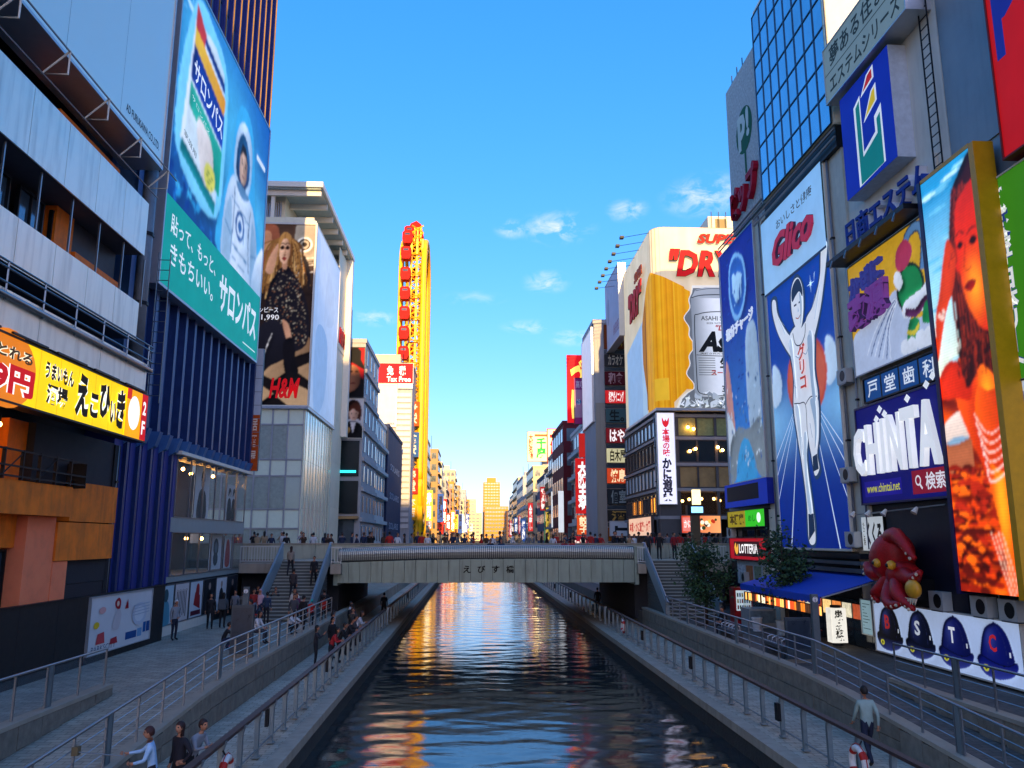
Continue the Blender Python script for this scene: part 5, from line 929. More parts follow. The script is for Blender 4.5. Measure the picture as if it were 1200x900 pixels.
def octopus():
    o = (RX - .7, 29.2, 3.7); r = empty('octopus_sculpture', o, 'large glossy red octopus sculpture mounted above the cap billboard', 'sculpture')
    RD = mat('octopus_red', '#a80f12', .5, 0, var=.4, scale=3, bump=.5, spec=.4, dirt=.25); YL = mat('octopus_gold', '#d8a02c', .35); SK = mat('sucker_cream', '#cfc2a6', .5)
    m = MB(o); m.ball((RX-.85, 30.0, 5.35), (.75, .95, .95), 22, 16)
    vs = m.v; m.v = [(x, y - .25*max(0, z-1.6), z) for x, y, z in vs]; m.build('head', RD, r, smooth=True)
    m = MB(o); m.ball((RX-1.0, 29.0, 4.75), (.55, .75, .5), 16, 12); m.build('mantle', RD, r, smooth=True)
    for y, z in ((29.75, 5.15), (28.75, 5.1)):
        e = MB(o).ball((RX-1.55, y, z), .17, 12, 8).build('eye', YL, r, smooth=True); MB(o).ball((RX-1.70, y, z), .07, 8, 6).build('pupil', BLACKP, e, smooth=True)
    arms = [[(-1.0,29.6,5.9),(-1.2,28.9,6.15),(-1.3,28.1,5.75),(-1.35,27.5,5.35),(-1.3,27.0,5.3)], [(-1.1,28.8,4.8),(-1.3,28.2,4.75),(-1.4,27.6,4.7),(-1.4,27.1,4.95),(-1.3,26.9,5.2)],
            [(-1.1,28.9,4.6),(-1.5,28.5,4.2),(-1.6,27.9,3.9),(-1.6,27.4,3.7),(-1.6,26.9,3.55)], [(-1.1,29.3,4.5),(-1.5,29.2,4.0),(-1.7,28.7,3.75),(-1.7,28.0,3.85),(-1.6,27.7,4.0)],
            [(-1.0,29.7,4.6),(-1.3,30.1,4.2),(-1.4,30.4,4.0),(-1.4,30.2,3.75),(-1.4,29.8,3.8)], [(-1.0,30.1,4.8),(-1.2,30.8,4.75),(-1.2,31.2,5.0),(-1.2,31.3,4.7),(-1.2,31.0,4.6)], [(-1.1,29.1,4.5),(-1.4,28.9,4.1),(-1.5,29.1,3.7),(-1.5,29.5,3.65)]]
    for a in arms:
        q = smooth_loop([tuple(p) for p in a] , 5)[:len(a)*5-9]; n = len(q); t = MB(o); t.tube([(RX+p[0], p[1], p[2]) for p in q], [.30*(1-i/n)**.8 + .05 for i in range(n)], 10); ta = t.build('tentacle', RD, r, smooth=True)
        for i in range(n//2, n, 2): MB(o).ball((RX+q[i][0]-.12, q[i][1], q[i][2]-.05), .06, 6, 5).build('sucker', SK, ta)
    # small gilded takoyaki pan it holds
    b = MB(o); b.ball((RX-1.5, 27.5, 4.35), (.2, .42, .32), 12, 8); b.build('held_pan', YL, r, smooth=True)
    for k in range(5): MB(o).tube([(RX-1.6, 27.2+k*.15, 4.05), (RX-1.65, 27.2+k*.15, 3.85)], [.05, .01], 5).build('pan_spike', SK, r)
    MB(o).box(RX-1.0, RX-.06, 28.6, 30.4, 3.9, 4.6).build('wall_mount', DARKM, r)
octopus()
# cap billboard
P = Panel('R', RX - .2, 24.1, 33.0, 1.68, 3.55); s = sign('billboard', P, 'pale blue low billboard with a row of navy baseball caps', 'billboard', .2, WHITEP, .05); A = Art(P); A.rect(0,0,1,1,'#b4c8ea'); A = Photo(P, 0, 0, 1, 1, '#b4c8ea')
caps = (('#0b0c18', 'B', '#b02a2c'), ('#0a1028', 'S', '#c9d0da'), ('#0e1658', 'T', '#e8ecf2'), ('#0d1668', 'C', '#c02a34'))
for k, (c1, ltr, lc) in enumerate(caps):
    cx = .125 + k*.245; w = .088; sh = lambda x, y, c1=c1, cx=cx: mix3(mix3(c1, '#4a5ab8', .35*math.exp(-((x-cx+.03)/.03)**2 - ((y-.68)/.2)**2)), '#04050c', max(0, (x-cx)*5))
    A.blob([(cx-w,.34),(cx-.96*w,.58),(cx-.68*w,.82),(cx-.2*w,.935),(cx+.25*w,.935),(cx+.70*w,.80),(cx+.97*w,.55),(cx+1.0*w,.32),(cx+.2*w,.22)], sh)
    A.blob([(cx-1.32*w,.30),(cx-1.05*w,.40),(cx-.3*w,.33),(cx+.5*w,.30),(cx+1.12*w,.38),(cx+1.22*w,.28),(cx+.8*w,.13),(cx-.1*w,.045),(cx-.95*w,.10)], lambda x, y, c1=c1: mix3(c1, '#5a6ad0', max(0, (.3-y))*1.1)); A.path([(cx-1.0*w,.385),(cx-.3*w,.315),(cx+.5*w,.285),(cx+1.1*w,.365)], .03, '#05060c')
    A.ell(cx-.78*w,.195,.016,.055,'#d8d43a'); A.ell(cx-.78*w,.195,.008,.03,'#4a4a1c'); A.ell(cx,.935,.008,.03,c1)
    for q in ([(cx,.93),(cx-.45*w,.7),(cx-.62*w,.37)], [(cx,.93),(cx+.5*w,.68),(cx+.62*w,.33)]): A.path(q, .012, '#2c3464')
A.flush(340, 76, blur=.5, grain=.03, relief=.25, seed=2)
for k, (c1, ltr, lc) in enumerate(caps): cx = .125 + k*.245; w = .088; A.text(ltr, cx-.42*w, .48, cx+.06*w, .76, lc, .03); A.rect(cx+.8*w, .44, cx+.9*w, .52, '#c9d0da')
A.build('artwork', FLEX, s)
# LED screen in its gold frame
P = Panel('R', RX - .85, 23.02, 25.8, 4.4, 18.15); s = sign('led_screen', P, 'tall lit screen showing an orange tinted beach picture, gold side frame', 'screen', .6, back=DARKM); A = Art(P)
A = Photo(P, 0, 0, 1, 1, '#c03010'); rng = random.Random(17)
A.rect(-.1, .44, 1.1, 1.1, lambda x, y: mix3(mix3('#e8e4c0', '#8fc8d8', (y-.46)*4), '#1f86b8', (y-.70)*4))
for i in range(40): y = rng.uniform(.5, 1); x = rng.uniform(-.1, 1); A.blob([(x,y),(x+.2,y+.006),(x+.4,y),(x+.2,y-.006)], rng.choice(['#7fc0d4', '#5aa8c8', '#a8d4dc']))
A.rect(-.1, -.1, 1.1, .47, lambda x, y: mix3('#e04808', '#701408', .5 + .5*math.sin(y*60 + 5*x))); A.blob([(0,.385),(.35,.41),(.5,.385),(.4,.33),(0,.33)], '#d8c0b0'); A.rect(-.1,.27,.5,.345,'#a85a38'); A.blob([(.0,.34),(.2,.352),(.45,.345),(.2,.335)], '#7fa0b8')
for i in range(230):
    x, y = rng.uniform(0, .75), rng.uniform(.0, .28); w = rng.uniform(.04,.14); A.blob([(x-w,y),(x,y+rng.uniform(.004,.012)),(x+w,y),(x,y-rng.uniform(.003,.01))], rng.choice(['#5a120c','#b02410','#d83a0c','#3a0c0a','#f06010','#8a1a0c']))
A.blob([(.28,.44),(.4,.53),(.62,.56),(.85,.56),(1.1,.6),(1.1,-.1),(.9,.0),(.82,.15),(.66,.27),(.5,.33)], lambda x, y: mix3(mix3('#f04a0a', '#ffae20', math.exp(-((x-.85)/.13)**2 - ((y-.40)/.07)**2) + .8*math.exp(-((x-.9)/.1)**2 - ((y-.2)/.1)**2)), '#a81408', math.exp(-((x-.62)/.14)**2)*.7))
A.blob([(.0,.50),(.2,.53),(.45,.52),(.6,.49),(.55,.43),(.3,.44),(.0,.45)], lambda x, y: mix3('#e02a08', '#7a0f08', x))
A.blob([(.5,.46),(.47,.62),(.5,.80),(.58,.91),(.75,.955),(1.1,.96),(1.1,.5),(.8,.5)], '#2c0a0a')
for i in range(90): x = rng.uniform(.46,.95); A.path([(x*.6+.32,.94-.03*rng.random()),(x,.80),(x+rng.gauss(0,.03),.64),(x+rng.gauss(-.02,.05),.47+.08*rng.random())], .03, rng.choice(['#4a120c','#1c0808','#701a0e','#8a2410']))
A.blob([(.60,.735),(.585,.80),(.63,.875),(.76,.905),(1.1,.90),(1.1,.60),(.92,.575),(.76,.615),(.66,.66)], lambda x, y: mix3(mix3('#c8200a', '#ff8a18', math.exp(-((x-.86)/.16)**2 - ((y-.68)/.06)**2)), '#7a1008', max(0, (y-.83)*6)))
A.blob([(.6,.77),(.545,.742),(.60,.728)], '#c8200a'); A.blob([(.60,.79),(.66,.80),(.72,.79),(.66,.782)], '#1c0606'); A.blob([(.82,.785),(.9,.795),(.98,.785),(.9,.775)], '#1c0606'); A.path([(.6,.815),(.67,.823),(.75,.812)], .05, '#2c0a08'); A.path([(.8,.805),(.9,.815),(1,.81)], .05, '#2c0a08'); A.path([(.76,.79),(.70,.735),(.76,.722),(.82,.728)], .04, '#8a1808'); A.blob([(.66,.685),(.76,.70),(.88,.69),(.78,.672)], '#8a1008'); A.path([(.66,.686),(.78,.688),(.88,.69)], .02, '#3a0806')
A.blob([(.0,.60),(.06,.66),(.16,.70),(.30,.775),(.42,.82),(.50,.805),(.56,.77),(.5,.72),(.42,.69),(.28,.655),(.14,.6),(.0,.54)], lambda x, y: mix3('#e03a0c', '#5a0e0a', (x*.9 + (.7-y)*1.5)))
for k in range(4): A.path([(.36+.04*k,.74+.01*k),(.46+.035*k,.785-.004*k),(.55+.01*k,.79-.012*k)], .045, ['#c02a0c','#8a180a','#d83a10','#701208'][k])
A.path([(.1,.655),(.18,.64),(.22,.66)], .16, '#d8b0a0'); A.path([(.14,.66),(.22,.645)], .05, '#3a1010')
A.blob([(.60,.38),(.68,.45),(.85,.44),(1.1,.42),(1.1,.27),(.85,.27),(.7,.31)], lambda x, y: mix3('#f0540c', '#b01c0a', (x-.6)*1.8))
for k in range(11): A.path([(.58+.012*k,.395-k*.011),(.74,.352-k*.011),(.9,.345-k*.010),(1.05,.36-k*.010)], .035, '#f4d8c8' if k % 2 == 0 else '#a81c18')
for i in range(14): A.ell(.2+rng.random()*.5, .255+rng.random()*.02, .012, .0028, '#2a0a0a', 6)
for k in range(4): A.line((.66+.06*k,.13),(.88+.05*k,.0),.035,'#f8c0a0')
A.flush(56, 300, blur=.75, grain=.07, relief=.35, seed=8, lines=.10)
A.build('screen_picture', LEDM, s); GO = mat('gold_frame', '#d89a10', .4, 0, var=.12)
part('side_frame', s, GO, 'F', 23.0, RX - .87, RX - .1, 4.3, 18.2, -.25, .02) if 0 else MB(P.org).box(RX-.88, RX-.22, 22.75, 23.01, 4.3, 18.25).build('side_frame', GO, s)
MB(P.org).box(RX-.9, RX-.22, 25.81, 26.0, 4.3, 18.25).build('side_frame', mat('navy_trim', '#10144a'), s); MB(P.org).box(RX-.87, RX-.22, 23.02, 25.8, 18.16, 18.3).build('top_frame', GO, s)
# nearest signs on the right edge
P = Panel('R', RX - .2, 15.2, 23.3, 10.65, 17.0); s = sign('billboard', P, 'green billboard with white vertical company name at the right edge', 'billboard', .3, WHITEP, .06); A = Art(P); A.rect(0,0,1,1,'#3f8a1e'); A.text('株式会社日本リ｜ト', .02, .04, .105, .95, '#eef2ea', .05, vertical=True, edge='#2b3a8c', ew=.03); A.build('artwork', FLEX, s)
P = Panel('R', RX - .2, 15.2, 23.3, 4.6, 10.6); s = sign('billboard', P, 'white billboard with coloured Latin letters below the green one', 'billboard', .3, WHITEP, .06); A = Art(P); A.rect(0,0,1,1,'#c2cbd4')
for k, (ch, c) in enumerate((('N', '#2438a0'), ('A', '#a8242c'), ('R', '#c23a2c'), ('E', '#2438a0'), ('I', '#c0521c'), ('T', '#1c7a4a'))): A.text(ch, .02, .88-k*.1, .07, .95-k*.1, c, .03)
for k in range(10): A.line((.02,.32-k*.025),(.09,.32-k*.025),.05,'#3a3f48')
A.build('artwork', FLEX, s)
P = Panel('R', RX - .5, 15.2, 21.9, 17.25, 26.); s = sign('billboard', P, 'red billboard with a blue letter at the upper right corner', 'billboard', .5, mat('red_trim', '#7a1014'), .06); A = Art(P); A.rect(0,0,1,1,'#c4161c'); A.text('P', .03, .35, .2, .7, '#1c2c8a', .04); A.build('artwork', FLEX, s)
# narrow block signs
P = Panel('R', RX - .25, 43.9, 50.2, 9.4, 24.2); s = sign('billboard', P, 'blue sparkling drink billboard with a white cloud emblem', 'billboard', .25, ALU, .08); A = Art(P)
A = Photo(P, 0, 0, 1, 1, '#12309a'); A.rect(-.01, -.01, 1.01, 1.01, lambda x, y: mix3('#0f2a90', '#3a86d0', (.75 - y)*1.5))
for i in range(70): rr = random.Random(i); A.rect(*(lambda x, y: (x, y, x+.06, y+.006))(rr.random()*.9, rr.uniform(.2,.98)), rr.choice(['#0f2478','#2450b4','#1c3c9c']), hold=True)
A.d += .003; A.blob([(.25,.86),(.3,.92),(.45,.95),(.6,.93),(.72,.88),(.75,.78),(.65,.70),(.5,.66),(.35,.68),(.25,.76)], '#7fb8e8'); A.blob([(.28,.86),(.33,.91),(.45,.93),(.58,.915),(.68,.87),(.71,.78),(.62,.715),(.5,.685),(.38,.70),(.29,.77)], '#2a62b8')
for i in range(9): rr = random.Random(i+3); A.blob([(.36+rr.random()*.25+rr.uniform(-.05,.05), .74+rr.random()*.13+rr.uniform(-.02,.02)) for _ in range(5)], '#a9d4f0')
A.blob([(.62,.25),(.64,.55),(.8,.62),(.95,.55),(.95,.2),(.75,.15)], '#9fb8cc'); A.blob([(.0,.15),(.02,.5),(.12,.48),(.2,.3),(.22,.14)], '#c98f86'); A.blob([(.0,.12),(0,.3),(.2,.22),(.24,.1)], '#d0dbe2')
A.blob([(.02,.0),(.05,.16),(.3,.22),(.6,.2),(.95,.22),(.98,.0),(.7,.05),(.5,.16),(.3,.05)], '#7e8b92'); A.blob([(.2,0),(.35,.15),(.6,.15),(.75,0)], '#3d9ad0')
for i in range(60): rr = random.Random(i+90); x, y = rr.uniform(.0,.95), rr.uniform(.0,.45); A.blob([(x+rr.uniform(-.03,.03), y+rr.uniform(-.015,.02)) for _ in range(5)], rr.choice(['#b8d4e8','#6a8ab0','#2a5aa8','#d8e4ec','#486890']))
A.flush(70, 150, blur=.5, grain=.07, relief=.4, seed=9); A.text('塩分チャージ', .1, .60, .9, .655, '#dfe8f2', .03, slope=.3, depth=.06); A.build('artwork', FLEX, s)
P = Panel('R', RX - .2, 42.1, 47.4, 24.9, 33.6); s = sign('raised_letters', P, 'green round emblem and red raised katakana on speckled concrete', 'sign', .06, back=mat('speckled_concrete', '#74858c')); A = Art(P)
A.text('ピップ', .1, .03, .93, .26, '#a81c38', .05, depth=.3, slope=.15)
A.ell(.55, .62, .27, None, '#0f5a34'); A.rect(.52,.30,.58,.50,'#0f5a34'); A.text('p', .34, .50, .6, .76, '#c9d6cc', .05); A.text('!', .62, .54, .72, .76, '#c9d6cc', .04); A.build('lettering', PRINT, s)
P = Panel('R', RX - .55, 43.2, 50.6, 7.9, 9.3); s = sign('sign_box', P, 'deep blue sign box with a dark display panel', 'sign', .5, back=mat('deep_blue_box', '#122a9c', .4)); A = Art(P); A.rect(0,0,1,1,'#16309c'); A.rect(.06,.25,.82,.88,'#0a0d1c'); A.build('artwork', FLEX, s)
P = Panel('R', RX - .5, 43.9, 50.4, 6.72, 7.65); s = sign('sign_box', P, 'lit yellow and green sign box above the burger sign', 'sign', .4, DARKM, .04); A = Art(P); A.rect(0,0,.5,1,'#8a7a1c'); A.rect(.5,0,1,1,'#2fae22'); A.text('本陣庵', .06, .15, .46, .85, '#3a2c0c', .04); A.text('めし', .58, .3, .76, .7, '#14661a', .02); A.ell(.85,.52,.05,.3,'#dff0d8'); A.build('artwork', GLOW, s)
P = Panel('R', RX - .5, 43.9, 50.2, 4.86, 6.05); s = sign('shop_sign', P, 'dark red burger shop sign with white capital letters', 'sign', .4, mat('burger_red', '#8a1018', .4), .05); A = Art(P); A.rect(0,0,1,1,'#981420'); A.rect(.12,.14,.82,.86,'#2c1016'); A.blob([(.16,.3),(.13,.55),(.17,.8),(.2,.55),(.24,.75),(.24,.4),(.2,.22)], '#e8a43c'); A.text('LOTTERIA', .27, .28, .78, .74, '#f0e8e2', .03); A.build('artwork', GLOW, s)
# blue awning with a warm food strip
def awning():
    o = (RX, 36.5, ZP); r = empty('awning', o, 'bright blue shop awning with scalloped valance behind the dark tree', 'awning'); BL = mat('awning_blue', '#1446b8', .7, 0, var=.12, scale=1.5)
    m = MB(o); n = 12
    for i in range(n):
        a = 31.8 + i*9.5/n; b = 31.8 + (i+1)*9.5/n
        m.add([(RX-.1,a,4.6),(RX-.1,b,4.6),(13.5,b,3.82),(13.5,a,3.82),(RX-.1,a,4.57),(RX-.1,b,4.57),(13.5,b,3.79),(13.5,a,3.79)], [(0,1,2,3),(7,6,5,4),(0,3,7,4),(1,5,6,2),(2,6,7,3)])
    m.build('canopy_sheet', BL, r)
    for i in range(n*2):
        a = 31.8 + i*9.5/(2*n); w = 9.5/(2*n); MB(o).prism([(a, 3.8), (a, 3.58), (a+w*.25, 3.52), (a+w*.75, 3.52), (a+w, 3.58), (a+w, 3.8)], 'x', 13.48, 13.5).build('valance_flap', BL, r)
    for y in (31.8, 36.5, 41.2): MB(o).tube([(RX-.1, y, 4.5), (13.55, y, 3.78)], .03, 5).build('arm', ALU, r)
    P = Panel('R', 13.62, 32., 41.2, 3.05, 3.45); s = sign('menu_strip', P, 'warm lit food photo strip hanging under the blue awning', 'sign', .05); A = Art(P)
    for i in range(40): rr = random.Random(i); A.rect(i/40+.002, .08, (i+1)/40-.002, .92, rr.choice(['#c8641c','#e8a050','#7a2c14','#d8c8a0','#3a2418','#b8401c','#2a1c14']), hold=True)
    A.build('artwork', print_mat('menu_strip_print', emit=.6), s)
awning()
P = Panel('F', 34.6, 15.1, 15.75, 1.75, 3.15); s = sign('lantern_sign', P, 'white rounded lantern sign with black vertical characters', 'sign', .5, back=mat('lantern_white', '#d8d4c8', .5, emit=.25)); A = Art(P); A.rect(.02,.02,.98,.98,'#e0dccf'); A.text('串焼・鉄板焼', .22, .05, .78, .95, '#16140f', .04, vertical=True); A.build('artwork', GLOW, s)
for z in (1.62, 3.16): MB(P.org).tube([(15.42, 34.85, z), (15.42, 34.85, z+.1)], .22, 12).build('end_cap', DARKM, s)
P = Panel('R', RX - .2, 33.2, 34.1, 2.2, 3.55); s = sign('menu_board', P, 'small pale menu board on the dark wall beside the caps', 'sign', .06, ALU, .04); A = Art(P); A.rect(0,0,1,1,'#8fb0ba')
for k in range(9): A.line((.12,.88-k*.09),(.12+.7*random.random()+.1,.88-k*.09),.03,'#3c5058')
A.build('artwork', FLEX, s)
# ================================================================== FAR ROWS
UNIT = {}
def unit_box(m):
    if m.name not in UNIT: UNIT[m.name] = MB().box(-.5, .5, -.5, .5, -.5, .5).mesh('window', m)
    return UNIT[m.name]
def ubox(name, r, m, side, c, a0, a1, z0, z1, d0, d1, parent=None):
    b = MB(); fbox(b, side, c, a0, a1, z0, z1, d0, d1); x = np.array(b.v); lo, hi = x.min(0), x.max(0)
    o = obj(name, unit_box(m), parent or r); L = r.location; o.location = [(p+q)/2 - l for p, q, l in zip(lo, hi, L)]; o.scale = [max(q-p, .001) for p, q in zip(lo, hi)]; return o
FG = mat('far_glass', '#46545e', .12, .1, var=.3, spec=.8); FG2 = mat('far_glass_pale', '#6b7d86', .15, .1, var=.2, spec=.8)
FC = {k: mat('far_wall_' + k, c, .75, 0, var=.10, scale=.4, dirt=.25) for k, c in dict(cream='#dcc69c', white='#d3d2cc', grey='#a9abac', tan='#a98a5c', brown='#6a4a38', darkred='#6a1620', navy='#1c2c50', blue='#4a6a8a', dark='#303236', ochre='#c08c3c', pink='#b08a7c', green='#1c6a48').items()}
def far_building(side, y0, y1, xf, ztop, col, label, base=ZS, depth=16, near_cols=3, floors=None, canal=True, shop=True, face=0., roof=True, wstyle=0, sparse=False):
    sg = -1 if side == 'L' else 1; o = (xf + sg*3, y0, base); r = empty('building', o, label, 'building')
    part('wall', r, FC[col], side, xf, y0, y1, base, ztop, -depth, 0)
    fl = floors or max(3, int((ztop - base)/3.1)); h = (ztop - base)/fl; g = FG2 if wstyle == 1 else FG
    for j in range(fl):
        z0 = base + j*h + h*.3; z1 = base + (j+1)*h - h*.18
        for i in range(near_cols):       # windows of the face towards the viewer
            x0 = xf + sg*(.5 + i*1.9); x1 = x0 + sg*1.3; w_ = ubox('window', r, g, 'F', y0, min(x0, x1), max(x0, x1), z0, z1, -.05, .06)
        if canal:
            n = max(2, int((y1 - y0)/3.2))
            for i in range(n):
                a = y0 + (y1-y0)*(i+(.42 if sparse else .18))/n; b = y0 + (y1-y0)*(i+(.62 if sparse else .82))/n; ubox('window', r, g, side, xf, a, b, z0, z1, -.05, .07)
            if wstyle != 1: ubox('balcony', r, FC['white' if col in ('dark', 'navy', 'brown') else col], side, xf, y0 + .1, y1 - .1, base + j*h - .1, base + j*h + .35, 0, .55 if wstyle == 2 else .25)
    if roof:
        ubox('parapet', r, FC[col], side, xf, y0 - .1, y1 + .1, ztop, ztop + .5, -depth + .5, .12); ubox('roof_housing', r, FC['grey' if col != 'grey' else 'cream'], side, xf, y0 + 1.5, y0 + 5, ztop + .5, ztop + 2.6, -8, -2.5)
        rt = MB(o); rt.tube([(xf + sg*2, y0 + 2, ztop), (xf + sg*2, y0 + 2, ztop + 4.5)], .05, 4); rt.build('aerial', DARKM, r)
    return r
def far_sign(y, x0, x1, z0, z1, bg_, txt, tc_, label, vertical=True, name='vertical_sign', bold=.03, glow=True, edge=None, border=None):
    P = Panel('F', y, x0, x1, z0, z1); s = sign(name, P, label, 'sign', .35); A = Art(P); A.rect(0, 0, 1, 1, border or bg_)
    if border: A.rect(.05, .05*P.asp, .95, 1-.05*P.asp, bg_)
    if txt: A.text(txt, .16, .06, .84, .94, tc_, bold, vertical=vertical, edge=edge, ew=.03)
    A.build('artwork', GLOW if glow else PRINT, s); return s
# ---- left row
r4 = far_building('L', 91.5, 105, -12.4, 28.2, 'grey', 'grey building with two portrait posters beyond the clothing store', near_cols=0, wstyle=0, sparse=True)
P = Panel('F', 91.35, -16.5, -12.5, 21.9, 27.6); s = sign('billboard', P, 'red billboard of a person in a black hat', 'billboard', .1, DARKM, .08); A = Art(P); A = Photo(P, .3, 0, 1, 1, '#c01c22'); A.rect(.2,0,.5,1,'#1c1c22'); A.blob([(.4,-.1),(.5,.35),(.7,.42),(1.1,.3),(1.1,-.1)], '#141419'); A.blob([(.50,.10),(.5,.45),(.56,.62),(.78,.62),(.9,.45),(.88,.25),(.72,.12)], lambda x, y: mix3('#c98a64', '#5a3020', (x-.5)*2.2)); A.blob([(.36,.62),(.6,.70),(.98,.56),(1.02,.62),(.93,.74),(.9,.95),(.66,1.02),(.54,.80)], '#101014'); A.rect(.6,.5,.68,.52,'#1c100c'); A.rect(.76,.5,.84,.52,'#1c100c'); A.blob([(.62,.27),(.7,.29),(.78,.27),(.7,.25)], '#7a3028'); A.flush(30, 60, .7, .05, .3); A.build('artwork', PRINT, s)
P = Panel('F', 91.35, -16.5, -12.45, 17.2, 21.6); s = sign('billboard', P, 'white billboard of a brown haired singer in a dark suit', 'billboard', .1, WHITEP, .06); A = Art(P); A = Photo(P, .3, 0, 1, 1, '#d8d5d4'); A.blob([(.42,-.1),(.45,.28),(.62,.42),(.82,.42),(1,.28),(1.05,-.1)], '#16161a'); A.blob([(.53,.46),(.52,.78),(.66,.97),(.86,.95),(.96,.75),(.94,.46),(.84,.5),(.66,.5)], '#4a2418'); A.blob([(.62,.72),(.62,.58),(.68,.47),(.75,.44),(.82,.47),(.87,.58),(.87,.72),(.75,.8)], lambda x, y: mix3('#f0c4a4', '#a06a4c', (x-.7)*4)); A.blob([(.60,.80),(.64,.68),(.72,.76),(.80,.70),(.88,.68),(.9,.82),(.75,.92)], '#5a2c1c'); A.ell(.69,.63,.02,.014,'#2a1814',8); A.ell(.81,.63,.02,.014,'#2a1814',8); A.ell(.75,.52,.035,.012,'#a84c44',8); A.poly([(.66,.42),(.74,.1),(.82,.42)],'#e8e6e2'); A.ell(.58,.2,.09,None,'#c89a50'); A.ell(.55,.12,.06,None,'#8a5a28'); A.flush(34, 50, .6, .05, .3); A.build('artwork', PRINT, s)
G4 = mat('bar_front', '#20282a', .2, 0, var=.4, scale=1.2)
for z0, z1 in ((12.9, 16.9), (8.8, 12.4)): ubox('window', r4, G4, 'F', 91.5, -16.5, -12.7, z0, z1, -.05, .12)
ubox('neon_strip', r4, mat('teal_neon', '#1ea6b8', .4, emit=1.2), 'F', 91.5, -15.2, -13.0, 13.3, 13.55, .12, .3); ubox('awning', r4, FC['tan'], 'F', 91.5, -16.5, -12.5, 8.2, 8.5, 0, 1.2); ubox('door', r4, FG, 'F', 91.5, -16, -13, 5, 8.1, 0, .1)
far_building('L', 105.2, 121.5, -13.0, 22.0, 'white', 'white building with stepped balconies next to the grey one', near_cols=3, wstyle=2, sparse=True)
r6 = far_building('L', 122, 146, -12.7, 22.6, 'navy', 'navy sided building with cream front and white side lettering', near_cols=0, canal=False); ubox('front_cladding', r6, FC['cream'], 'F', 122, -20, -13.5, ZS, 20.5, 0, .1); ubox('glass_front', r6, FG2, 'F', 122, -18, -13.6, 20.6, 22.4, 0, .12); ubox('dark_window', r6, FG, 'F', 122, -15, -13.6, 6, 14, .1, .15)
P = Panel('L', -12.68, 123, 145, 5, 22); A = Art(P)
for z0 in (.15, .42, .68): A.text('SOLARIS', .15, z0, .85, z0 + .06, '#b8c0cc', .01)
A.build('side_lettering', PRINT, r6)
# discount store with its tall yellow wheel
r7 = far_building('L', 150, 186, -11.4, 38.0, 'grey', 'grey louvred discount store behind the yellow ferris wheel', near_cols=0, canal=False, wstyle=1)
for i in range(24): ubox('louvre', r7, FC['white'], 'F', 150, -14.2, -11.6, 8 + i*1.05, 8.7 + i*1.05, 0, .2)
P = Panel('F', 149.6, -19.5, -14.3, 26.6, 34.4); s = sign('billboard', P, 'blank white billboard under the red tax free sign', 'billboard', .3, ALU, .1); A = Art(P); A.rect(0,0,1,1,'#c9cbd0'); A.text('OSAKA', .7, .03, .95, .08, '#3a3c44', .01); A.build('artwork', PRINT, s)
P = Panel('F', 149.4, -19.4, -11.3, 34.6, 38.4); s = sign('billboard', P, 'red tax free sign with white characters beside the wheel', 'billboard', .3, WHITEP, .08); A = Art(P); A.rect(0,.0,1,1,'#c8141c'); A.text('免', .40, .4, .55, .88, '#f4eeea', .03); A.text('税', .68, .4, .83, .88, '#f4eeea', .03); A.text('Tax Free', .40, .08, .95, .34, '#f4eeea', .02); A.rect(.66,-.25,1,.0,'#e0d8c4'); A.build('artwork', GLOW, s)
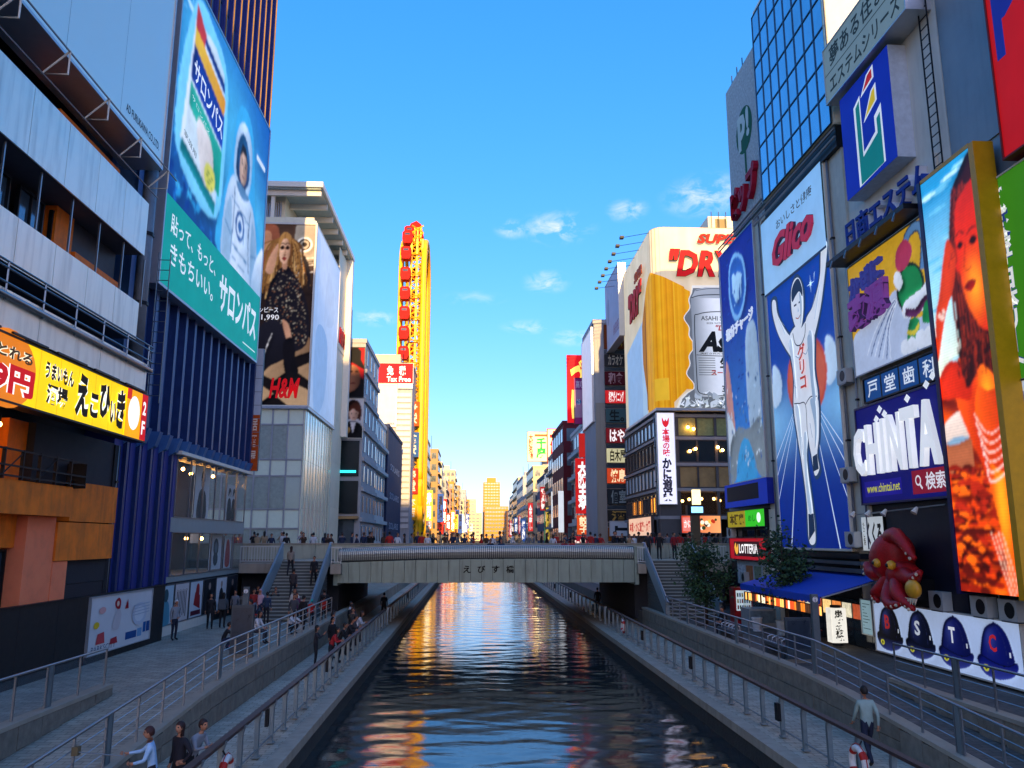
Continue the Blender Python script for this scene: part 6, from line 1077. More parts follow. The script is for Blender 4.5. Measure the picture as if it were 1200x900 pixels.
def wheel():
    yc, hw, z0, z1 = 167., 8.5, 9., 68.5; o = (-12.4, yc, ZS); r = empty('ferris_wheel', o, 'tall narrow yellow ferris wheel with red gondolas rising over the left bank', 'ferris wheel')
    YL = mat('wheel_yellow', '#f2bc12', .45, 0, var=.18, scale=.3); RD = mat('gondola_red', '#c00a06', .6, 0, var=.1, spec=.15); YD = mat('wheel_ochre', '#d89a10', .5, 0, var=.2)
    def path(n=90, off=0.):
        R = hw + off; pts = []
        for i in range(n):
            q = i/n; per = 2*(z1-z0-2*hw) + 2*math.pi*hw; l = q*per; st = z1-z0-2*hw
            if l < st: pts.append((yc - R, z0 + hw + l))
            elif l < st + math.pi*hw: a = math.pi - (l-st)/hw; pts.append((yc + R*math.cos(a), z1 - hw + R*math.sin(a)))
            elif l < 2*st + math.pi*hw: pts.append((yc + R, z1 - hw - (l - st - math.pi*hw)))
            else: a = -(l - 2*st - math.pi*hw)/hw; pts.append((yc + R*math.cos(a), z0 + hw + R*math.sin(a)))
        return pts
    for x_, w in ((-15.0, .4), (-10.3, .6)):
        pts = path(); pts.append(pts[0]); MB(o).tube([(x_, y, z) for y, z in pts], w, 8).build('rim', YL, r, smooth=True)
        pts = path(off=-1.8); pts.append(pts[0]); MB(o).tube([(x_ + .3, y, z) for y, z in pts], .25, 6).build('inner_rim', YD, r, smooth=True)
    tw = MB(o); tw.box(-11.5, -11.1, yc - 5.2, yc + 5.2, ZS, z1 - 6).build('spine', YD, r)
    for i in range(40):
        z = 6 + i*1.6; MB(o).bar((-13.0, yc - 7.2, z), (-10.6, yc - 7.2, z + 1.6), .22).build('truss_bar', YL, r); MB(o).bar((-10.6, yc - 7.2, z), (-13.0, yc - 7.2, z + 1.6), .2).build('truss_bar', YD, r)
    for x_ in (-13.0, -11.8, -10.7): MB(o).box(x_ - .22, x_ + .22, yc - 7.4, yc - 7.0, ZS, z1 - 1.5).build('truss_chord', YL, r)
    P1 = path(90); P2 = path(90, -1.8)
    for i in range(90):
        (y, z), (y2, z2) = P1[i], P2[(i+1) % 90]
        MB(o).bar((-10.3, y, z), (-10.0, y2, z2), .16).build('lattice_bar', YL, r); MB(o).bar((-15., y, z), (-14.7, y2, z2), .14).build('lattice_bar', YL, r)
        if i % 3 == 0: MB(o).bar((-14.9, y, z), (-10.4, y, z), .18).build('cross_bar', YD, r)
        if i % 3 == 1: MB(o).bar((-12.3, y2, z2), (-10.4, P1[(i+3) % 90][0], P1[(i+3) % 90][1]), .2).build('brace', YL, r)
    G = path(34, 1.7)
    for i, (y, z) in enumerate(G):
        g = MB(o); g.prism([(-14.5, z-1.2), (-14.85, z-.4), (-14.8, z+1.1), (-14.4, z+1.4), (-13.2, z+1.4), (-12.8, z+1.1), (-12.75, z-.4), (-13.1, z-1.2)], 'y', y-.95, y+.95); go = g.build('gondola', RD, r)
        MB(o).box(-14.3, -13.3, y-.97, y+.97, z+.5, z+.95).build('gondola_window', GLASSD, go)
    for x_ in (-14.9, -10.3):
        for y in (yc - 7, yc + 7): MB(o).bar((x_, y, ZS), (x_, y, z0 + 6), .8).build('support_leg', YL, r)
    MB(o).prism([(-14.6, z1 - 1), (-14.4, z1 + 1.6), (-13.6, z1 + 3.6), (-12.4, z1 + 4.2), (-11.4, z1 + 3.4), (-10.9, z1 + 1.2), (-10.9, z1 - 1)], 'y', yc - 3, yc + 3).build('top_housing', RD, r)
    for k in range(5): MB(o).box(-14.2 + k*.66, -13.9 + k*.66, yc - 3.3, yc - 3, z1 - .8, z1 + 2.6).build('top_slat', YL, r)
    MB(o).tube([(-13.6, yc, z1 + 2), (-13.6, yc, z1 + 5)], .06, 5).build('lightning_rod', DARKM, r)
    for k, (z, c, t) in enumerate(((30, '#c8501c', '激安'), (24, '#2a5a9c', '驚安'), (17, '#c02a1c', '殿堂'), (12, '#d8a01c', '本店'))):
        P = Panel('F', yc - 10.2, -12.6, -10.4, z - 2.4, z + 2.4); sg = sign('wheel_sign', P, 'sign with two characters on the wheel front, %s from the top' % ('first', 'second', 'third', 'fourth')[k], 'sign', .3); A = Art(P); A.rect(0,0,1,1,c); A.text(t, .2, .1, .8, .9, '#f0e8d0', .03, vertical=True); A.build('artwork', PRINT, sg)
wheel()
def XI(tab, y): return float(np.interp(y, [a for a, b in tab], [b for a, b in tab]))
TL = [(90,-12.6),(150,-11.2),(185,-11.0),(230,-10.4),(300,-9.3),(400,-6.8),(600,-2)]; TR = [(90,14.2),(130,13.8),(170,15.7),(230,15.8),(320,17.5),(450,22),(600,28)]
rg = random.Random(21); y = 188.; cols = ['cream', 'ochre', 'tan', 'white', 'cream', 'grey', 'pink', 'ochre']; k = 0
while y < 590:
    d = rg.uniform(15, 30) * (1 + (y-188)/500); h = rg.uniform(20, 33) + (y - 188)*.02; c = cols[k % len(cols)]; xf = XI(TL, y) + rg.uniform(-.8, .8)
    far_building('L', y, y + d - .4, xf, h, c, '%s building in the sunlit left row, %s beyond the ferris wheel' % (c, ORD[k]), near_cols=4, wstyle=k % 3)
    far_sign(y - .4, xf + .1, xf + 1.3 + y*.002, h*.35, h*.35 + rg.uniform(5, 9), rg.choice(['#c8281c', '#e0c040', '#d8d8d0', '#2a4a8a', '#d87a1c']), rg.choice(['居酒屋', '焼肉', '大阪', '寿司', '串かつ', '道頓堀']), rg.choice(['#f4f0e8', '#20180f']), 'projecting vertical sign on the %s sunlit building beyond the wheel' % ORD[k])
    y += d; k += 1
# ---- right row
def tower():
    r = far_building('R', 92, 101, 14.1, 31., 'grey', 'slim grey tower with a ladder of stacked shop signs', near_cols=0, canal=False); ubox('pale_column', r, mat('tower_column', '#9a968a', .7, 0, var=.12, dirt=.3), 'F', 92, 14.1, 15.1, ZS, 21.5, 0, .25); ubox('pale_column', r, mat('tower_column', '#9a968a'), 'F', 92, 17.9, 18.3, ZS, 31, 0, .25)
    it = [('#7a3a14', '串家', '#e0b040', 2.9), ('#38383a', 'カラオケ', '#c9c0a8', 1.4), ('#5a1420', '和食', '#c9a0a0', 1.6), ('#b01c20', '相席ダイニング', '#f0e0d8', 1.5), ('#4a6a6c', '生。', '#161c1c', 1.6), ('#5c1018', 'はや', '#e8dcd8', 1.7), ('#b3ac84', '白木屋', '#17150f', 1.6), ('#b03a1c', '焼鳥', '#f0d0a0', 1.7), ('#2c3438', '個室', '#9aa8a4', 1.7), ('#30302c', '酒', '#c8a050', 1.3), ('#9c5a14', '炭火焼', '#20140a', 1.5)]
    z = 30.8
    for i, (bgc, t, tcx, h) in enumerate(it):
        far_sign(91.7, 15.25, 17.8, z - h, z, bgc, t, tcx, 'sign in the ladder of shop signs on the slim tower, %s from the top' % ORD[i], vertical=False, name='stacked_sign', glow=i in (3, 5, 6, 7)); ubox('sign_gap_window', r, FG, 'F', 92, 15.25, 17.8, z - h - .55, z - h - .1, 0, .1); z -= h + .65
    P = Panel('R', 13.9, 92.6, 101, 19.5, 30.6); s = sign('billboard', P, 'blank lilac billboard on the side of the slim tower', 'billboard', .2, ALU, .1); A = Art(P); A.rect(0,0,1,1,'#d3d6e2'); A.build('artwork', FLEX, s)
    P = Panel('F', 91.4, 15.4, 18.2, 6.4, 8.0); s = sign('sign_board', P, 'white board with a black bed pictogram at street level', 'sign', .2, ALU, .05); A = Art(P); A.rect(0,0,1,1,'#c3cfd8'); A.rect(.2,.35,.8,.55,'#1c242c'); A.rect(.2,.55,.32,.68,'#1c242c'); A.rect(.2,.2,.26,.35,'#1c242c'); A.rect(.74,.2,.8,.35,'#1c242c'); A.build('artwork', PRINT, s)
    aw = empty('striped_awning', (17, 90, ZS + 1), 'black and white striped awning at the foot of the slim tower', 'awning')
    for i in range(8): MB((17, 90, ZS+1)).add([(16.+i*.4, 91.6, 6.3), (16.4+i*.4, 91.6, 6.3), (16.4+i*.4, 89.9, 5.5), (16.+i*.4, 89.9, 5.5), (16.+i*.4, 91.6, 6.26), (16.4+i*.4, 91.6, 6.26), (16.4+i*.4, 89.9, 5.46), (16.+i*.4, 89.9, 5.46)], [(0,1,2,3),(7,6,5,4),(2,6,7,3)]).build('stripe', WHITEP if i % 2 else BLACKP, aw)
tower()
far_building('R', 104, 118, 14.4, 20.6, 'white', 'white balcony building behind the red dumpling sign', near_cols=0, wstyle=2)
far_sign(103.4, 12.2, 15.0, 20.8, 29.8, '#c8141c', 'づぼ', '#f4d060', 'tall red sign with yellow hiragana beside the slim tower', bold=.06)
P = Panel('F', 103.0, 13.1, 15.1, 20.6, 26.6); s = sign('billboard', P, 'pink poster with a dark haired portrait beside the red sign', 'billboard', .15, DARKM, .06); A = Art(P); A.rect(0,0,1,1,'#c99ab8'); A.rect(0,.75,1,1,'#9c3a86'); A.rect(0,0,1,.14,'#b03a80'); A.text('高収入', .1, .78, .9, .95, '#f0d8e8', .02); A.blob([(.55,.2),(.5,.55),(.62,.7),(.82,.7),(.92,.5),(.9,.2)], '#2c1c24'); A.ell(.71,.52,.13,None,'#e0b8a4'); A.ell(.27,.48,.17,None,'#3a8ac0'); A.text('25', .17, .42, .37, .54, '#f0f0f4', .02); A.build('artwork', PRINT, s)
far_sign(103.2, 13.1, 14.95, 9.2, 16.2, '#b81c1c', '大阪王将', '#f4ece6', 'red vertical restaurant sign with bold white characters', bold=.07, edge='#601014')
far_sign(103.1, 13.6, 14.5, 16.3, 19.4, '#a8201c', '', '#fff', 'red lantern shaped sign above the restaurant characters'); far_sign(103.1, 13.2, 14.9, 6.6, 9.0, '#c8481c', '餃子', '#f4e0b0', 'orange square sign below the restaurant characters'); far_sign(103.0, 12.4, 14.6, 4.8, 6.4, '#8a1420', 'ラーメン', '#f0d8c8', 'dark red street level sign under the orange one', vertical=False)
far_building('R', 120, 137, 13.5, 23., 'darkred', 'dark red building in the right row', near_cols=2, wstyle=1)
far_sign(119.6, 12.6, 13.4, 7, 13, '#c9cdd0', '', '#000', 'blank white vertical sign on the dark red building')
far_building('R', 139, 156, 14.6, 21., 'grey', 'grey building next to the dark red one', near_cols=3, wstyle=2); far_building('R', 158, 172, 15.3, 20., 'tan', 'tan building carrying the red framed hiragana sign', near_cols=3, wstyle=0)
far_sign(157.6, 14.5, 18.0, 20.5, 27.4, '#f0dca0', 'かに', '#c01c14', 'cream sign with red frame and red hiragana on the right row', border='#c02014', bold=.06)
far_building('R', 174, 196, 15.6, 19.5, 'blue', 'blue grey building with green shop panel', near_cols=3, wstyle=1); far_sign(173.6, 15.3, 17.0, 5, 12, '#1c7a4c', '', '#fff', 'green vertical panel at street level in the right row')
far_building('R', 206, 232, 15.4, 24., 'cream', 'cream building under the red and green neon sign', near_cols=4, wstyle=0)
P = Panel('F', 205.4, 13.9, 19.2, 25.5, 33.); s = sign('billboard', P, 'neon billboard with red and green characters on a pale ground', 'billboard', .3, DARKM, .12); A = Art(P); A.rect(0,0,1,1,'#d8cf9c'); A.text('大阪名物', .06, .08, .28, .92, '#d03418', .04, vertical=True); A.text('千房', .42, .1, .9, .8, '#1c9a3c', .05, vertical=True); A.rect(.35,.84,.95,.92,'#b8542c'); A.build('artwork', GLOW, s)
y = 236.; k = 0
while y < 600:
    d = rg.uniform(16, 32)*(1 + (y-188)/500); h = rg.uniform(17, 27) + (y-188)*.02; c = ['white', 'grey', 'cream', 'brown', 'white', 'tan', 'blue', 'cream'][k % 8]; xf = XI(TR, y) + rg.uniform(-.8, .8)
    far_building('R', y, y + d - .4, xf, h, c, '%s building in the right row, %s beyond the neon billboard' % (c, ORD[k]), near_cols=4, wstyle=k % 3)
    far_sign(y - .4, xf - 1.2 - y*.001, xf - .1, h*.3, h*.3 + rg.uniform(5, 8), rg.choice(['#c8281c', '#d8d8d0', '#2a4a8a', '#b81c2c']), rg.choice(['居酒屋', '焼肉', '大阪', '寿司', '薬局']), '#f4f0e8', 'projecting vertical sign on the %s right row building' % ORD[k])
    y += d; k += 1
# projecting signs along the nearer right row
for i, (yy, x0, x1, z0, z1, c, t) in enumerate(((138.5, 13.4, 14.5, 8, 14, '#d0d4d6', '薬'), (157.4, 14.2, 15.2, 6, 12, '#c8a83c', '本舗'), (173.2, 14.4, 15.5, 12, 17, '#b02020', '鶴橋'), (205, 14., 15.2, 8, 15, '#d0302c', '金龍'))): far_sign(yy, x0, x1, z0, z1, c, t, '#1c1814' if i < 2 else '#f4ece0', 'narrow projecting sign %s on the right row' % ('with one character', 'yellow ochre', 'dark red, high', 'red, far')[i])
# ---- far end of the canal
def far_tower(x0, x1, y0, y1, z1, c, label, nx, nz, win=True):
    o = ((x0+x1)/2, y0, ZS); r = empty('building', o, label, 'building'); MB(o).box(x0, x1, y0, y1, ZS, z1).build('wall', FC[c], r)
    if win:
        for j in range(nz):
            z = ZS + (z1-ZS)*(j+.3)/nz; ubox('window_band', r, FG2, 'F', y0, x0 + .6, x1 - .6, z, z + (z1-ZS)/nz*.42, -.05, .12)
        for i in range(nx): ubox('mullion', r, FC[c], 'F', y0, x0 + (x1-x0)*(i+.5)/nx - .4, x0 + (x1-x0)*(i+.5)/nx + .4, ZS, z1, -.1, .25)
    return r
t_ = far_tower(12, 30.5, 900, 920, 68, 'ochre', 'tall orange sunlit tower block at the end of the canal', 6, 20); ubox('roof_crown', t_, FC['ochre'], 'F', 902, 16, 26, 68, 73, -14, 0)
far_tower(13, 38, 860, 880, 40, 'ochre', 'wide orange block in front of the far tower', 8, 9); far_tower(-6, 9, 760, 780, 30, 'cream', 'pale cream block left of the far tower', 4, 8); far_tower(-14, 4, 830, 850, 46, 'cream', 'cream slab behind the pale block', 5, 12); far_tower(-30, -9, 700, 720, 42, 'tan', 'tan block ending the left row', 5, 10); far_tower(37, 50, 800, 820, 44, 'cream', 'cream block right of the far tower', 4, 11); far_tower(31, 37, 740, 760, 30, 'brown', 'dark brown striped block at the canal end', 3, 9); far_tower(42, 64, 700, 720, 50, 'cream', 'cream block ending the right row', 5, 12)
# ---- unseen blocks added behind the viewer to shade the near canal
MB().box(-12, 24.3, -132, -110, ZP, 68).build('shade_block', FC['grey'], kind='structure', label='unseen tall block added behind the viewer for shade')
MB().box(18, 50, -108, -48, ZP, 22).build('shade_block', FC['grey'], kind='structure', label='unseen right row added behind the viewer for shade')
# ================================================================== RAILINGS AND STREET FURNITURE
HR = mat('handrail_brown', '#4a3b38', .5, .1, var=.2, scale=4); PST = mat('rail_post_steel', '#7f8f94', .4, .55, var=.15, scale=3)
def canal_rail(x, y0, y1, label, sg, bol=(), step=1.5):
    o = (x, y0, ZQ); r = empty('canal_railing', o, label, 'railing')
    MB(o).box(x - .085, x + .085, y0, y1, ZQ + 1.06, ZQ + 1.13).build('top_rail', HR, r); MB(o).tube([(x, y0, ZQ + .22), (x, y1, ZQ + .22)], .025, 6).build('lower_rail', PST, r)
    n = int((y1 - y0)/step); me = None
    for i in range(n + 1):
        y = y0 + .05 + i*step
        if me is None:
            m = MB(); m.prism([(-.05, 0), (.05, 0), (.05, .86), (.11, 1.06), (-.02, 1.06), (-.06, .9)], 'y', -.06, .06); m.box(-.09, .09, -.1, .1, 0, .03); me = m.mesh('post', PST)
        p = obj('post', me, r); p.location = (0, y - y0, .04)
        if i % 6 == 2:
            bx = MB(); bx.box(-.16, -.07, -.12, .12, .45, .9); b = obj('light_box', bx.mesh('light_box', DARKM), r); b.location = (0, y - y0, 0)
    return r
canal_rail(-5.25, 11., 51.6, 'steel railing with brown handrail along the left canal edge', -1); canal_rail(8.5, 11., 51.6, 'steel railing with brown handrail along the right canal edge', 1)
canal_rail(-5.25, 53, 112, 'canal railing continuing under the bridge on the left', -1, step=2.2); canal_rail(8.5, 53, 112, 'canal railing continuing under the bridge on the right', 1, step=2.2)
GLP = mat('rail_glass', '#7f98a4', .08, 0, var=.1, spec=.6, alpha=.16)
def top_rail(x, y0, y1, zf, label, glass=False, step=1.5, cables=3):
    o = (x, y0, zf(y0)); r = empty('promenade_railing', o, label, 'railing'); n = int((y1 - y0)/step); ys = [y0 + (y1-y0)*i/n for i in range(n+1)]
    MB(o).tube([(x, y, zf(y) + 1.02) for y in ys], .035, 7).build('top_rail', STEEL, r, smooth=True)
    for k in range(cables): MB(o).tube([(x, y, zf(y) + .28 + k*.25) for y in ys], .012, 4).build('cable', STEEL, r)
    for i, y in enumerate(ys):
        z = zf(y)
        if i % 5 == 3: MB(o).box(x - .025, x + .025, y - .09, y + .09, z, z + 1.0).build('wide_post', PST, r); MB(o).box(x - .02, x + .02, y - .16, y - .12, z, z + 1.0).build('post', STEEL, r); MB(o).box(x - .02, x + .02, y + .12, y + .16, z, z + 1.0).build('post', STEEL, r)
        else: MB(o).box(x - .022, x + .022, y - .022, y + .022, z, z + 1.0).build('post', STEEL, r)
        if glass and i < n: MB(o).add([(x+.012, y+.08, z+.08), (x+.012, ys[i+1]-.08, zf(ys[i+1])+.08), (x+.012, ys[i+1]-.08, zf(ys[i+1])+.95), (x+.012, y+.08, z+.95)], [(0,1,2,3)]).build('glass_panel', GLP, r)
top_rail(WL - .13, 14., 46.2, lambda y: rampz(y) + .3, 'thin steel railing on the left wall beside the lower walkway'); top_rail(WR + .13, 14., 46.2, lambda y: rampz(y) + .3, 'thin steel railing on the right wall beside the lower walkway')
top_rail(UL - .13, 9.2, 25.3, lambda y: ZP + .3, 'glazed steel railing above the left ramp in the foreground', glass=True, cables=0); top_rail(UR + .13, 9.2, 25.3, lambda y: ZP + .3, 'steel railing above the right ramp in the foreground', cables=2)
def buoy(x, y, z, label, sg):
    o = (x, y, z); r = empty('life_buoy', o, label, 'life buoy', 'life buoys on the canal railings'); n, k = 28, 10; R, a = .31, .075
    WHB = mat('buoy_white', '#d9d6cf', .5, 0, var=.06); RB = mat('buoy_red', '#b3261c', .5)
    def ring(i0, i1, rr, m, nm, par):
        vs = []; fs = []
        for i in range(i0, i1 + 1):
            t = 2*math.pi*i/n
            for j in range(k): p = 2*math.pi*j/k; vs.append((x + rr*math.sin(p), y + (R + rr*math.cos(p))*math.cos(t), z + (R + rr*math.cos(p))*math.sin(t)))
        for i in range(i1 - i0):
            for j in range(k): fs.append((i*k+j, i*k+(j+1) % k, (i+1)*k+(j+1) % k, (i+1)*k+j))
        return MB(o).add(vs, fs).build(nm, m, par, smooth=True)
    b = ring(0, n, a, WHB, 'ring', r)
    for q in range(4): ring(q*7 + 3, q*7 + 5, a + .006, RB, 'red_band', b)
    MB(o).tube([(x, y, z + R), (x + sg*.1, y, z + R + .15)], .02, 5).build('hook', DARKM, r); MB(o).tube([(x, y + (R+.1)*math.cos(q*.45), z + (R+.1)*math.sin(q*.45)) for q in range(15)], .012, 4).build('rope', RB, r)
buoy(-5.05, 18.3, 1.22, 'white life buoy with red bands on the near left canal railing', -1); buoy(8.32, 18.2, 1.28, 'white life buoy with red bands on the near right canal railing', 1); buoy(8.36, 46, 1.3, 'white life buoy far along the right canal railing', 1)
def info_post(x, y, h, label, w=.22):
    o = (x, y, ZP); r = empty('information_post', o, label, 'sign post'); bx = MB(o).box(x - w/2, x + w/2, y - .09, y + .09, ZP, ZP + h).build('post', mat('info_post_grey', '#5c6a70', .5, .3), r)
    P = Panel('F', y - .095, x - w/2, x + w/2, ZP + h - .32, ZP + h - .02); A = Art(P); A.ell(.5, .5, .42, None, '#d9dee0'); A.rect(.45,.25,.55,.58,'#20282c'); A.ell(.5,.72,.07,None,'#20282c'); A.build('pictogram', PRINT, r)
def slab(x, y, w, h, label, d=.16):
    o = (x, y, ZP); r = empty('information_slab', o, label, 'sign'); MB(o).box(x - w/2, x + w/2, y, y + d, ZP, ZP + h).build('slab', mat('slab_slate', '#3d4b54', .45, .2), r); MB(o).box(x - w/2 + .06, x + w/2 - .06, y - .012, y, ZP + .5, ZP + h - .1).build('map_plate', mat('slab_plate', '#2c3a48', .3, .1, var=.3), r); MB(o).box(x-w/2-.04, x+w/2+.04, y-.03, y+d+.03, ZP, ZP+.12).build('foot', STONE, r)
info_post(-9.6, 36.2, 2.45, 'grey post with white information pictogram on the left promenade'); slab(-8.85, 33.0, .85, 1.95, 'grey stone information slab on the left promenade')
info_post(11.75, 28.2, 2.6, 'grey post with white information pictogram on the right promenade'); slab(12.1, 30.6, .95, 1.6, 'dark information slab behind the right post')
def rack_bench(x, y, label):
    o = (x, y, ZP); r = empty('bench', o, label, 'bench'); B = mat('bench_granite', '#4a5054', .7, 0, var=.2, scale=6, bump=.3)
    MB(o).box(x - .28, x + .28, y - 1.1, y + 1.1, ZP + .36, ZP + .48).build('seat', B, r)
    for k in (-.85, .85): MB(o).box(x - .22, x + .22, y + k - .14, y + k + .14, ZP, ZP + .36).build('leg', B, r)
    for k in (-.75, -.25, .25, .75): MB(o).tube([(x - .18, y + k, ZP + .48), (x - .16, y + k, ZP + .66), (x, y + k, ZP + .72), (x + .16, y + k, ZP + .66), (x + .18, y + k, ZP + .48)], .028, 6).build('armrest', ALU, r, smooth=True)
rack_bench(11.7, 37.5, 'granite bench with steel hoops beside the sitting man'); rack_bench(12.0, 32.4, 'granite bench with steel hoops near the information post')
def vending():
    o = (14.6, 44.6, ZP); r = empty('vending_machine', o, 'red vending machine under the burger sign', 'vending machine'); RD = mat('vending_red', '#a3141a', .35, 0, var=.08)
    MB(o).box(14.1, 15.1, 44.3, 45.1, ZP, 3.45).build('cabinet', RD, r); MB(o).box(14.2, 15.0, 44.27, 44.3, 2.25, 3.3).build('display_window', mat('vend_window', '#9fb0b8', .15, emit=.25), r)
    for j in range(3):
        for i in range(6):
            c = ['#b83020', '#e0c040', '#2a6a3c', '#d8d8d8', '#3050a0'][(i*2 + j) % 5]; MB(o).tube([(14.28 + i*.125, 44.24, 2.33 + j*.32), (14.28 + i*.125, 44.24, 2.53 + j*.32)], .04, 6).build('bottle', mat('vend_' + c, c, .3), r)
    MB(o).box(14.3, 14.9, 44.27, 44.3, 1.75, 1.95).build('tray', BLACKP, r)
vending()
def cart():
    o = (15.0, 42.9, ZP); r = empty('street_counter', o, 'pale glazed street counter beside the vending machine', 'counter'); MB(o).box(14.2, 15.6, 42.3, 43.6, ZP, 2.5).build('cabinet', mat('counter_white', '#aab4b6', .4, 0, var=.2, scale=3), r); MB(o).box(14.25, 15.55, 42.26, 42.3, 1.8, 2.4).build('front_poster', mat('counter_poster', '#6a8694', .4, 0, var=.5, scale=4), r); MB(o).box(14.3, 15.5, 42.4, 43.5, 2.5, 2.95).build('glass_case', GLP, r)
cart()
for k, (x, y, c) in enumerate(((14.1, 40.9, '#c9cfd0'), (14.7, 39.2, '#b9c0c2'))):
    o = (x, y, ZP); b = empty('bucket', o, 'white plastic tub by the dark tree, %s' % ('left one beside the counter', 'right one nearer the awning')[k], 'bucket'); MB(o).tube([(x, y, ZP), (x, y, ZP + .62)], [.2, .26], 14).build('tub', mat('tub_white', '#c9cfd0', .5), b, smooth=False); MB(o).tube([(x, y, ZP + .6), (x, y, ZP + .66)], .275, 14).build('rim', mat('tub_white', '#c9cfd0'), b)
def street_pillar():
    x, y = 14.95, 54.5; o = (x, y, ZS); r = empty('street_pillar', o, 'street pillar with white and blue display heads by the right stairs', 'pillar')
    MB(o).box(x - .28, x + .28, y - .2, y + .2, ZS, 7.6).build('shaft', mat('pillar_bronze', '#5c5340', .5, .3, var=.15), r); MB(o).box(x - .55, x + .5, y - .28, y + .28, 7.6, 8.25).build('head', DARKM, r); MB(o).box(x - .3, x + .48, y - .3, y - .28, 7.75, 8.15).build('screen', mat('pillar_screen', '#6fa6d8', .2, emit=.8), r); MB(o).box(x - .12, x + .4, y - .15, y + .15, 8.3, 9.3).build('lit_box', mat('pillar_lit', '#e8d8a0', .4, emit=.5), r); MB(o).box(x - .5, x + .5, y - .3, y + .3, ZS, ZS + .25).build('foot', STONE, r)
street_pillar()
# ---- trees
LEAF = [mat('leaf_dark', '#24402a', .6, 0, var=.3, scale=2), mat('leaf_mid', '#33542f', .6, 0, var=.3, scale=2)]; BARK = mat('bark', '#3a3128', .9, 0, var=.3, scale=8, bump=.6)
def tree(x, y, h, rw, label, seed, n=2600, lo=.28):
    rn = random.Random(seed); o = (x, y, ZP); r = empty('tree', o, label, 'tree')
    t = MB(o); t.tube([(x, y, ZP), (x + .05, y, ZP + h*.3), (x - .03, y + .05, ZP + h*.62), (x, y, ZP + h*.9)], [.11, .09, .06, .02], 8).build('trunk', BARK, r, smooth=True)
    ends = []
    for i in range(13):
        a = rn.uniform(0, 6.28); z0 = ZP + h*rn.uniform(.28, .8); L = rw*rn.uniform(.55, 1.); e = (x + L*math.cos(a), y + L*math.sin(a), z0 + rn.uniform(.25, .8)); mid = (x + L*.5*math.cos(a), y + L*.5*math.sin(a), z0 + .2)
        MB(o).tube([(x, y, z0), mid, e], [.04, .028, .01], 5).build('limb', BARK, r); ends += [e, mid]
    for i in range(10): ends.append((x + rn.gauss(0, rw*.3), y + rn.gauss(0, rw*.3), ZP + h*rn.uniform(.4, 1.0)))
    for k in range(2):
        m = MB(o)
        for i in range(n//2):
            c = rn.choice(ends); p = Vector((c[0] + rn.gauss(0, .26), c[1] + rn.gauss(0, .26), max(ZP + h*lo*.8, c[2] + rn.gauss(0, .26)))); u = Vector((rn.gauss(0,1), rn.gauss(0,1), rn.gauss(0,.6))).normalized(); w = u.cross(Vector((rn.gauss(0,1), rn.gauss(0,1), rn.gauss(0,1)))).normalized(); L = rn.uniform(.08, .22); b = L*rn.uniform(.28, .45)
            m.add([tuple(p - u*L*.5), tuple(p + w*b), tuple(p + u*L*.6), tuple(p - w*b)], [(0,1,2,3)])
        m.build('foliage', LEAF[k], r, kind='stuff')
    MB(o).box(x - .5, x + .5, y - .5, y + .5, ZP + .004, ZP + .03).build('tree_grate', DARKM, r)
tree(12.5, 44.2, 4.1, 1.5, 'dark leafy street tree in front of the right stairs', 3, 3400); tree(14.1, 37.0, 4.9, 1.25, 'loose dark tree in front of the blue awning', 8, 2500, lo=.2)

# ---- small fixtures: air conditioners, pipes, banners and crates
def aircon(side, c, a, z, label, k):
    o = ((c + (.4 if side == 'L' else -.4)), a, z); r = empty('air_conditioner', o, label, 'air conditioner', 'outdoor air conditioning units'); W_ = mat('aircon_case', '#b9bab4', .5, .1, var=.08, dirt=.3)
    part('case', r, W_, side, c, a - .42, a + .42, z, z + .62, .08, .42)
    n = 14; m = MB(o); vs = [(c + (.425 if side == 'L' else -.425), a - .1 + .24*math.cos(2*math.pi*i/n), z + .31 + .24*math.sin(2*math.pi*i/n)) for i in range(n)]; m.add(vs, [tuple(range(n))]); m.build('fan_grille', DARKM, r); part('bracket', r, STEEL, side, c, a - .35, a + .35, z - .05, z, .0, .4)
P_ = [('L', LX - .3, 21.5, 15.3), ('L', LX - .3, 24.4, 15.3), ('R', RX - .06, 28.0, 3.62), ('R', RX - .06, 30.6, 3.62), ('R', RX - .06, 24.2, 3.62), ('R', RX - .06, 25.6, 3.62), ('R', RX - .1, 48.2, 3.5), ('R', RX - .1, 50.3, 6.1), ('R', RX - .12, 34.0, 5.7), ('R', RX - .12, 34.0, 8.4), ('R', RX - .12, 33.6, 12.6)]
NM = ['behind the upper white band, left one', 'behind the upper white band, right one', 'above the cap billboard, below the octopus', 'above the cap billboard, left end', 'under the lit screen, right one', 'under the lit screen, left one', 'over the burger shop menu band', 'beside the yellow and green sign box', 'at the foot of the pale column', 'low on the pale column', 'high on the pale column']
for i, (sd, c, a, z) in enumerate(P_): aircon(sd, c, a, z, 'small grey air conditioner %s' % NM[i], i)
def pipe(pts, rad, label, m=None):
    o = pts[0]; r = empty('wall_pipe', o, label, 'pipe'); MB(o).tube(pts, rad, 7).build('pipe_run', m or mat('pipe_grey', '#7d858c', .5, .3), r, smooth=True)
    for k in range(1, 4):
        p = Vector(pts[0]).lerp(Vector(pts[1]), k/4); MB(o).box(p.x - rad*1.5, p.x + rad*1.5, p.y - rad*1.5, p.y + rad*1.5, p.z - .04, p.z + .04).build('clip', DARKM, r)
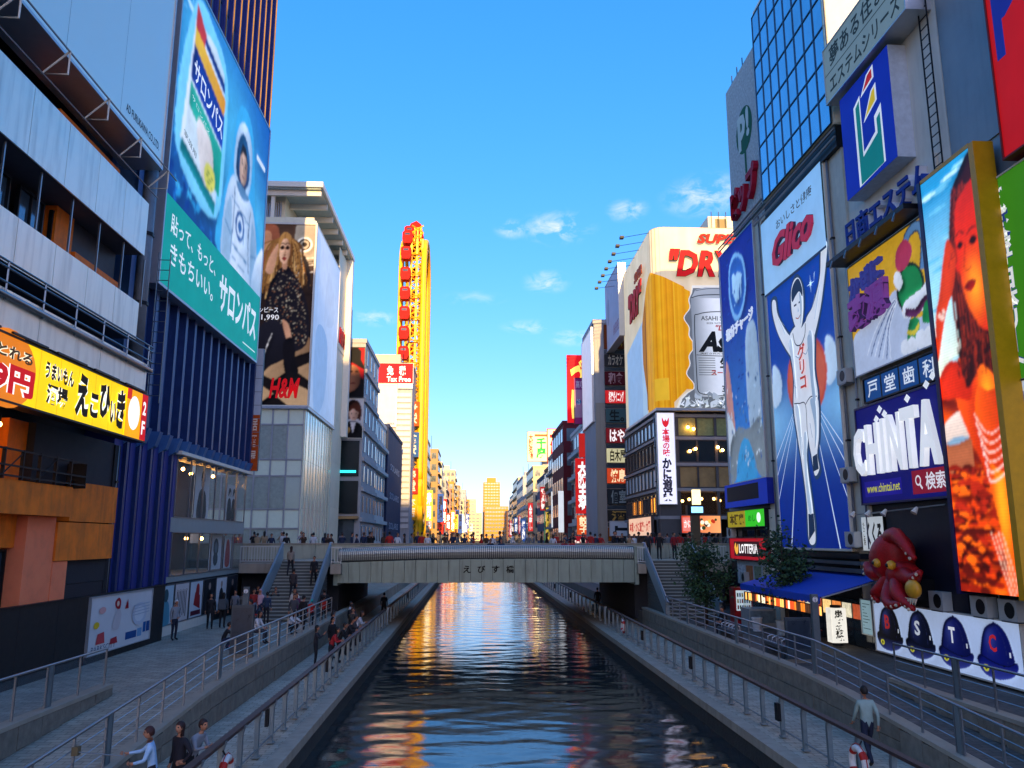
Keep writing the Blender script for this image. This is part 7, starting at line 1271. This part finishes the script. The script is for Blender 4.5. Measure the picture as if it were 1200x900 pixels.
pipe([(RX-.2, 34.1, 5.6), (RX-.2, 34.1, 24)], .06, 'thin pipe running up the pale column right of the runner'); pipe([(RX-.2, 33.0, 5.6), (RX-.2, 33.0, 18)], .045, 'thin cable duct on the pale column beside the signs'); pipe([(LX+.25, 33.25, 3.9), (LX+.25, 33.25, 9.7)], .07, 'drain pipe at the edge of the orange wall'); pipe([(16.2, 71.2, 5), (16.2, 71.2, 17)], .07, 'drain pipe on the canal corner of the crab restaurant'); pipe([(RX-.35, 42.65, 5.5), (RX-.35, 42.65, 24)], .05, 'thin pipe beside the louvred shaft')
for i in range(7):
    x, y = 15.6 - .55*(i % 2), 37.2 + .62*(i//2); z = ZP; o = (x, y, z); r = empty('stool', o, 'small dark stool under the blue awning, %s from the right' % ORD[i], 'stool', 'stools under the awning'); MB(o).tube([(x, y, z + .42), (x, y, z + .46)], .17, 12).build('seat', mat('stool_red', '#7a1a16', .5), r)
    for a in (.8, 2.4, 3.9, 5.5): MB(o).tube([(x + .1*math.cos(a), y + .1*math.sin(a), z + .42), (x + .16*math.cos(a), y + .16*math.sin(a), z)], .014, 5).build('leg', DARKM, r)
sh = empty('shop_interior_front', (RX - .1, 37, ZP), 'dim shop front with lit shelves behind the blue awning', 'shop'); 
for i in range(6): part('door_panel', sh, mat('shop_dark_glass', '#182430', .1, 0, var=.3), 'R', RX, 32.0 + i*1.55, 33.5 + i*1.55, ZP + .05, 3.5, .06, .12)
for i in range(9): part('lit_menu', sh, mat('lit_menu_%d' % (i % 4), ('#c8763a', '#d8b070', '#8a3a20', '#b0a890')[i % 4], .5, emit=.35, var=.5, scale=6), 'R', RX, 32.2 + i*1.0, 33.0 + i*1.0, 2.7, 3.3, .13, .16)
# ================================================================== PEOPLE
# skeleton: joints with radii; skinned and subdivided into one continuous body, then head and fingers are added to the same mesh
BASE = dict(pel=(0,0,.93), spi=(0,.01,1.12), che=(0,0,1.32), nek=(0,.0,1.46), hd=(0,-.01,1.54),
    sL=(-.17,0,1.40), eL=(-.23,.03,1.14), wL=(-.24,-.03,.90), hL=(-.24,-.06,.80), sR=(.17,0,1.40), eR=(.23,.03,1.14), wR=(.24,-.03,.90), hR=(.24,-.06,.80),
    pL=(-.09,0,.88), kL=(-.10,-.02,.49), aL=(-.10,.02,.09), tL=(-.11,-.15,.04), pR=(.09,0,.88), kR=(.10,-.02,.49), aR=(.10,.02,.09), tR=(.11,-.15,.04))
RAD = dict(pel=(.15,.11), spi=(.14,.10), che=(.165,.11), nek=(.055,.055), hd=(.055,.055), sL=(.07,.07), eL=(.045,.045), wL=(.033,.03), hL=(.035,.022), pL=(.095,.095), kL=(.06,.06), aL=(.042,.045), tL=(.045,.03))
for k_ in ('s', 'e', 'w', 'h', 'p', 'k', 'a', 't'): RAD[k_ + 'R'] = RAD[k_ + 'L']
EDG = [('pel','spi',1), ('spi','che',1), ('che','nek',1), ('nek','hd',0), ('che','sL',1), ('sL','eL',1), ('eL','wL',1), ('wL','hL',0), ('che','sR',1), ('sR','eR',1), ('eR','wR',1), ('wR','hR',0), ('pel','pL',2), ('pL','kL',2), ('kL','aL',2), ('aL','tL',3), ('pel','pR',2), ('pR','kR',2), ('kR','aR',2), ('aR','tR',3)]
POSES = {
 'stand': {},
 'hip': dict(eR=(.32,.06,1.16), wR=(.2,-.04,.98), hR=(.14,-.08,.96), kL=(-.12,-.05,.49), aL=(-.14,-.04,.09), tL=(-.17,-.2,.04)),
 'walk': dict(kL=(-.10,-.16,.50), aL=(-.10,-.24,.10), tL=(-.11,-.41,.07), kR=(.10,.10,.48), aR=(.10,.32,.14), tR=(.10,.19,.05), eL=(-.22,.14,1.15), wL=(-.22,.12,.90), hL=(-.22,.09,.81), eR=(.22,-.08,1.15), wR=(.22,-.22,.95), hR=(.22,-.29,.88)),
 'lean': dict(spi=(0,-.06,1.10), che=(0,-.16,1.27), nek=(0,-.22,1.40), hd=(0,-.25,1.47), sL=(-.17,-.17,1.33), eL=(-.21,-.26,1.10), wL=(-.12,-.42,1.14), hL=(-.05,-.48,1.15), sR=(.17,-.17,1.33), eR=(.21,-.26,1.10), wR=(.12,-.42,1.14), hR=(.05,-.48,1.15), kR=(.10,-.08,.49)),
 'photo': dict(eL=(-.24,-.16,1.22), wL=(-.12,-.32,1.36), hL=(-.07,-.37,1.43), eR=(.24,-.16,1.22), wR=(.12,-.32,1.36), hR=(.07,-.37,1.43)),
 'reach': dict(spi=(0,-.03,1.11), che=(0,-.08,1.30), nek=(0,-.10,1.44), hd=(0,-.12,1.52), sL=(-.17,-.08,1.38), eL=(-.25,-.26,1.22), wL=(-.24,-.50,1.20), hL=(-.23,-.60,1.21), sR=(.17,-.08,1.38), eR=(.24,-.16,1.14), wR=(.16,-.36,1.08), hR=(.12,-.44,1.08)),
 'sit': dict(pel=(0,.0,.52), spi=(0,-.03,.70), che=(0,-.10,.90), nek=(0,-.14,1.03), hd=(0,-.17,1.11), sL=(-.17,-.11,.97), eL=(-.22,-.22,.74), wL=(-.13,-.42,.66), hL=(-.08,-.48,.64), sR=(.17,-.11,.97), eR=(.22,-.22,.74), wR=(.13,-.42,.66), hR=(.08,-.48,.64), pL=(-.09,-.05,.52), kL=(-.12,-.46,.52), aL=(-.12,-.44,.09), tL=(-.13,-.6,.04), pR=(.09,-.05,.52), kR=(.12,-.46,.52), aR=(.12,-.44,.09), tR=(.13,-.6,.04)),
 'crouch': dict(pel=(0,.12,.34), spi=(0,.05,.50), che=(0,-.06,.68), nek=(0,-.12,.81), hd=(0,-.16,.88), sL=(-.16,-.07,.76), eL=(-.22,-.30,.62), wL=(-.16,-.50,.58), hL=(-.12,-.58,.56), sR=(.16,-.07,.76), eR=(.22,-.30,.62), wR=(.16,-.50,.58), hR=(.12,-.58,.56), pL=(-.10,.08,.32), kL=(-.16,-.30,.46), aL=(-.14,-.06,.10), tL=(-.16,-.24,.04), pR=(.10,.08,.32), kR=(.16,-.30,.46), aR=(.14,-.06,.10), tR=(.16,-.24,.04)),
}
def head_geo(c, tilt=(0, 0)):
    vs = []; fs = []; mi = []; nu, nv = 16, 12
    for j in range(nv + 1):
        ph = math.pi*j/nv; z = math.cos(ph)
        for i in range(nu):
            a = 2*math.pi*i/nu; s_ = math.sin(ph); x = .076*s_*math.sin(a); y = -.096*s_*math.cos(a)
            if z < -.1: x *= 1 + .28*(z + .1); y = y*(1 + .12*(z + .1)) - .012*(-z)
            f = max(0, math.cos(a))
            if f > .93 and -.35 < z < .12: y -= .024*(1 - abs(z + .18)/.3)        # nose
            if abs(abs(math.sin(a)) - 1) < .02 and -.3 < z < .2: x *= 1.16               # ears
            if .6 < f < .97 and .0 < z < .22: y += .008                                 # eye sockets
            vs.append((c[0] + x, c[1] + y, c[2] + .118*z))
    for j in range(nv):
        for i in range(nu):
            fs.append((j*nu+i, j*nu+(i+1) % nu, (j+1)*nu+(i+1) % nu, (j+1)*nu+i)); zc = math.cos(math.pi*(j+.5)/nv); a = 2*math.pi*(i+.5)/nu; f = math.cos(a)
            mi.append(4 if (.75 < f < .96 and .02 < zc < .2) else (5 if (f > .9 and -.62 < zc < -.45) else 0))
    return vs, fs, mi
def body_mesh(pose):
    J = dict(BASE); J.update(POSES[pose]); names = list(J); idx = {n: i for i, n in enumerate(names)}
    me = bpy.data.meshes.new('skeleton'); me.from_pydata([J[n] for n in names], [(idx[a], idx[b]) for a, b, _ in EDG], [])
    o = bpy.data.objects.new('skeleton', me); TSC.collection.objects.link(o); sk = o.modifiers.new('skin', 'SKIN'); sk.use_smooth_shade = True
    for n in names: d = me.skin_vertices[0].data[idx[n]]; d.radius = RAD[n]; d.use_root = n == 'pel'
    sb = o.modifiers.new('sub', 'SUBSURF'); sb.levels = 1
    with bpy.context.temp_override(scene=TSC, view_layer=TSC.view_layers[0]): dg = bpy.context.evaluated_depsgraph_get()
    ev = o.evaluated_get(dg); m = ev.to_mesh(); V = [tuple(v.co) for v in m.vertices]; F = [tuple(p.vertices) for p in m.polygons]; ev.to_mesh_clear(); bpy.data.objects.remove(o)
    seg = [(np.array(J[a]), np.array(J[b]), k) for a, b, k in EDG]; MI = []
    for f in F:
        c = np.mean([V[i] for i in f], 0); best = (9, 0)
        for a, b, k in seg:
            t = np.clip(np.dot(c-a, b-a)/np.dot(b-a, b-a), 0, 1); dd = np.linalg.norm(c - a - t*(b-a)); best = min(best, (dd, k))
        MI.append(best[1])
    hv, hf, hm = head_geo((J['hd'][0], J['hd'][1] - .015, J['hd'][2] + .105)); b = len(V); V += hv; F += [tuple(i + b for i in f) for f in hf]; MI += hm
    for s in 'LR':       # fingers: four of unequal length, bent, and a thumb from the side of the palm
        w, h = Vector(J['w' + s]), Vector(J['h' + s]); d = (h - w).normalized(); side = d.cross(Vector((0, 1, 0) if abs(d.y) < .8 else (1, 0, 0))).normalized(); nrm = d.cross(side)
        for k, L in enumerate((.062, .074, .070, .055, .05)):
            mb = MB()
            if k < 4: p0 = h + side*((k - 1.5)*.019) + d*.012; mb.tube([p0, p0 + d*L*.55 + nrm*.004, p0 + d*L*.9 + nrm*.02], [.010, .009, .006], 5)
            else: p0 = w + d*.035 + side*-.028; mb.tube([p0, p0 + d*.025 - side*.024, p0 + d*.055 - side*.028], [.011, .010, .007], 5)
            b = len(V); V += mb.v; F += [tuple(i + b for i in f) for f in mb.f]; MI += [0]*len(mb.f)
    me = bpy.data.meshes.new('person'); me.from_pydata(V, [], F); me.polygons.foreach_set('use_smooth', [True]*len(F)); me.polygons.foreach_set('material_index', MI)
    for k in range(6): me.materials.append(None)
    me.update(); return me, J['hd']
def hair_mesh(kind):
    m = MB(); nu, nv = 16, 10; vs = []; fs = []
    for j in range(nv + 1):
        ph = math.pi*j/nv; z = math.cos(ph)
        for i in range(nu):
            a = 2*math.pi*i/nu; s_ = math.sin(ph); f = math.cos(a); x = .088*s_*math.sin(a); y = -.108*s_*f + .008; zz = .125*z
            lim = .42 if f > .45 else (-.15 if f > -.2 else (-.55 if kind == 'short' else -1))
            if z < lim: zz = .125*lim; x *= .97; y *= .97
            if kind == 'long' and f < .3 and z < -.2: zz = -.02 - .26*min(1, (-.2 - z)/.8); x = .085*math.sin(a)*(1 - .25*(-z-.2)); y = -.1*f*.9 + .01
            vs.append((x, y, zz))
    for j in range(nv):
        for i in range(nu): fs.append((j*nu+i, j*nu+(i+1) % nu, (j+1)*nu+(i+1) % nu, (j+1)*nu+i))
    m.add(vs, fs); return m.mesh('hair', None, smooth=True)
BODY = {}; HAIR = {}
def hexm(pre, c, rough=.8): return mat('%s_%s' % (pre, c.strip('#')), c, rough, 0, var=.12, scale=8, bump=.15)
SKIN = mat('skin', '#b07a5c', .55, 0, var=.08, scale=10); EYE = mat('eye_dark', '#1c1412', .3); LIP = mat('lip', '#8a4a40', .5)
def person(x, y, z, rz, pose, top, trou, label, hair='#17120f', hk='short', sc=1., shoe='#1c1c20', group=None, hat=None):
    if pose not in BODY: BODY[pose] = body_mesh(pose)
    me, hd = BODY[pose]; o = obj('person', me); o.location = (x, y, z); o.rotation_euler = (0, 0, R_(rz)); o.scale = (sc,)*3; tag(o, label, 'person', group)
    ms = [SKIN, hexm('cloth', top), hexm('cloth', trou), hexm('shoe', shoe), EYE, LIP]
    for i, m in enumerate(ms): o.material_slots[i].link = 'OBJECT'; o.material_slots[i].material = m
    if hk not in HAIR: HAIR[hk] = hair_mesh(hk); HAIR[hk].materials.append(None)
    h = obj('hair' if hat is None else 'cap', HAIR[hk], o); h.location = (hd[0], hd[1] - .012, hd[2] + .115); h.material_slots[0].link = 'OBJECT'; h.material_slots[0].material = hexm('hair', hat or hair, .6)
    return o
# left promenade and walkway (rz: 0 faces the viewer, 180 walks away)
person(-13.35, 38.6, ZP, 60, 'hip', '#8a9094', '#1c2436', 'man in grey shirt and white cap beside the mall poster', hat='#d8d4cc')
person(-13.2, 43.2, ZP, 20, 'stand', '#1a1a1e', '#15161a', 'person in black by the poster windows, left of the backpacker'); bp = person(-12.7, 43.6, ZP, 185, 'stand', '#3c4248', '#17181c', 'backpacker seen from behind at the poster windows', hk='long')
MB().box(-.18, .18, .10, .30, .95, 1.45).build('backpack', hexm('cloth', '#4a5258'), bp)
person(-12.2, 45.6, ZP, 10, 'walk', '#5c5f5c', '#20242c', 'person in grey jacket walking towards the viewer'); person(-11.6, 46.6, ZP, 0, 'walk', '#c9a8b4', '#23304c', 'person with pale pink hood and jeans', hk='long', hair='#c99aa8')
person(-12.6, 50., ZP, 30, 'stand', '#17181c', '#17181c', 'person in black behind the left promenade post, first from the left'); person(-12.0, 49.6, ZP, -10, 'stand', '#2a2f3a', '#1a1c22', 'person in dark jacket below the white fence'); person(-11.95, 48.0, ZP, 200, 'stand', '#141518', '#141518', 'person all in black seen from behind near the stairs')
person(-10.6, 40.6, ZP, 100, 'reach', '#b8241c', '#2a2c34', 'child in red jumper stretching out an arm', sc=.78)
person(-10.1, 35.2, ZP, 110, 'crouch', '#1c1e24', '#23304c', 'person in dark top crouching by the wall railing'); person(-8.6, 40.8, ZP, 60, 'crouch', '#d8dadb', '#23262e', 'person in white top crouching on the ramp', hk='long')
person(-8.9, 42.6, ZP, 20, 'walk', '#4a4c50', '#8a7a6c', 'bare legged person walking past the crouching one', hk='long'); person(-8.25, 43.8, ZP, 180, 'stand', '#c0241e', '#1c1e26', 'child in red coat and turquoise hat', sc=.8, hat='#2aa89c'); person(-7.9, 45.4, ZP, 170, 'walk', '#b02a22', '#1a1c22', 'child in dark red coat behind the turquoise hat', sc=.85)
person(-10.2, 48.3, ZP + 1.05, 180, 'walk', '#3a3436', '#1c1e24', 'person climbing the left stairs'); person(-8.1, 46.6, ZP, 200, 'stand', '#15161a', '#15161a', 'dark figure at the foot of the left stairs')
person(-5.85, 35.6, ZQ, 90, 'lean', '#a8282c', '#1a1c24', 'person in red vest leaning on the left canal railing', hk='long'); person(-5.8, 37.4, ZQ, 90, 'lean', '#16171b', '#15161a', 'person in black leaning on the railing next to the red vest'); person(-5.8, 39.6, ZQ, 90, 'lean', '#1d1e24', '#15161a', 'person in black leaning, third along the left railing')
person(-6.2, 44.5, ZQ, 0, 'walk', '#3c3a34', '#2a2c30', 'person walking on the left lower walkway towards the bridge shadow'); person(-6.8, 41.6, ZQ, 90, 'stand', '#141518', '#141518', 'dark figure standing by the left retaining wall'); person(-7.0, 43.0, ZQ, 120, 'stand', '#c9cdd0', '#141518', 'person in white top by the left retaining wall'); person(-5.9, 57., ZQ, 180, 'walk', '#1c2028', '#1a1c22', 'person under the left side of the bridge')
# couple with a selfie stick at the lower left
g1 = person(-6.2, 17.35, ZQ, -75, 'reach', '#9cbfdc', '#20242e', 'woman in pale blue hoodie holding out a selfie stick', hair='#3a1c18', hk='short', sc=.96); person(-5.85, 17.75, ZQ, -35, 'hip', '#1c1a22', '#15161c', 'woman in black with patterned headband beside the selfie stick', hair='#2a1614', hk='long', sc=.95); person(-5.8, 18.35, ZQ, 70, 'lean', '#8a9098', '#1c1e26', 'person in grey sleeves behind the couple', hair='#2c1a16', hk='short', sc=.95)
st_ = empty('selfie_stick', (-6.75, 17.3, 1.9), 'thin selfie stick with phone held over the left walkway', 'selfie stick'); MB((-6.75, 17.3, 1.9)).tube([(-6.78, 17.2, 1.86), (-7.5, 16.95, 2.0)], .012, 5).build('rod', STEEL, st_); MB((-6.75, 17.3, 1.9)).box(-7.6, -7.48, 16.9, 17.04, 1.94, 2.1).build('phone', mat('phone_case', '#6a5c40', .4), st_)
# right bank
person(9.55, 20.3, ZQ, 182, 'walk', '#8fa39a', '#1c2338', 'man in pale grey green shirt walking away on the right walkway', sc=1.02, shoe='#3a2c24')
person(12.0, 39.2, ZP, -60, 'sit', '#1a1b20', '#23262e', 'person in black sitting by the granite bench'); person(9.4, 62, ZQ, 180, 'walk', '#1c1f26', '#1a1c22', 'person walking under the right side of the bridge')
person(12.2, 53.4, ZS, 0, 'stand', '#17191e', '#17191e', 'person in black at the top of the right stairs'); person(13.3, 53.8, ZS, 20, 'stand', '#8a1c22', '#1a1c22', 'person in dark red at the top of the right stairs'); person(11.6, 53.9, ZS, 180, 'stand', '#22242a', '#17191e', 'person behind the right end of the ribbed balustrade')
# crowd crossing the bridge: heads over the parapet
rp = random.Random(31); CL = {'black': '#17181c', 'navy': '#1f2a44', 'grey': '#6a6e72', 'white': '#c9cacc', 'red': '#a8241f', 'beige': '#a08a6a', 'brown': '#4a3426'}
CN = {k: -1 for k in CL}
for i in range(86):
    x = -17.5 + 36*((i + rp.random()*.8)/86); y = YB + 4.7 + rp.random()*3.5; c = rp.choice(list(CL)); c = c if CN[c] < 19 else 'black'; CN[c] += 1; face_ = rp.choice((0, 180, 90, -90, 30, 200))
    person(x, y, ZS, face_, rp.choice(('stand', 'walk', 'walk', 'photo')), CL[c], '#1c1e24', 'pedestrian in %s on the bridge, %s %s one from the left' % (c, ORD[CN[c]], c), hair=rp.choice(('#17120f', '#17120f', '#3a2216', '#24190f')), hk=rp.choice(('short', 'short', 'long')), sc=rp.uniform(.94, 1.06), group='pedestrians crossing the bridge')
for x, c in ((1.2, '#17181c'), (1.9, '#1f2a44'), (6.0, '#8a1c1c'), (6.5, '#a8241f')): person(x, YB + 1.4, 4.35, 0, 'lean', c, '#1c1e24', 'person leaning behind the ribbed balustrade, %s' % {1.2: 'in black', 1.9: 'in navy', 6.0: 'in dark red', 6.5: 'in bright red'}[x])

# more of the crowd on the left promenade and at the foot of the stairs
for i, (x, y, z, rz, ps, t_, b_, lb, hk) in enumerate((
    (-13.0, 46.8, ZP, 15, 'walk', '#7a7c80', '#22262e', 'person in mid grey jumper beside the black poster window', 'short'), (-12.9, 48.6, ZP, 190, 'stand', '#1a1c20', '#191a1e', 'person in black looking into the last poster window', 'long'),
    (-11.3, 48.9, ZP, 0, 'photo', '#20232a', '#1a1c22', 'person in charcoal taking a photo left of the stairs', 'short'), (-11.9, 46.4, ZP, 40, 'stand', '#8f2420', '#1c2030', 'person in brick red top left of the stairs', 'short'),
    (-9.6, 46.0, ZP, 10, 'walk', '#d4d4d0', '#2a2c34', 'person in white shirt at the foot of the left stairs', 'long'), (-10.9, 45.3, ZP, 170, 'stand', '#2a3c58', '#1c1e26', 'person in blue jacket facing the left stairs', 'short'),
    (-9.3, 49.6, ZP + 1.75, 0, 'walk', '#1c1e24', '#15161a', 'person in black coming down the left stairs', 'short'), (-10.9, 50.6, ZP + 2.28, 180, 'walk', '#8a8478', '#22242a', 'person in beige near the top of the left stairs', 'long'),
    (-9.9, 38.2, ZP, -60, 'stand', '#2a2c32', '#1c1e24', 'person in slate top standing beside the information post', 'short'), (-9.4, 37.2, ZP, 80, 'sit', '#c8cacb', '#3a3c44', 'person in white sitting by the wall railing', 'long'),
    (-9.2, 44.6, ZP, 30, 'stand', '#5a2a4c', '#20222a', 'person in plum jumper by the ramp railing', 'long'), (-8.3, 41.9, ZP, 150, 'stand', '#1b1c20', '#1b1c20', 'person in black next to the red coated children', 'short'),
    (-5.85, 41.2, ZQ, 90, 'lean', '#3a3c42', '#17181c', 'person in dark grey leaning, fourth along the left railing', 'short'), (-5.8, 42.9, ZQ, 90, 'lean', '#b9bcc0', '#1c1e24', 'person in pale grey leaning, fifth along the left railing', 'long'), (-6.3, 38.6, ZQ, 60, 'stand', '#14151a', '#14151a', 'person in black standing behind the leaning group', 'short'), (-6.6, 36.4, ZQ, 95, 'photo', '#24262e', '#1c1e24', 'person in dark coat taking a photo behind the red vest', 'long'),
    (-6.7, 47.5, ZQ, 180, 'walk', '#1d1f26', '#17181c', 'person in black walking into the left bridge shadow', 'short'), (-7.0, 49.0, ZQ, 90, 'stand', '#d0d2d2', '#20222a', 'person in white at the left bridge shadow', 'long'))):
    person(x, y, z, rz, ps, t_, b_, lb, hk=hk, hair=('#17120f', '#2c1a12', '#120e0c')[i % 3], sc=.96 + .02*(i % 5))
for x, y, c, lb in ((-10.0, 36.1, '#d23a7c', 'bright pink bag beside the crouching person'), (-9.75, 36.3, '#b0a890', 'beige shopping bag beside the pink bag'), (-8.35, 41.3, '#c9c4b4', 'pale shopping bag by the crouching person in white')):
    o = (x, y, ZP); b = empty('shopping_bag', o, lb, 'bag'); MB(o).add([(x-.16,y-.07,ZP),(x+.16,y-.07,ZP),(x+.16,y+.07,ZP),(x-.16,y+.07,ZP),(x-.18,y-.05,ZP+.4),(x+.18,y-.05,ZP+.4),(x+.18,y+.05,ZP+.4),(x-.18,y+.05,ZP+.4)], [(0,3,2,1),(0,1,5,4),(1,2,6,5),(2,3,7,6),(3,0,4,7)]).build('body', hexm('bag', c), b); MB(o).tube([(x-.08,y,ZP+.4),(x-.06,y,ZP+.53),(x+.06,y,ZP+.53),(x+.08,y,ZP+.4)], .012, 5).build('handle', DARKM, b)
bpy.data.scenes.remove(TSC)
